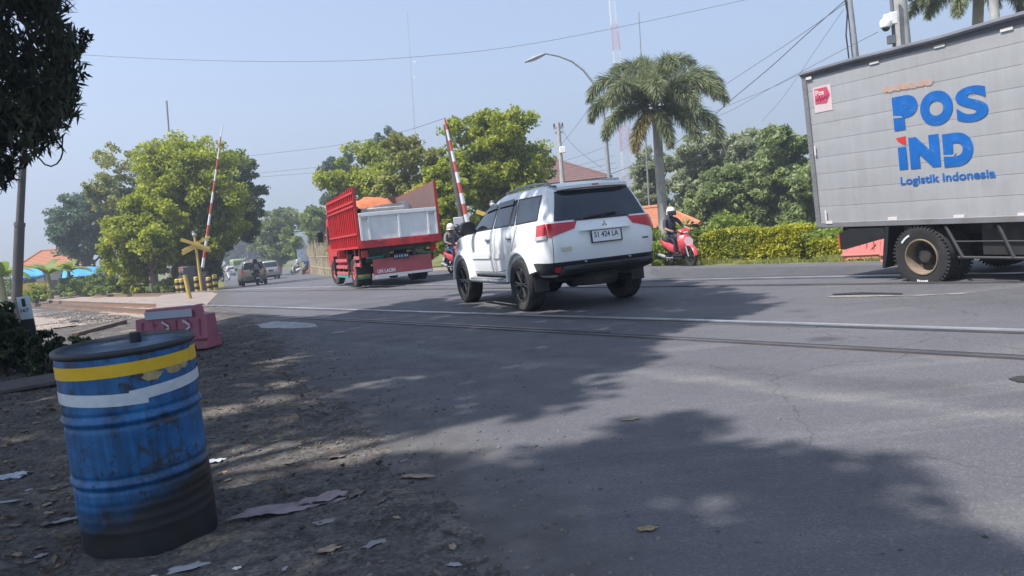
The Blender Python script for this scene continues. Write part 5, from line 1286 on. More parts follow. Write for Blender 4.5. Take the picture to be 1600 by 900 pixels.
# cab ahead of the box (outside the picture)
m = MB(); m.prism([(4.1, .45), (5.75, .45), (5.82, 1.1), (5.62, 1.95), (5.45, 2.15), (4.12, 2.15)], -.95, .95); cb = m.build('cab', M('cab_orange', (.55, .16, .03), .4, coat=.3), pos, bevel=.06)
m = MB(); m.add([(5.79, -.82, 1.25), (5.79, .82, 1.25), (5.645, .78, 1.9), (5.645, -.78, 1.9)], [(0, 1, 2, 3)]); m.build('windscreen', GLASS, cb)
for sg in (1, -1): m = MB(); m.prism([(4.5, 1.28), (5.5, 1.28), (5.38, 1.88), (4.5, 1.88)], .952*sg, .96*sg); m.build('cab_window', GLASS, cb)
#@@SPLIT5
# ------------------------------------------------------------------ motorcycles and riders
def scooter(name, label, b, yaw, paint, accent, group=None, cat='scooter'):
    r = root(name, label, cat, b, (0, 0, yaw), group)
    for nm, x in (('front_wheel', 1.25), ('rear_wheel', 0.)):
        e = sub(nm, r, (x, 0, .29)); m = MB()
        m.lathe([(.215, -.035), (.25, -.05), (.28, -.038), (.29, 0), (.28, .038), (.25, .05), (.215, .035), (.215, -.035)], 30, 'Y'); m.build('tyre', RUBBER, e, smooth=50)
        m = MB(); m.lathe([(.215, -.03), (.20, -.03), (.195, 0), (.20, .03), (.215, .03)], 30, 'Y')
        for k in range(5): a = k*1.2566; m.cyl((math.cos(a)*.03, 0, math.sin(a)*.03), (math.cos(a)*.205, 0, math.sin(a)*.205), .018, .014, 6)
        m.cyl((0, -.05, 0), (0, .05, 0), .04, n=10); m.lathe([(.05, .045), (.11, .045), (.11, .050), (.05, .05)], 20, 'Y'); m.build('rim', BLACK, e, smooth=40)
    m = MB(); m.lathe([(.300, -.07), (.318, -.05), (.325, 0), (.318, .05), (.300, .07)], 22, 'Y', (1.25, 0, .29), R_(5), R_(160)); m.build('front_fender', paint, r, smooth=60)
    m = MB()
    for y in (-.075, .075): m.cyl((1.25, y, .29), (1.07, y, .74), .022, n=8)
    m.build('fork', STEEL, r)
    # leg shield and front cowl
    m = MB(); m.loft([((1.16, 0, .48), .07, .05, R_(20)), ((1.12, 0, .58), .15, .09, R_(20)), ((1.08, 0, .72), .19, .10, R_(20)), ((1.02, 0, .88), .15, .09, R_(20)), ((.98, 0, .95), .09, .05, R_(20))], 16); 
    m = MB(); rows = []
    for z, x, wd in ((.36, 1.00, .10), (.46, 1.06, .17), (.60, 1.10, .21), (.74, 1.08, .22), (.86, 1.03, .18), (.95, .98, .12)):
        rows.append([(x+(.09 if z > .5 else .05)*(1-(q/4)**2) - (.05*(q/4)**2), wd*q/4, z) for q in range(-4, 5)])
    m.grid(rows); rows2 = [[(p[0]-.12, p[1]*.95, p[2]) for p in rw_] for rw_ in rows]; m.grid(rows2)
    for j in range(len(rows)-1):
        for e_ in (0, -1): m.add([rows[j][e_], rows[j+1][e_], rows2[j+1][e_], rows2[j][e_]], [(0, 1, 2, 3)])
    m.build('leg_shield', paint, r, smooth=50)
    m = MB(); m.add([(1.205, -.10, .60), (1.205, .10, .60), (1.185, .15, .74), (1.165, .06, .84), (1.165, -.06, .84), (1.185, -.15, .74)], [(0, 1, 2, 3, 4, 5)]); m.build('front_panel', accent, r)
    m = MB(); m.loft([((1.07, 0, .96), .10, .04, 0), ((1.03, 0, 1.0), .17, .07, 0), ((.96, 0, 1.02), .19, .06, 0), ((.90, 0, 1.0), .12, .04, 0)], 14); hc = m.build('handlebar_cover', paint, r, smooth=50)
    m = MB(); m.loft([((1.075, 0, .965), .075, .03, 0), ((1.09, 0, .965), .06, .022, 0)], 10); m.build('headlight', CLEARLENS, hc, smooth=40)
    m = MB(); m.tube([(.86, -.36, 1.0), (.95, -.2, 1.01), (.98, 0, 1.0), (.95, .2, 1.01), (.86, .36, 1.0)], .016, 8); m.build('handlebar', BLACK, r, smooth=50)
    for y in (-1, 1):
        m = MB(); m.tube([(.93, .22*y, 1.02), (.93, .27*y, 1.14), (.92, .30*y, 1.19)], .007, 6); m.loft([((.925, .32*y, 1.22), .05, .03, 0), ((.905, .32*y, 1.22), .055, .035, 0)], 10); m.build('mirror', BLACK, r, smooth=50)
    m = MB(); m.b2((.42, -.16, .30), (.98, .16, .36)); m.b2((.30, -.13, .22), (.95, .13, .30)); m.build('floorboard', BLACK, r, bevel=.02)
    m = MB(); m.loft([((.52, 0, .50), .15, .16, 0), ((.30, 0, .56), .18, .16, 0), ((.0, 0, .64), .17, .12, 0), ((-.25, 0, .72), .11, .07, 0), ((-.36, 0, .75), .05, .04, 0)], 16); m.build('side_panel', paint, r, smooth=50)
    m = MB(); m.loft([((.52, 0, .72), .10, .04, 0), ((.42, 0, .75), .15, .055, 0), ((.1, 0, .77), .16, .055, 0), ((-.2, 0, .82), .12, .045, 0), ((-.3, 0, .83), .06, .03, 0)], 14); m.build('seat', BLACK, r, smooth=50)
    m = MB(); m.b2((-.40, -.08, .70), (-.34, .08, .77)); m.build('tail_light', REDLENS, r, bevel=.015)
    m = MB(); m.prism([(-.28, .62), (-.42, .42), (-.40, .40), (-.24, .58)], -.07, .07); m.build('rear_fender', BLACK, r)
    m = MB(); m.box((-.41, 0, .52), (.01, .20, .12), (0, R_(-20), 0)); m.build('licence_plate', PLATEWHITE, r)
    m = MB(); m.tube([(.45, -.12, .26), (.15, -.15, .25), (.05, -.16, .28)], .02, 8); m.cyl((.08, -.17, .28), (-.30, -.19, .36), .045, .055, 12); m.build('exhaust', STEEL, r, smooth=40)
    m = MB(); m.b2((-.05, .06, .22), (.45, .14, .38)); m.build('engine', DARKMETAL, r, bevel=.03)
    return r

def person(label, b, yaw, shirt, trousers, skin, helmet, pose='ride', group=None, visor=True, bag=None, scale=1., short_sleeve=False):
    """body is one skinned surface; helmet and bag are children"""
    r = root('person', label, 'person', b, (0, 0, yaw), group); r.scale = (scale,)*3
    J = {}
    if pose == 'ride':
        J = dict(pelvis=(.18, 0, .86), belly=(.20, 0, 1.02), chest=(.24, 0, 1.22), neckb=(.25, 0, 1.40), neck=(.265, 0, 1.46), head=(.30, 0, 1.56), crown=(.29, 0, 1.66))
        for s, y in (('L', 1), ('R', -1)):
            J['sh'+s] = (.24, .19*y, 1.36); J['el'+s] = (.42, .31*y, 1.12); J['wr'+s] = (.74, .31*y, 1.05); J['ha'+s] = (.83, .31*y, 1.045)
            J['hip'+s] = (.22, .10*y, .86); J['kn'+s] = (.66, .17*y, .80); J['an'+s] = (.66, .13*y, .44); J['he'+s] = (.62, .13*y, .40); J['to'+s] = (.82, .15*y, .385)
    else:
        J = dict(pelvis=(0, 0, .95), belly=(0, 0, 1.08), chest=(.02, 0, 1.28), neckb=(.02, 0, 1.45), neck=(.03, 0, 1.50), head=(.06, 0, 1.60), crown=(.05, 0, 1.70))
        for s, y in (('L', 1), ('R', -1)):
            J['sh'+s] = (.01, .19*y, 1.41); J['el'+s] = (-.02, .25*y, 1.13); J['wr'+s] = (.08, .25*y, .90); J['ha'+s] = (.11, .25*y, .83)
            J['hip'+s] = (0, .10*y, .93); J['kn'+s] = (.03, .11*y, .50); J['an'+s] = (-.02, .11*y, .09); J['he'+s] = (-.04, .11*y, .05); J['to'+s] = (.16, .13*y, .04)
    rad = dict(pelvis=(.16, .125), belly=(.145, .11), chest=(.165, .115), neckb=(.09, .075), neck=(.058, .058), head=(.085, .095), crown=(.07, .075), sh=(.068,)*2, el=(.046,)*2, wr=(.031,)*2, ha=(.036, .026), hip=(.10,)*2, kn=(.064,)*2, an=(.043,)*2, he=(.045,)*2, to=(.038, .03))
    names = list(J); V = [J[k] for k in names]; ix = {k: i for i, k in enumerate(names)}
    E = [('pelvis', 'belly', 1), ('belly', 'chest', 1), ('chest', 'neckb', 1), ('neckb', 'neck', 3), ('neck', 'head', 3), ('head', 'crown', 3)]
    for s in 'LR': E += [('neckb', 'sh'+s, 1), ('sh'+s, 'el'+s, 1), ('el'+s, 'wr'+s, 3 if short_sleeve else 1), ('wr'+s, 'ha'+s, 3), ('pelvis', 'hip'+s, 2), ('hip'+s, 'kn'+s, 2), ('kn'+s, 'an'+s, 2), ('an'+s, 'he'+s, 4), ('he'+s, 'to'+s, 4)]
    rr = [rad[k] if k in rad else rad[k[:-1]] for k in names]
    segs = [(ix[a], ix[b_], t) for a, b_, t in E]
    # fingers
    for s, y in (('L', 1), ('R', -1)):
        hx, hy, hz = J['ha'+s]
        for k in range(5):
            if k < 4:
                off = (k-1.5)*.021
                if pose == 'ride': c = [(hx+.03, hy+off, hz+.01), (hx+.055-.004*abs(k-1), hy+off, hz-.015), (hx+.035, hy+off, hz-.045)]
                else: c = [(hx+off*.6, hy+.004, hz-.03), (hx+off+.008, hy, hz-.065+.006*abs(k-1)), (hx+off+.02, hy-.01*y, hz-.095+.008*abs(k-1))]
            else: c = [(hx+.0, hy-.035*y, hz-.01), (hx+.03, hy-.045*y, hz-.03)] if pose == 'ride' else [(hx+.04, hy-.005*y, hz-.01), (hx+.06, hy-.01*y, hz-.045)]
            prev = ix['ha'+s]
            for p in c: V.append(p); rr.append((.0095, .0095)); segs.append((prev, len(V)-1, 3)); prev = len(V)-1
    me = bpy.data.meshes.new('body'); me.from_pydata(V, [(a, b_) for a, b_, _ in segs], [])
    o = bpy.data.objects.new('body', me); COL.objects.link(o)
    sk = o.modifiers.new('skin', 'SKIN'); sk.use_smooth_shade = True
    for i, sv in enumerate(me.skin_vertices[0].data): sv.radius = rr[i]; sv.use_root = (i == 0)
    ss = o.modifiers.new('sub', 'SUBSURF'); ss.levels = 1; ss.render_levels = 1
    dg = bpy.context.evaluated_depsgraph_get(); nm = bpy.data.meshes.new_from_object(o.evaluated_get(dg)); bpy.data.objects.remove(o)
    SHOE = M('shoe_dark', (.03, .028, .026), .6)
    nm.materials.clear()
    for mt in (skin, shirt, trousers, skin, SHOE): nm.materials.append(mt)
    Va = np.array(V); A = Va[[s[0] for s in segs]]; B = Va[[s[1] for s in segs]]; RA = np.array([(rr[s[0]][0]+rr[s[1]][0])/2 for s in segs]); T_ = [s[2] for s in segs]
    for p in nm.polygons:
        c = np.array(p.center); d = B-A; t = np.clip(((c-A)*d).sum(1)/((d*d).sum(1)+1e-9), 0, 1); dist = np.linalg.norm(A+d*t[:, None]-c, axis=1)-RA; p.material_index = T_[int(dist.argmin())]; p.use_smooth = True
    bo = bpy.data.objects.new('body', nm); COL.objects.link(bo); bo.parent = r
    hx, hy, hz = J['head']
    # face
    m = MB(); m.ball((hx+.095, 0, hz-.005), (.022, .014, .022), 8, 6); m.build('nose', skin, r, smooth=60)
    if helmet:
        m = MB(); m.ball((hx-.005, 0, hz+.035), (.148, .132, .150), 20, 14, -.62, 1.0); m.lathe([(.134, -.02), (.147, 0), (.134, .02)], 20, 'Z', (hx-.005, 0, hz-.035)); hl = m.build('helmet', helmet, r, smooth=60)
        if visor: m = MB(); m.lathe([(.150, -.085), (.158, -.03), (.152, .05)], 16, 'Z', (hx-.005, 0, hz+.01), R_(-70), R_(70)); m.build('visor', GLASS, hl, smooth=60)
    else:
        m = MB(); m.ball((hx-.02, 0, hz+.05), (.105, .092, .095), 16, 10, -.35, 1.0); m.build('hair', INK, r, smooth=60)
    if bag is not None: m = MB(); m.loft([((.02, 0, 1.02), .13, .04, R_(90)), ((.02, 0, 1.10), .15, .075, R_(90)), ((.03, 0, 1.3), .14, .07, R_(90)), ((.05, 0, 1.40), .09, .04, R_(90))], 12); m.build('backpack', bag, r, smooth=50)
    return r
SKIN = M('brown_skin', (.30, .165, .10), .6, var=.1)
NAVY = M('navy_cloth', (.025, .028, .045), .85, var=.2); DNAVY = M('dark_trousers', (.03, .032, .05), .85, var=.2)
JEANS = M('blue_jeans', (.06, .10, .19), .85, var=.2); GREYC = M('grey_jacket', (.16, .15, .15), .85, var=.3, scale=10); WHITEC = M('white_cloth', (.55, .52, .50), .85, var=.15); PINKC = M('pale_pink_jacket', (.38, .27, .26), .85, var=.2); BLKC = M('black_cloth', (.025, .025, .03), .85, var=.2)
HW = M('helmet_white', (.68, .62, .55), .3, coat=.5, var=.05); HB = M('helmet_black', (.02, .02, .025), .25, coat=.5)
SRED = M('scooter_red', (.55, .05, .06), .35, var=.08, coat=.4); SPINK = M('scooter_front', (.70, .48, .48), .35, coat=.3); SBLK = M('scooter_black', (.03, .03, .033), .35, coat=.4); SWHT = M('scooter_white', (.6, .58, .58), .35, coat=.3)
def sc_at(px, py): return P(px, py)
# scooter at right facing right and towards the camera
b = P(1048, 415.5); SY = R_(-74)
scooter('scooter', 'red and white scooter waiting at the verge behind the white car', b, SY, SRED, SPINK)
person('rider in dark shirt and white helmet with dark visor on the red scooter', b, SY, NAVY, DNAVY, SKIN, HW, short_sleeve=True)
b = base(404, 49); yw = 1.95
scooter('motorcycle', 'black motorcycle with a red tail light following the beige car', b, yw, SBLK, SBLK, cat='motorcycle')
person('motorcyclist in black helmet seen from behind with a pale pink backpack', b, yw, BLKC, BLKC, SKIN, HB, bag=PINKC)
ON = 'oncoming motorcycles far down the road'; OR = 'riders on oncoming motorcycles'
b = base(358, 100); yw = -1.2
scooter('motorcycle', 'pale motorcycle approaching on the far road', b, yw, SWHT, SWHT, ON, cat='motorcycle'); person('rider in white helmet and pale pink jacket on the pale oncoming motorcycle', b, yw, PINKC, JEANS, SKIN, HW, group=OR, visor=False)
b = base(348.5, 88)
scooter('motorcycle', 'dark motorcycle approaching close to the striped bollards', b, yw, SBLK, SBLK, ON, cat='motorcycle'); person('rider in black on the dark oncoming motorcycle by the striped bollards', b, yw, BLKC, BLKC, SKIN, HB, group=OR)
b = P(706, 427.5); yw = R_(-62)
scooter('motorcycle', 'red and white motorcycle half hidden by the front of the white car', b, yw, SRED, SWHT, cat='motorcycle'); person('rider in grey jacket, jeans and white helmet between the red truck and the white car', b, yw, GREYC, JEANS, SKIN, HW, visor=False)
b = P(716, 423.5)
scooter('motorcycle', 'dark motorcycle just behind the rider in the grey jacket', b, yw, SBLK, SBLK, cat='motorcycle'); person('rider in black helmet behind the rider in the grey jacket', b, yw, BLKC, BLKC, SKIN, HB)
b = base(470, 88); yw = R_(150)
scooter('motorcycle', 'small white motorcycle parked below the billboard', b, yw, SWHT, SWHT, cat='motorcycle'); person('person in white shirt on the motorcycle below the billboard', b, yw, WHITEC, DNAVY, SKIN, HW, visor=False)
tb = truck.matrix_basis @ Vector((2.3, .72, 1.30))
Rt = Matrix.Rotation(1.969, 3, 'Z'); tb = Vector(truck.location)+Rt @ Vector((2.35, .85, 1.27))
person('dark haired person standing in the front of the red truck bed', tb, 1.969, BLKC, BLKC, SKIN, None, pose='stand')
#@@SPLIT6
# ------------------------------------------------------------------ street furniture
# blue drum
ax_ = np.array([math.sin(.010), math.sin(-.0356), 1.]); ax_ /= np.linalg.norm(ax_)
drum = root('oil_drum', 'dented blue oil drum with yellow and white tape standing at the roadside', 'drum', (-1.782, 3.512, 0))
q = Vector(ax_).to_track_quat('Z', 'X'); drum.rotation_euler = q.to_euler()
camdir = q.inverted() @ Vector((1.782, -3.512, .5)); PHI = math.atan2(camdir.y, camdir.x)
def drum_mat():
    m, t, b = nt('weathered_blue_paint'); L = t.links.new; tc = N(t, 'ShaderNodeTexCoord')
    def nz(s, d=8., r=.65):
        n = N(t, 'ShaderNodeTexNoise', i_Scale=s, i_Detail=d, i_Roughness=r); L(tc.outputs['Object'], n.inputs['Vector']); return n.outputs['Fac']
    r1 = ramp(t, [(.3, (.006, .060, .17)), (.55, (.012, .112, .29)), (.75, (.035, .18, .39))]); L(nz(5.), r1.inputs['Fac'])
    r2 = ramp(t, [(.54, 0.), (.60, .85)]); L(nz(7., 10., .72), r2.inputs['Fac']); c = mixc(t, r2.outputs['Color'], r1.outputs['Color'], (.03, .026, .026))
    r3 = ramp(t, [(.60, 0.), (.66, .8)]); L(nz(26., 6.), r3.inputs['Fac']); c = mixc(t, r3.outputs['Color'], c, (.025, .022, .022))
    r5 = ramp(t, [(.66, 0.), (.69, .9)]); L(nz(11., 10., .75), r5.inputs['Fac']); c = mixc(t, r5.outputs['Color'], c, (.10, .055, .035))
    mpd = N(t, 'ShaderNodeMapping'); mpd.inputs['Scale'].default_value = (14, 14, 1.2); L(tc.outputs['Object'], mpd.inputs[0])
    nd_ = N(t, 'ShaderNodeTexNoise', i_Scale=1.6, i_Detail=8., i_Roughness=.7); L(mpd.outputs[0], nd_.inputs['Vector'])
    rd_ = ramp(t, [(.38, .45), (.56, 1.), (.72, 1.25)]); L(nd_.outputs['Fac'], rd_.inputs['Fac']); c = mixc(t, .8, c, rd_.outputs['Color'], 'MULTIPLY')
    rc_ = ramp(t, [(.70, 0.), (.74, .7)]); L(nz(17., 10., .8), rc_.inputs['Fac']); c = mixc(t, rc_.outputs['Color'], c, (.16, .24, .32))
    # soot and mud climbing from the foot, higher on the right
    sx = N(t, 'ShaderNodeSeparateXYZ'); L(tc.outputs['Object'], sx.inputs[0])
    md = N(t, 'ShaderNodeVectorMath', operation='DOT_PRODUCT'); L(tc.outputs['Object'], md.inputs[0]); rt_ = PHI+math.pi/2; md.inputs[1].default_value = (-.42*math.cos(rt_), -.42*math.sin(rt_), 1)
    ma = N(t, 'ShaderNodeMath', operation='MULTIPLY_ADD'); L(nz(6., 9.), ma.inputs[0]); ma.inputs[1].default_value = -.22; L(md.outputs['Value'], ma.inputs[2])
    r4 = ramp(t, [(.07, 1.), (.19, 0.)]); L(ma.outputs[0], r4.inputs['Fac']); c = mixc(t, r4.outputs['Color'], c, (.016, .0145, .015))
    L(c, b.inputs['Base Color']); rr = ramp(t, [(.3, .35), (.7, .7)]); L(nz(8.), rr.inputs['Fac']); L(rr.outputs['Color'], b.inputs['Roughness'])
    bp = N(t, 'ShaderNodeBump', i_Strength=.25, i_Distance=.006); L(nz(9., 5.), bp.inputs['Height']); L(bp.outputs['Normal'], b.inputs['Normal'])
    return m
DR = .286
def drum_r(h):
    r = DR
    for hc in (.31, .585): r += .009*math.exp(-((h-hc)/.012)**2)-.006*math.exp(-((h-hc-.026)/.010)**2)-.006*math.exp(-((h-hc+.026)/.010)**2)
    for hc in (.10, .15, .20, .24): r += .0018*math.exp(-((h-hc)/.012)**2)
    return r
m = MB(); hs = np.linspace(-.16, .872, 150); nd = 72; rows = []
for hh in hs:
    row = []
    for i in range(nd+1):
        a = 2*math.pi*i/nd; dent = 0
        for pa, ph, s_, dp in ((.35, .45, .10, .010), (-.6, .70, .09, .007), (.8, .20, .12, .012), (-.2, .22, .10, .008), (2.2, .5, .2, .015)):
            da = (a-PHI-pa+math.pi) % (2*math.pi)-math.pi; dent += dp*math.exp(-((da*DR)**2+(hh-ph)**2)/s_**2)
        rr_ = drum_r(hh)-dent; row.append((rr_*math.cos(a), rr_*math.sin(a), hh))
    rows.append(row)
m.grid(rows); m.build('drum_body', drum_mat(), drum, smooth=50)
m = MB(); m.lathe([(.001, .857), (.10, .858), (.20, .855), (.262, .856), (.275, .862), (.279, .878)], 64, 'Z'); m.build('lid', M('drum_lid', (.09, .14, .21), .6, var=.4, scale=7, dirt=(.035, .032, .032), damt=.55, dscale=5, bump=.3), drum, smooth=40)
m = MB(); m.lathe([(.276, .872), (.280, .886), (.290, .889), (.297, .880), (.296, .866), (.288, .858)], 64, 'Z'); m.build('rim', M('drum_rim', (.022, .024, .03), .55, var=.3, dirt=(.05, .05, .06), damt=.3), drum, smooth=60)
bd_ = PHI+R_(165); m = MB(); m.cyl((.19*math.cos(bd_), .19*math.sin(bd_), .855), (.19*math.cos(bd_), .19*math.sin(bd_), .905), .026, n=14); m.build('bung', BLACK, drum, bevel=.004)
def tape(nm, mat, a0, a1, h0, h1, wd, off=.0022, ragged=0):
    m = MB(); rows = [[], []]
    n = 60
    for i in range(n+1):
        t = i/n; a = PHI+R_(a0+(a1-a0)*t); hc = h0+(h1-h0)*t
        for k, s2 in enumerate((-1, 1)):
            hh = hc+s2*wd/2; dent = 0
            for pa, ph, s_, dp in ((.35, .45, .10, .010), (-.6, .70, .09, .007)):
                da = (a-PHI-pa+math.pi) % (2*math.pi)-math.pi; dent += dp*math.exp(-((da*DR)**2+(hh-ph)**2)/s_**2)
            rr_ = drum_r(hh)-dent+off; rows[k].append((rr_*math.cos(a), rr_*math.sin(a), hh))
    m.grid(rows); return m.build(nm, mat, drum, smooth=60)
TY = M('yellow_tape', (.66, .40, .012), .55, var=.08, scale=20, dirt=(.40, .25, .03), damt=.15)
TWT = M('white_tape', (.52, .55, .58), .55, var=.08, scale=20, dirt=(.33, .34, .36), damt=.2)
tape('yellow_tape', TY, -100, 68, .800, .806, .055); tape('yellow_tape', TY, 62, 130, .808, .812, .066, .0034)
tape('white_tape', TWT, -100, 12, .700, .672, .052); tape('white_tape', TWT, -2, 110, .686, .716, .048, .0034)
m = MB(); rnd = random.Random(8)
for ac, hc, wa, wh in ((18, .758, 9, .022), (38, .764, 8, .018), (50, .77, 5, .016)):
    pts_ = []
    for k in range(16):
        b_ = 2*math.pi*k/16; rr1 = .75+.45*rnd.random(); a = PHI+R_(ac+wa*rr1*math.cos(b_)); hh = hc+wh*rr1*math.sin(b_); rr_ = drum_r(hh)+.0026; pts_.append((rr_*math.cos(a), rr_*math.sin(a), hh))
    m.add(pts_, [tuple(range(16))])
m.build('torn_tape', M('old_tape_residue', (.34, .26, .12), .7, var=.3, scale=25), drum)

# pink plastic barrier
b0 = P(226, 549); b1 = P(336, 541); mid = (b0+b1)/2; yawb = math.atan2(b1[1]-b0[1], b1[0]-b0[0]); BW = float(np.linalg.norm((b1-b0)[:2])); 
PKM = M('faded_pink_plastic', (.36, .10, .14), .55, var=.12, scale=3, dirt=(.16, .05, .075), damt=.2)
def road_barrier(label, mid, yawb, BW, Hh, mat, panel=True, group=None):
    r = root('road_barrier', label, 'road barrier', mid, (0, 0, yawb), group); w2 = BW/2; H = Hh
    m = MB(); D0, D1 = .20, .09
    prof = [(-w2, .0), (-w2+.26*BW/2.0, .0), (-w2+.30*BW/2.0, .10*H), (w2-.30*BW/2.0, .10*H), (w2-.26*BW/2.0, .0), (w2, .0), (w2, .26*H), (w2, .78*H), (w2-.14*BW, .80*H), (w2-.155*BW, H), (-w2+.155*BW, H), (-w2+.14*BW, .80*H), (-w2, .78*H), (-w2, .26*H)]
    def dep(z): return D0 if z < .2*H else D1+(D0-D1)*.35*(1-(z-.2*H)/(.8*H))
    n = len(prof); vs = [(x, -dep(z), z) for x, z in prof]+[(x, dep(z), z) for x, z in prof]
    m.add(vs, [tuple(range(n)), tuple(range(2*n-1, n-1, -1))]+[(i, (i+1) % n, n+(i+1) % n, n+i) for i in range(n)])
    # foot ledge and stiffening ribs
    for sg in (-1, 1):
        m.b2((-w2, sg*.13, .22*H), (w2, sg*.215, .27*H))
        for x in (-w2+.10*BW, -w2+.26*BW, -w2+.42*BW, w2-.42*BW, w2-.26*BW, w2-.10*BW): m.b2((x-.008, sg*.10, .30*H), (x+.008, sg*.145, .70*H))
        for x in (-.25*BW, .22*BW): m.box((x, sg*.132, .50*H), (.012, .022, .34*H), (0, R_(40), 0))
    bo = m.build('barrier_body', mat, r, bevel=.015)
    if panel:
        m = MB(); m.b2((-.33*BW, -.150, .76*H), (.33*BW, -.142, .94*H)); m.build('reflective_panel', M('panel_grey_white', (.40, .43, .50), .5, var=.05), r)
        for x in (-.05*BW, .24*BW):
            m = MB(); 
            for sg in (-1, 1): m.box((x+.0*BW, -.152, .55*H+sg*.075*H), (.17*BW*.62, .008, .030), (0, sg*R_(34), 0))
            m.build('chevron', M('chevron_white', (.60, .55, .60), .5), r)
        for x in (-.19*BW, .24*BW): m = MB(); m.b2((x-.07*BW, -.08, H*1.0), (x+.07*BW, .02, H*1.006)); m.build('top_sticker', M('sticker_worn', (.5, .48, .52), .6, var=.2), r)
    return r
dist_b = float(mid[1]); road_barrier('pink plastic road barrier with white chevrons behind the blue drum', mid, yawb, BW, 0.62, PKM)
RB = M('faded_red_plastic', (.52, .16, .14), .6, var=.12, dirt=(.35, .14, .12), damt=.2)
c0 = P(1345, 405.5); c1 = P(1390, 403); road_barrier('faded red plastic barrier seen under the box truck, left one', (c0+P(1316, 406.5))/2, R_(-45), 1.25, .85, RB, False, 'red barriers behind the box truck') if False else None
for px, lab in ((1354, 'faded red plastic barrier on the verge, seen under the box truck tail'), (1420, 'faded red plastic barrier hidden behind the box truck wheel')):
    road_barrier(lab, base(px, 17.2 if px < 1400 else 15.2), R_(-48), .95, .62, RB, False, 'red barriers behind the box truck')
for px, lab in ((475.5, 'small orange barrier below the billboard, left one'), (483, 'small orange barrier below the billboard, right one')):
    road_barrier(lab, P(px, 427), R_(10), .75, .75, M('orange_plastic', (.6, .14, .05), .6), False, 'orange barriers at the bamboo fence')

# kilometre post
kb = at(49, 520, 10.6); gz = float(hgt(kb[0], kb[1])); kp = root('kilometre_post', 'white kilometre post with black foot and numbers in the dark bush', 'milepost', (kb[0], kb[1], gz), (0, R_(-2), R_(25)))
top = at(46, 462, 10.6)[2]-gz; blk = at(50, 498, 10.6)[2]-gz
m = MB(); m.b2((-.075, -.04, blk), (.075, .04, top)); m.build('post', M('post_white', (.62, .66, .70), .7, var=.06, dirt=(.42, .44, .46), damt=.15), kp, bevel=.008)
m = MB(); m.b2((-.077, -.042, -.1), (.077, .042, blk)); m.build('foot', INK, kp)
text_mesh('1', .12, INK, 'numeral', kp, (-.022, -.043, top-.125-.015), (R_(90), 0, 0), .0, .003, width=.042, height=.11)
text_mesh('167', .06, INK, 'numeral', kp, (-.05, -.043, top-.215), (R_(90), 0, 0), .001, .003, width=.095, height=.048)

# crossing gates
def gate(label, bp, tip_px, Y, pivot_h, group='crossing gates', nseg=13, w0=.085, w1=.03):
    r = root('crossing_gate', label, 'level crossing gate', bp, group=group); tip = Vector(at(*tip_px, Y)-bp); piv = Vector((0, 0, pivot_h)); d = tip-piv
    prof = []
    for i in range(nseg):
        m = MB(); a = piv+d*(i/nseg); b_ = piv+d*((i+1)/nseg); ra = w0+(w1-w0)*i/nseg; rb_ = w0+(w1-w0)*(i+1)/nseg
        prof.append((a, b_, ra, rb_))
    m = MB()
    for i, (a, b_, ra, rb_) in enumerate(prof): m.cur = i % 2; m.cyl(a, b_, ra, rb_, 8)
    m.build('boom', [WHITEGATE, REDPAINT], r, smooth=40)
    m = MB(); m.b2((-.22, -.18, 0), (.22, .18, pivot_h*.85)); m.b2((-.26, -.22, -.1), (.26, .22, .06)); m.build('drive_cabinet', M('cabinet_dark', (.035, .036, .042), .5, var=.2), r, bevel=.02)
    dn = d.normalized(); m = MB(); m.box(tuple(piv-dn*.35), (.26, .14, .45)); m.cyl(piv-dn*.6, piv+dn*.2, .06, n=8); m.cyl(piv+Vector((0, -.22, 0)), piv+Vector((0, .22, 0)), .09, n=12); m.build('counterweight', DARKMETAL, r, bevel=.01)
    return r
gb = base(321, 42.); gate('raised red and white crossing gate in front of the bright green tree', gb, (347.5, 196), float(gb[1]), 1.25)
gb2 = base(743, 27.5); gate('raised red and white crossing gate between the red truck and the white car', gb2, (695, 186), 27.5, .95, w0=.10, w1=.035, nseg=12)

# crossbucks
def crossbuck(label, bp, H, s=1., yaw=0., lean=0.):
    r = root('crossbuck_sign', label, 'crossbuck sign', bp, (0, lean, yaw), 'crossbuck signs')
    m = MB(); m.cyl((0, 0, -.1), (0, 0, H), .075*s, .065*s, 12); m.build('post', YELLOW, r, smooth=40)
    ZC = H-.42*s
    for sg in (1, -1): m = MB(); m.box((0, -.09-.03*(sg > 0), ZC), (1.55*s, .025, .17*s), (0, sg*R_(24), 0)); m.build('cross_board', YELLOW, r, bevel=.005)
    for sg in (1, -1): m = MB(); m.box((sg*.37*s, -.085, ZC-.30*s), (.80*s, .025, .16*s), (0, sg*R_(24), 0)); m.build('lower_board', YELLOW, r, bevel=.005)
    m = MB(); m.ball((0, -.05, H+.12*s), .13*s); m.build('lamp', M('lamp_pale', (.5, .5, .5), .3), r, smooth=60)
    m = MB(); m.lathe([(.14*s, -.02), (.17*s, .08*s), (.12*s, .16*s), (.001, .19*s)], 14, 'Z', (0, 0, H+.12*s)); m.build('lamp_hood', BLACK, r, smooth=40)
    return r
cbp = base(315.5, 41.); sC = float(cbp[1])/42
crossbuck('yellow double crossbuck on a yellow post before the left gate', cbp, (at(308.5, 369, float(cbp[1]))[2]-cbp[2]), 1.0*sC, R_(20))
cb2 = base(781, 29.); crossbuck('yellow crossbuck showing just above the white car bonnet', cb2, at(789, 322, 29.)[2]-cb2[2], .9, R_(-10))
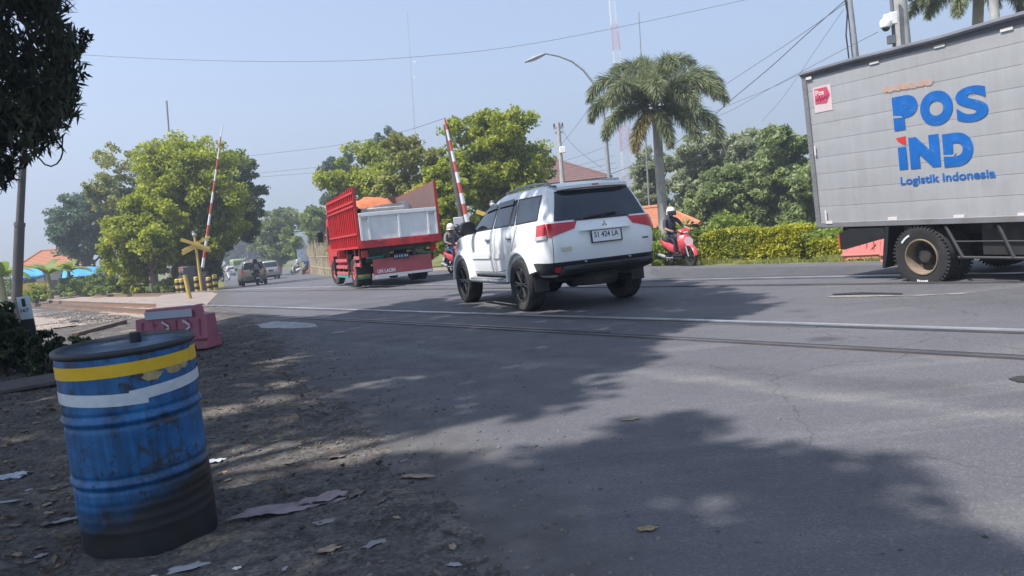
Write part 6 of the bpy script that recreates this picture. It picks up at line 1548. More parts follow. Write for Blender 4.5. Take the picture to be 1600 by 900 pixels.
# bollards
BG = 'striped bollards at the left gate'
def bollard(label, px, py0, py1):
    b = base(px, 41.5); py1b = pix(b)[1]; H = at(px, py0+(py1b-py1), float(b[1]))[2]-b[2]; r = root('bollard', label, 'bollard', b, group=BG); m = MB(); n = 5; rd = .125
    for i in range(n): m.cur = i % 2; m.cyl((0, 0, H*i/n-(.05 if i == 0 else 0)), (0, 0, H*(i+1)/n), rd, n=14, cap=(i in (0, n-1)))
    m.build('post', [YELLOW, STRIPEBLACK], r, smooth=40); m = MB(); m.lathe([(rd*1.01, H), (rd*.8, H+.03), (.001, H+.04)], 14); m.build('cap', YELLOW, r, smooth=40)
for px, a, b_, lab in ((279.5, 430, 453, 'yellow and black bollard, leftmost of the pair under the small orange sign'), (286, 430, 453, 'yellow and black bollard, right one of the pair under the small orange sign'), (309, 428, 451.5, 'yellow and black bollard just left of the crossbuck post'), (328, 429, 450, 'yellow and black bollard under the gate boom'), (338, 425, 449, 'yellow and black bollard nearest the road edge')): bollard(lab, px, a, b_)
yb = P(297, 467); r = root('marker_post', 'slim yellow post leaning in the sandy ground before the gate', 'post', yb, (0, R_(-5), 0)); m = MB(); H = at(290.5, 430, float(yb[1]))[2]-yb[2]; m.cyl((0, 0, -.1), (0, 0, H), .075, n=12); m.build('post', M('pale_yellow_paint', (.50, .36, .11), .6, var=.1), r, smooth=40); m = MB(); m.lathe([(.078, H-.01), (.078, H+.015), (.001, H+.02)], 12); m.build('cap', YELLOW, r)
sb_ = base(290, 42.5); r = root('notice_sign', 'small orange notice board on a thin post by the twin bollards', 'sign', sb_, (0, 0, R_(15))); zt = at(287, 416, float(sb_[1]))[2]-sb_[2]; zb_ = at(287, 425, float(sb_[1]))[2]-sb_[2]
m = MB(); m.b2((-.22, -.02, zb_), (.22, .02, zt)); m.build('board', M('sign_orange', (.50, .19, .08), .6, var=.15), r); m = MB(); m.cyl((-.15, 0, -.05), (-.15, 0, zb_), .025); m.cyl((.15, 0, -.05), (.15, 0, zb_), .025); m.build('post', STEEL, r)
m = MB()
for i in range(3): m.b2((-.16, -.026, zt-.08-i*.09), (.16-.05*i, -.021, zt-.05-i*.09))
m.build('text_lines', TWHITE, r)
cbx = base(302, 42.5); r = root('relay_cabinet', 'black relay cabinet between the bollards and the crossbuck', 'cabinet', cbx, (0, 0, R_(12))); H = at(302, 416, float(cbx[1]))[2]-cbx[2]; m = MB(); m.b2((-.32, -.25, 0), (.32, .25, H)); m.build('case', M('cabinet_black', (.022, .023, .028), .5, var=.25), r, bevel=.02); m = MB(); m.b2((-.28, -.262, .08), (.28, -.252, H-.08)); dd = m.build('door', M('cabinet_door', (.03, .031, .036), .45), r); m = MB(); m.b2((.18, -.28, H*.5), (.21, -.263, H*.5+.12)); m.build('handle', STEEL, dd)

# poles
def pole(name, label, cat, top_px, bpx, Y, r0, r1, mat, group=None):
    b = base(bpx, Y); t = at(*top_px, Y)-b; r = root(name, label, cat, b, group=group); return r, Vector(t), b
UP = 'utility poles'
r, t, b = pole('utility_pole', 'grey steel pole rising into the dark tree at left', 'utility pole', (43, 120), 22, 20, .1, .08, None, UP)
m = MB(); j = t*.42; m.cyl((0, 0, -.2), j, .13, .12, 14); m.cyl(j-t*.005, j+t*.01, .135, .13, 14); m.cyl(j, t, .095, .075, 14); m.build('shaft', M('weathered_pole', (.10, .095, .09), .6, metal=.3, var=.2, dirt=(.07, .065, .06), damt=.3), r, smooth=40)
lp = [at(x, y, 12.) for x, y in ((98, 214), (97, 228), (98, 238), (95, 248), (89, 256), (80, 260), (70, 257), (62, 248), (52, 240))]; lo0 = lp[0]
m = MB(); m.tube([tuple(p-lo0) for p in lp], .012, 6); o = m.build('hanging_wire', BLACK, None, loc=lo0); tag(o, 'slack black wire loop hanging below the dark tree', 'wire')
r, t, b = pole('utility_pole', 'slim grey utility pole beside the brown roof', 'utility pole', (872, 192), 888, 38, .12, .1, None, UP)
m = MB(); m.cyl((0, 0, -.2), t*.62, .16, .13, 12); m.cyl(t*.62, t, .11, .09, 12); m.build('shaft', CONCRETE, r, smooth=40)
m = MB(); m.box(tuple(t*.965), (.5, .08, .1)); m.box(tuple(t*.93), (.4, .08, .1)); m.build('crossarm', STEEL, r)
for sx in (-.2, .2): m = MB(); m.cyl(t*.965+Vector((sx, 0, .05)), t*.965+Vector((sx, 0, .22)), .05, .03, 8); m.build('insulator', BLACK, r)
m = MB(); m.box(tuple(t*.80+Vector((.1, -.15, 0))), (.3, .22, .3)); m.build('junction_box', TWHITE, r, bevel=.02)
r, t, b = pole('utility_pole', 'dark wooden pole right beside the raised right gate boom', 'utility pole', (697, 195), 736, 29, .1, .1, None, UP)
m = MB(); m.cyl((0, 0, -.2), t, .13, .10, 12); m.build('shaft', M('dark_wood_pole', (.09, .08, .075), .85, var=.25), r, smooth=40); m = MB(); pq = Vector(at(718, 355, 29)-b); m.box(tuple(pq+Vector((0, -.14, 0))), (.38, .1, .75)); m.build('meter_box', M('box_pale', (.45, .46, .48), .5), r, bevel=.02)
r, t, b = pole('utility_pole', 'thin pole poking out above the bright green tree', 'utility pole', (260, 158), 282, 62, .1, .1, None, UP); m = MB(); m.cyl((0, 0, -.2), t, .13, .08, 10); m.build('shaft', CONCRETE, r, smooth=40); m = MB(); m.lathe([(.085, -.05), (.085, .03), (.001, .06)], 10, 'Z', tuple(t)); m.build('cap', STEEL, r)
r, t, b = pole('utility_pole', 'thick concrete pole carrying the white camera above the box truck', 'utility pole', (1400, -60), 1441, 17.5, .1, .1, None, UP)
m = MB(); m.cyl((0, 0, -.2), t, .19, .145, 18); m.build('shaft', CONCRETE, r, smooth=40)
m = MB(); pa = Vector(at(1391, -30, 17.2)-b); pb_ = Vector(at(1398, 80, 17.2)-b); m.tube([pa, pb_], .04, 8); m.build('conduit', M('conduit_grey', (.13, .135, .15), .6), r)
m = MB(); pa = Vector(at(1413, -30, 17.6)-b); pb_ = Vector(at(1412, 40, 17.6)-b); pc = Vector(at(1415, 75, 17.6)-b); m.tube([pa, pb_, pc], .012, 6); m.build('cable', BLACK, r)
m = MB(); pq = Vector(at(1393, 62, 17.2)-b); m.box(tuple(pq), (.16, .12, .18)); m.build('cable_box', M('grey_box', (.35, .34, .33), .6), r, bevel=.01); m = MB(); m.box(tuple(Vector(at(1414, 60, 17.4)-b)), (.12, .1, .22)); m.build('cable_box', M('grey_box', (.35, .34, .33), .6), r, bevel=.01)
cc_ = at(1384, 38, 17.1); r = root('security_camera', 'white dome camera mounted on the concrete pole', 'camera', cc_)
m = MB(); m.b2((.09, -.06, -.02), (.24, .06, .24)); m.b2((-.03, -.05, .12), (.12, .05, .21)); m.build('bracket', TWHITE, r, bevel=.015)
m = MB(); m.lathe([(.001, .13), (.07, .125), (.115, .08), (.125, .0), (.115, -.06), (.09, -.08)], 20); m.build('housing', TWHITE, r, smooth=40); m = MB(); m.ball((0, 0, -.07), .085, 16, 8, -1, .1); m.build('lens_dome', GLASS, r, smooth=60)
r, t, b = pole('utility_pole', 'thin steel pole with cables left of the camera pole', 'utility pole', (1324, -30), 1372, 24, .1, .1, None, UP); m = MB(); m.cyl((0, 0, -.2), t, .12, .075, 12); m.build('shaft', STEEL, r, smooth=40)
m = MB(); pa, pb_, pc, pd = (Vector(at(*q_, 23.7)-b) for q_ in ((1317, -20), (1324, 20), (1322, 55), (1330, 120))); m.tube([pa, pb_, pc, pd], .022, 6); pa, pb_ = (Vector(at(*q_, 23.7)-b) for q_ in ((1321, -20), (1333, 100))); m.tube([pa, pb_], .016, 6); m.build('drop_cable', BLACK, r)
r, t, b = pole('utility_pole', 'concrete pole standing in front of the palm crown at top right', 'utility pole', (1548, -60), 1580, 20, .1, .1, None, UP); m = MB(); m.cyl((0, 0, -.2), t, .17, .10, 12); m.build('shaft', CONCRETE, r, smooth=40)

# street lamp
LY = 30.; b = base(963, LY); r = root('street_lamp', 'tall street lamp with a curved arm over the white car', 'street lamp', b)
arm = [Vector(at(x, y, LY)-b) for x, y in ((944, 185), (941, 165), (936, 148), (926, 128), (912, 110), (894, 96), (874, 88), (850, 83))]
m = MB(); m.cyl((0, 0, -.2), arm[0], .10, .06, 14); m.cyl((0, 0, 0), (0, 0, .3), .16, .12, 14); m.build('post', STEEL, r, smooth=40)
m = MB(); m.tube(arm, [.06, .056, .052, .048, .044, .04, .036, .033], 10); m.build('arm', STEEL, r, smooth=60)
h0, h1 = Vector(at(852, 84, LY)-b), Vector(at(818, 77.5, LY)-b); dv = (h1-h0); hm = MB(); L_ = dv.length; ang = math.atan2(dv.z, -dv.x)
hm.loft([((.0, 0, 0), .05, .04, 0), ((.15, 0, 0), .11, .06, 0), ((.5, 0, .0), .13, .065, 0), ((L_, 0, 0), .07, .03, 0)], 14); hd = hm.build('lamp_head', M('lamp_housing', (.33, .34, .36), .5), r, smooth=40, loc=h0, rot=(0, ang, math.pi))
m = MB(); m.loft([((.2, 0, -.05), .09, .02, 0), ((.45, 0, -.055), .10, .03, 0), ((.7, 0, -.045), .06, .015, 0)], 12); m.build('lens', M('lamp_lens', (.6, .6, .58), .3), hd, smooth=40)

# wires
def wire(label, pts, Ys, rad=.012, group='overhead wires'):
    n = len(pts); P3 = []
    for k in range(n): P3.append(at(pts[k][0], pts[k][1], Ys[0]+(Ys[1]-Ys[0])*k/(n-1)))
    P3 = np.array(P3); o0 = P3[0]; fine = []
    for i in range(n-1):
        p0, p1, p2, p3 = P3[max(i-1, 0)], P3[i], P3[i+1], P3[min(i+2, n-1)]
        for f in np.linspace(0, 1, 8, endpoint=False): fine.append(.5*((2*p1)+(p2-p0)*f+(2*p0-5*p1+4*p2-p3)*f*f+(3*p1-p0-3*p2+p3)*f**3)-o0)
    fine.append(P3[-1]-o0); m = MB(); m.tube([tuple(p) for p in fine], rad*.55, 5); o = m.build('overhead_wire', M('wire_black', (.09, .09, .10), .6), None, smooth=60, loc=o0); tag(o, label, 'wire', group)
wire('long sagging wire crossing the whole sky from the dark tree to the top edge', [(100, 84), (250, 92), (400, 96), (520, 95.5), (620, 91), (780, 76), (950, 46), (1200, -8)], (22, 22), .011)
wire('thick cable running down left from the steel pole, upper one', [(1319, 2), (1262, 52), (1205, 104), (1150, 150), (1108, 186), (1040, 235)], (24, 36), .028)
wire('thick cable running down left from the steel pole, lower one', [(1320, 6), (1240, 62), (1170, 108), (1120, 140), (1060, 172)], (24, 36), .018)
wire('thin wire meeting the box truck roof from the left', [(1372, 50), (1290, 92), (1200, 140), (1130, 178), (1060, 200)], (20, 38), .014)
wire('thin wire just above the box truck rear corner', [(1256, 112), (1210, 135), (1150, 160), (1090, 185)], (22, 36), .013)
wire('faint steep wire left of the steel pole', [(1318, 15), (1280, 70), (1225, 150), (1190, 190)], (24, 40), .012)
wire('wire from the trees left of the road up to the right gate pole', [(350, 248), (420, 240), (520, 228), (620, 208), (697, 184)], (58, 29), .018)
wire('higher of the two low wires over the far road', [(390, 272), (450, 266), (520, 259)], (60, 60), .02)
wire('lower of the two low wires over the far road', [(392, 278), (450, 273), (520, 268)], (60, 60), .02)
wire('wire from the slim pole up toward the street lamp arm', [(872, 232), (898, 200), (920, 170), (938, 143)], (38, 30.2), .014)
for i, (a, c_) in enumerate((((880, 252), (955, 226)), ((884, 263), (960, 243)), ((887, 268), (962, 254)), ((889, 274), (965, 262)))):
    wire(['topmost', 'second', 'third', 'lowest'][i]+' of the four short wires between the slim pole and the lamp post', [a, ((a[0]+c_[0])/2, (a[1]+c_[1])/2+1), c_], (38, 31), .013)
wire('slack stay wire dropping right from the slim pole top', [(875, 194), (888, 218), (910, 240), (940, 262)], (38, 38), .015)
wire('thick cable sloping from the lamp post toward the palm', [(948, 274), (985, 260), (1030, 240)], (31, 31), .024)

# towers
TY_ = 420.; b = base(990, TY_); r = root('lattice_tower', 'hazy red and white lattice tower behind the palm', 'tower', b); t = Vector(at(952, -40, TY_)-b); TRD = M('tower_red', (.5, .12, .1), .6); TWD = M('tower_white', (.6, .6, .6), .6)
m = MB(); nl = 30
for i in range(nl):
    m.cur = 1 if (i // 3) % 2 else 0; a0 = i/nl; a1 = (i+1)/nl; w0_ = 2.4*(1-a0)+1.0; w1_ = 2.4*(1-a1)+1.0; C0 = t*a0; C1 = t*a1
    q0 = [C0+Vector((sx*w0_, sy*w0_, 0)) for sx, sy in ((-1, -1), (1, -1), (1, 1), (-1, 1))]; q1 = [C1+Vector((sx*w1_, sy*w1_, 0)) for sx, sy in ((-1, -1), (1, -1), (1, 1), (-1, 1))]
    for k in range(4):
        m.cyl(q0[k], q1[k], .24, n=5); m.cyl(q0[k], q1[(k+1) % 4], .12, n=4); m.cyl(q0[(k+1) % 4], q1[k], .12, n=4); m.cyl(q1[k], q1[(k+1) % 4], .12, n=4)
m.build('lattice', [TWD, TRD], r, smooth=0)
for k in range(5): m = MB(); m.cyl(t*(.72+.05*k)+Vector((1.4, -1.4, 0)), t*(.72+.05*k)+Vector((1.4, -1.4, 2.2)), .3, n=8); m.build('antenna', TWD, r)
MY = 520.; b = base(660, MY); r = root('guyed_mast', 'very thin hazy mast above the red truck', 'mast', b); t = Vector(at(636, 20, MY)-b); m = MB(); m.cyl((0, 0, 0), t, .50, .35, 6); m.build('shaft', M('mast_grey', (.25, .26, .28), .6), r)
for px, py in ((646, 97), (645, 121)): m = MB(); c = Vector(at(px, py, MY)-b); m.cyl(c+Vector((.9, -.6, 0)), c+Vector((.9, -1.1, 0)), .9, n=12); m.build('dish', TWHITE, r)
m = MB()
for f, sx in ((.95, 30), (.95, -30), (.6, 24), (.6, -24)): m.cyl(t*f, (sx, 10, 0), .05, n=4)
m.build('guy_wire', STEEL, r)
b = base(1018, 45); r = root('thin_antenna_pole', 'thin whip pole standing above the palm crown', 'pole', b); t = Vector(at(998, 18, 45)-b); m = MB(); m.cyl((0, 0, 0), t, .07, .02, 6); m.build('shaft', M('whip_grey', (.2, .2, .2), .6), r); m = MB(); m.box((0, 0, .1), (.4, .4, .3)); m.build('footing', CONCRETE, r)

# houses
TILE_O = M('orange_tiles', (.40, .16, .08), .8, var=.2, scale=10, dirt=(.32, .12, .07), damt=.25); TILE_B = M('brown_red_tiles', (.135, .07, .062), .8, var=.15, scale=8); WALL = M('cream_wall', (.5, .47, .42), .85, var=.08); DWALL = M('dark_opening', (.02, .02, .022), .5)
def house(label, x0, x1, ypeak, yeave, Y, tile, wall=WALL, depth=7., name='house', hip=.3, peak_px=None):
    b = base((x0+x1)/2, Y); w2 = (x1-x0)/2*Y/F; ze = at((x0+x1)/2, yeave, Y)[2]-b[2]; zp = at((x0+x1)/2, ypeak, Y)[2]-b[2]; r = root(name, label, 'house', b)
    yw = math.atan2(*(np.array(b[:2])/np.hypot(b[0], b[1]))); r.rotation_euler = (0, 0, -yw)
    d2 = depth/2; e = .5; px_ = 0 if peak_px is None else (peak_px-(x0+x1)/2)*Y/F
    m = MB(); m.b2((-w2+e, -d2+e, -.3), (w2-e, d2-e, ze)); wl = m.build('wall', wall, r)
    m = MB(); rl = w2*hip
    vs = [(-w2, -d2, ze-.1), (w2, -d2, ze-.1), (w2, d2, ze-.1), (-w2, d2, ze-.1), (px_-rl, 0, zp), (px_+rl, 0, zp)]; m.add(vs, [(0, 1, 5, 4), (2, 3, 4, 5), (1, 2, 5), (3, 0, 4), (3, 2, 1, 0)])
    n = 14   # tile courses
    for k in range(1, n):
        f = k/n; a = Vector(vs[0]).lerp(Vector(vs[4]), f); c = Vector(vs[1]).lerp(Vector(vs[5]), f); m.cyl(a, c, .035, n=5); a = Vector(vs[1]).lerp(Vector(vs[5]), f); c = Vector(vs[2]).lerp(Vector(vs[5]), f); m.cyl(a, c, .03, n=5); a = Vector(vs[0]).lerp(Vector(vs[4]), f); c = Vector(vs[3]).lerp(Vector(vs[4]), f); m.cyl(a, c, .03, n=5)
    for a, c in ((4, 5), (0, 4), (1, 5)): m.cyl(vs[a], vs[c], .11, n=8)
    m.build('roof', tile, r, smooth=0)
    for x in (-w2*.5, w2*.35): m = MB(); m.b2((x-.5, -d2+e-.03, ze*.35), (x+.5, -d2+e+.02, ze*.8)); wn = m.build('window', DWALL, r); m = MB(); m.b2((x-.56, -d2+e-.05, ze*.33), (x+.56, -d2+e-.025, ze*.35)); m.build('sill', WALL, wn)
    m = MB(); m.b2((-.45, -d2+e-.03, 0), (.45, -d2+e+.02, min(2.1, ze*.85))); m.build('door', M('door_brown', (.10, .06, .04), .6), r)
    return r
house('house with an orange tiled roof behind the blue awnings', 30, 142, 390, 420, 78, TILE_O, depth=10, hip=.2, peak_px=88)
house('house with a dark red hipped roof behind the white car', 800, 958, 244, 288, 64, TILE_B, depth=11, hip=.04, peak_px=868)
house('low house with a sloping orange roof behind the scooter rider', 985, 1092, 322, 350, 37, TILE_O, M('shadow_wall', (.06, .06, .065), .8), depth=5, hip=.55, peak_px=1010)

# blue awnings and stall on the left
BT = M('blue_tarpaulin', (.05, .27, .50), .6, var=.12, scale=3); AW = 'blue tarpaulin awnings'
def awning(label, x0, x1, y0, y1, Y):
    b = base((x0+x1)/2, Y); w2 = (x1-x0)/2*Y/F; z0 = at((x0+x1)/2, y1, Y)[2]-b[2]; z1 = at((x0+x1)/2, y0, Y)[2]-b[2]; r = root('awning', label, 'awning', b, (0, 0, R_(25)), AW)
    m = MB(); rows = [[(-w2+2*w2*i/8, -1.2+2.4*j/4, z0+(z1-z0)*j/4+.05*math.sin(i*1.9+j)) for i in range(9)] for j in range(5)]; m.grid(rows); m.grid([[(p[0], p[1]-.0, p[2]) for p in rows[0]], [(p[0], p[1], p[2]-.25) for p in rows[0]]]); s = m.build('canopy', BT, r, smooth=60); so2 = s.modifiers.new('t', 'SOLIDIFY'); so2.thickness = .02
    for sx in (-1, 1):
        for sy in (-1, 1): m = MB(); m.cyl((sx*w2*.9, sy*1.0, -.1), (sx*w2*.9, sy*1.0, z0+(z1-z0)*(.5+.5*sy)-.04), .04, n=8); m.build('post', BARK, r)
    return r
awning('blue tarpaulin awning at left with a yellow cloth below', 30, 76, 418, 430, 56); awning('blue tarpaulin awning right of the banana plants', 108, 158, 417, 430, 58)
b = base(56, 53); r = root('stall', 'low stall hung with yellow cloth below the left awning', 'stall', b, (0, 0, R_(25))); z = at(56, 441, 53)[2]-b[2]; m = MB(); m.b2((-1.15, -.4, z-.06), (1.15, .4, z)); m.build('table_top', M('stall_wood', (.3, .2, .12), .8), r); m = MB(); m.b2((-1.12, -.44, .1), (1.12, -.41, z-.02)); m.build('cloth', M('yellow_cloth', (.62, .40, .08), .8, var=.15), r)
for sx in (-1, 1):
    for sy in (-1, 1): m = MB(); m.cyl((sx*1.0, sy*.33, -.05), (sx*1.0, sy*.33, z-.06), .035, n=6); m.build('leg', BARK, r)
b = base(128, 54); r = root('stall', 'dark open stall under the right awning', 'stall', b, (0, 0, R_(25))); m = MB(); m.b2((-1.3, .1, 0), (1.3, .16, 1.3)); m.build('back_panel', M('stall_dark', (.08, .085, .10), .8, var=.3), r)
for sx in (-1.2, 0, 1.2): m = MB(); m.b2((sx-.05, -.2, 0), (sx+.05, .1, 1.35)); m.build('post', M('stall_grey', (.3, .3, .32), .8), r)

# billboard, bamboo fence
b = base(478, 84); r = root('billboard', 'tall pale blue billboard at the far road side', 'billboard', b, (0, 0, R_(18))); z0 = at(478, 408, 84)[2]-b[2]; z1 = at(474, 362, 84)[2]-b[2]; m = MB(); w_ = .68; m.b2((-w_, -.06, z0), (w_, .06, z1)); m.build('panel', M('poster', (.62, .67, .72), .5, var=.35, scale=.9, dirt=(.16, .25, .40), damt=.3, dscale=1.6), r)
m = MB(); m.cyl((-.4, 0, -.1), (-.4, 0, z0), .05); m.cyl((.4, 0, -.1), (.4, 0, z0), .05); m.build('post', STEEL, r); m = MB(); m.b2((-.1, -.09, z0-.35), (1.0, -.065, z0)); m.build('lower_board', M('purple_blue', (.12, .12, .42), .5), r)
BAMB = M('bamboo', (.42, .34, .22), .8, var=.3, scale=3)
fa, fb = P(486, 428)[:2], P(530, 432)[:2]; r = root('bamboo_fence', 'tall bamboo fence behind the front of the red truck', 'fence', (*fa, float(hgt(*fa)))); m = MB(); L_ = np.linalg.norm(fb-fa); rnd = random.Random(3); HF = at(500, 378, float(fa[1]))[2]-float(hgt(*fa))
for i in range(90):
    t_ = i/89; p = (fb-fa)*t_; h_ = HF*(.75+.3*rnd.random()); m.cyl((p[0]+rnd.uniform(-.03, .03), p[1], -.1), (p[0]+rnd.uniform(-.1, .1), p[1], h_), .035, .025, 6)
m.build('canes', BAMB, r)
m = MB()
for f in (.25, .55): m.cyl((0, -.06, HF*f), (fb[0]-fa[0], fb[1]-fa[1]-.06, HF*f), .03, n=6)
m.build('cross_rail', BAMB, r)
b = base(489, float(fa[1])-.5); 
r = root('small_sign', 'small yellow sign fixed on the bamboo fence', 'sign', base(488, float(fa[1])-.4)); zz = at(488, 393, float(fa[1]))[2]-r.location[2]; m = MB(); m.box((0, 0, zz), (.55, .04, .75)); m.build('board', YELLOW, r); m = MB(); m.cyl((0, .05, -.05), (0, .05, zz), .03); m.build('post', STEEL, r)

# wooden slab and bar on the ground at left
sl = P(40, 612); r = MB(); r.box((0, 0, .06), (.95, .62, .045)); r.box((-.25, 0, 0.0), (.08, .5, .10)); r.box((.25, 0, 0.0), (.08, .5, .10)); o = r.build('wooden_board', M('grey_board', (.085, .075, .075), .9, var=.3, scale=5, dirt=(.04, .035, .032), damt=.4, bump=.5), None, bevel=.01, loc=sl+np.array([-.15, .2, .0]), rot=(R_(3), R_(-2), R_(25))); tag(o, 'dark weathered board lying on the soil by the bush', 'board')
s0, s1 = P(118, 527)+np.array([0, 0, .05]), P(194, 506)+np.array([0, 0, .05]); r = MB(); dv = s1-s0; r.box(tuple(dv/2), (float(np.linalg.norm(dv)), .16, .09), (0, 0, math.atan2(dv[1], dv[0]))); o = r.build('timber_beam', M('brown_beam', (.13, .09, .07), .85, var=.25), None, bevel=.015, loc=s0); tag(o, 'brown timber beam lying on the ballast left of the pink barrier', 'beam')

# ---- litter: single pieces
def gpt(px, py): 
    p = P(px, py); i = np.abs(gx-p[0]).argmin(); j = np.abs(gy-p[1]).argmin(); z = GZ[j, i]
    if inside(road_poly, np.array([p[0]]), np.array([p[1]]))[0]: z = max(z, float(hgt(p[0], p[1]))+.004)
    return np.array([p[0], p[1], z])
def flake(name, label, cat, px, py, lx, ly, ang, mat, group=None, crumple=.3, seed=0, n=9, lift=.004):
    rnd = np.random.default_rng(seed); rows = []
    for j in range(n):
        row = []
        for i in range(n):
            u = i/(n-1)*2-1; v = j/(n-1)*2-1; k = math.sqrt(max(u*u, v*v)/(u*u+v*v+1e-9)); edge = 1+.18*math.sin(5*math.atan2(v, u)+seed)*max(abs(u), abs(v))
            x = u*k*lx/2*edge*1.1; y = v*k*ly/2*edge*1.1; row.append((x, y, crumple*min(lx, ly)*(.35+.5*mnoise.noise(Vector((u*1.7+seed, v*1.7, seed*.7)))+.25*mnoise.noise(Vector((u*4+seed, v*4, seed))))))
        rows.append(row)
    zmin = min(p[2] for r_ in rows for p in r_); rows = [[(p[0], p[1], p[2]-zmin*.6) for p in r_] for r_ in rows]
    m = MB(); m.grid(rows); p = gpt(px, py); o = m.build(name, mat, None, smooth=50, loc=p+np.array([0, 0, lift]), rot=(0, 0, R_(ang))); so2 = o.modifiers.new('t', 'SOLIDIFY'); so2.thickness = .002
    tag(o, label, cat, group); return o
SACK = M('grey_pink_sack', (.24, .19, .20), .9, var=.25, scale=8); PAPER = M('dirty_paper', (.27, .27, .28), .85, var=.15, scale=15); DRY = M('dry_leaf', (.27, .20, .14), .85, var=.3, scale=20); DRYD = M('dry_leaf_dark', (.13, .10, .08), .85, var=.3, scale=20); BAGP = M('pale_plastic_bag', (.42, .45, .50), .4, var=.15, scale=10)
flake('torn_sack', 'flat torn grey-pink sack lying on the soil right of the drum', 'sack', 448, 791, .46, .14, 12, SACK, crumple=.22, seed=3, n=19)
flake('torn_sack', 'crumpled right end scrap of the grey-pink sack', 'sack', 505, 780, .20, .11, 30, SACK, crumple=.35, seed=4, n=13)
flake('plastic_bag', 'pale plastic bag at the left photo edge beside the drum', 'bag', 12, 748, .20, .10, 30, BAGP, crumple=.4, seed=5, n=13)
flake('paper_scrap', 'white paper strip left of the drum foot', 'paper', 103, 818, .12, .04, 35, PAPER, crumple=.3, seed=6)
flake('paper_scrap', 'thin white strip at the left photo edge', 'paper', 14, 790, .12, .03, 10, PAPER, crumple=.3, seed=7)
flake('paper_scrap', 'pale crumpled paper near the bottom edge right of the drum', 'paper', 293, 884, .14, .06, 20, PAPER, crumple=.3, seed=8)
flake('bottle_cap', 'round white cap near the bottom edge', 'cap', 369, 881, .035, .03, 0, M('cap_white', (.62, .58, .52), .6), crumple=.15, seed=9, n=7)
flake('bottle_cap', 'round pale cap on the bottom edge below the drum', 'cap', 238, 893, .035, .03, 0, M('cap_white', (.62, .58, .52), .6), crumple=.15, seed=10, n=7)
flake('orange_scrap', 'small orange scrap right of the drum', 'scrap', 352, 744, .03, .025, 0, M('scrap_orange', (.55, .20, .03), .6), crumple=.3, seed=11, n=7)
flake('blue_scrap', 'small blue-white scrap on the dark board', 'scrap', 58, 561, .28, .14, 20, M('scrap_blue', (.15, .30, .42), .6, var=.4, scale=12), crumple=.35, seed=12, n=11, lift=.1)
flake('plastic_scrap', 'pale plastic scrap just right of the drum side', 'scrap', 340, 729, .09, .06, 0, BAGP, crumple=.4, seed=13)
flake('cardboard_scrap', 'brown curled cardboard strip at the asphalt edge', 'scrap', 652, 749, .17, .05, -20, DRY, crumple=.3, seed=14)
flake('dry_leaf', 'large dry leaf near the bottom edge', 'leaf', 514, 857, .085, .055, 20, DRY, crumple=.2, seed=15)
flake('dry_leaf', 'curled dry leaf beside the sack', 'leaf', 557, 772, .10, .06, 60, DRYD, crumple=.4, seed=16)
flake('dry_leaf', 'dark leaf in the sunlit patch on the dirt edge', 'leaf', 525, 716, .11, .06, 0, DRYD, crumple=.4, seed=17)
flake('dry_leaf', 'flat grey leaf right of the sack', 'leaf', 507, 813, .09, .05, 10, M('grey_leaf', (.22, .21, .21), .85, var=.2), crumple=.2, seed=18)
flake('dry_leaf', 'pair of pale dry leaves near the bottom centre left', 'leaf', 586, 851, .10, .05, 40, M('grey_leaf', (.22, .21, .21), .85, var=.2), crumple=.4, seed=19)
flake('straw_tuft', 'small straw tuft on the shaded asphalt', 'straw', 1012, 830, .07, .04, 0, M('straw', (.26, .20, .11), .9, var=.3, scale=30), crumple=.3, seed=20)
flake('paper_scrap', 'small paper on the near road, nearest the bottom centre', 'paper', 711, 886, .05, .025, -20, PAPER, crumple=.2, seed=21)
flake('dry_leaf', 'yellowish leaf on the sunlit road', 'leaf', 985, 657, .10, .04, 0, M('yellow_leaf', (.25, .19, .12), .8), crumple=.15, seed=22)
rnd = random.Random(21)
for i in range(40):
    px, py = rnd.uniform(330, 720), rnd.uniform(560, 895)
    if px > 400+(py-500)*1.05: continue
    flake('leaf_litter_piece', 'small dry leaf scrap on the dirt road edge', 'leaf', px, py, rnd.uniform(.02, .06), rnd.uniform(.012, .03), rnd.uniform(0, 180), rnd.choice([DRY, DRYD, PAPER, DRYD]), 'small leaf scraps on the dirt', .35, 100+i, 5)
for i in range(34):
    px, py = rnd.uniform(0, 115), rnd.uniform(615, 895)
    flake('leaf_litter_piece', 'small dry leaf scrap left of the drum', 'leaf', px, py, rnd.uniform(.03, .08), rnd.uniform(.015, .04), rnd.uniform(0, 180), rnd.choice([DRY, DRYD, DRYD, PAPER]), 'small leaf scraps left of the drum', .35, 200+i, 5)

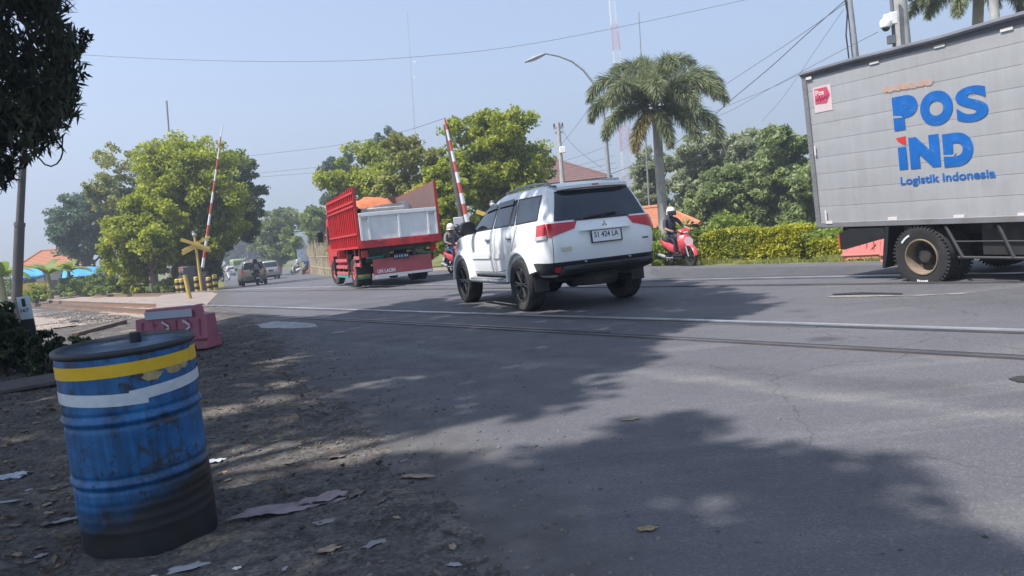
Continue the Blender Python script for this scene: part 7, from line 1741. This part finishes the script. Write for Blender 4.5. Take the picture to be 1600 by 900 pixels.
# ---- loose stones and crumbs (stuff)
def stones(name, n, fn, smin, smax, mat, seed):
    rg = np.random.default_rng(seed); XY = fn(rg, n); n = len(XY)
    base_v = np.array([(1, 0, 0), (0, 1, 0), (-1, 0, 0), (0, -1, 0), (0, 0, 1), (0, 0, -1)], float); fs = np.array([(0, 1, 4), (1, 2, 4), (2, 3, 4), (3, 0, 4), (1, 0, 5), (2, 1, 5), (3, 2, 5), (0, 3, 5)])
    ii = np.clip(np.searchsorted(gx, XY[:, 0]), 0, nx-1); jj = np.clip(np.searchsorted(gy, XY[:, 1]), 0, ny-1); z = GZ[jj, ii]; ins = inside(road_poly, XY[:, 0], XY[:, 1]); z = np.where(ins, np.maximum(z, hgt(XY[:, 0], XY[:, 1])+.004), z)
    s = smin+(smax-smin)*rg.random((n, 1, 1))**3; sh = .6+.6*rg.random((n, 6, 1)); V = base_v[None]*s*sh*np.array([1, .8, .6]); a = rg.random(n)*6.28; ca, sa = np.cos(a)[:, None], np.sin(a)[:, None]
    X = V[:, :, 0]*ca-V[:, :, 1]*sa+XY[:, :1]; Y = V[:, :, 0]*sa+V[:, :, 1]*ca+XY[:, 1:2]; Z = V[:, :, 2]+z[:, None]
    V = np.stack([X, Y, Z], -1).reshape(-1, 3); Fs = (fs[None]+(np.arange(n)*6)[:, None, None]).reshape(-1, 3); o = fast_mesh(name, V, Fs, mat); return tag(o, kind='stuff')
STONE = LEAF('loose_stone', (.045, .042, .042), (.20, .18, .165), 0., .9)
def near_edge(rg, n):
    X = rg.uniform(-9, 1.6, n*4); Y = rg.uniform(2.2, 14.5, n*4); d = poly_dist(road_poly, X, Y); ins = inside(road_poly, X, Y); p = np.where(ins, np.exp(-d/.45), np.exp(-d/1.6)); k = rg.random(n*4) < p; return np.stack([X[k], Y[k]], 1)[:n]
rng = np.random.default_rng(404)
LX = rng.uniform(-7.5, 0.4, 16000); LY = rng.uniform(2.4, 12., 16000); LD = poly_dist(road_poly, LX, LY); k = (~inside(road_poly, LX, LY)) & (fbm(LX, LY, .9, 61) > -.12) & (rng.random(16000) < .25+.5*sstep(LD/2.)); LX, LY = LX[k], LY[k]
LZ = GZ[np.clip(np.searchsorted(gy, LY), 0, ny-1), np.clip(np.searchsorted(gx, LX), 0, nx-1)]+.006+.008*rng.random(len(LX))
a_ = rng.random(len(LX))*6.28; l_ = .012+.03*rng.random(len(LX))**2; dx_ = np.stack([np.cos(a_)*l_, np.sin(a_)*l_, rng.normal(size=len(LX))*.25*l_], 1); dy_ = np.stack([-np.sin(a_)*l_*.35, np.cos(a_)*l_*.35, rng.normal(size=len(LX))*.25*l_], 1); C_ = np.stack([LX, LY, LZ], 1)
LV = np.stack([C_-dx_, C_+dy_, C_+dx_, C_-dy_], 1).reshape(-1, 3)
tag(fast_mesh('leaf_litter', LV, quads(LV), LEAF('litter_brown', (.05, .038, .028), (.26, .19, .12), .1, .85)), kind='stuff')
stones('roadside_gravel', 16000, near_edge, .004, .022, STONE, 5)
def ball_pts(rg, n):
    o_ = rg.uniform(1.5, 12.9, n); s = S_ROAD+.5+rg.random(n)**1.6*26; X = NTR[0]*o_+DTR[0]*s; Y = NTR[1]*o_+DTR[1]*s; k = (~inside(road_poly, X, Y)) & (poly_dist(road_poly, X, Y) > .5+.8*rg.random(n)) & (o_ < 12.2) & (X < np.where(o_ < 4.7, -5.2, -4)); return np.stack([X[k], Y[k]], 1)
bs = stones('ballast_stones', 14000, ball_pts, .02, .07, LEAF('ballast_pebble', (.13, .105, .085), (.38, .31, .26), 0., .9), 6); bs.location.z = .0

# ---- air
hz = MB(); hz.b2((-900, -40, -3), (900, 900, 120)); o = hz.build('haze', [], None, smooth=0); tag(o, kind='stuff')
mh, th, bh = nt('haze_air'); th.nodes.remove(bh); pv = N(th, 'ShaderNodeVolumePrincipled'); pv.inputs['Color'].default_value = (.80, .87, 1, 1); pv.inputs['Density'].default_value = .0023; pv.inputs['Anisotropy'].default_value = .3
th.links.new(pv.outputs[0], th.nodes['Material Output'].inputs['Volume']); o.data.materials.append(mh)
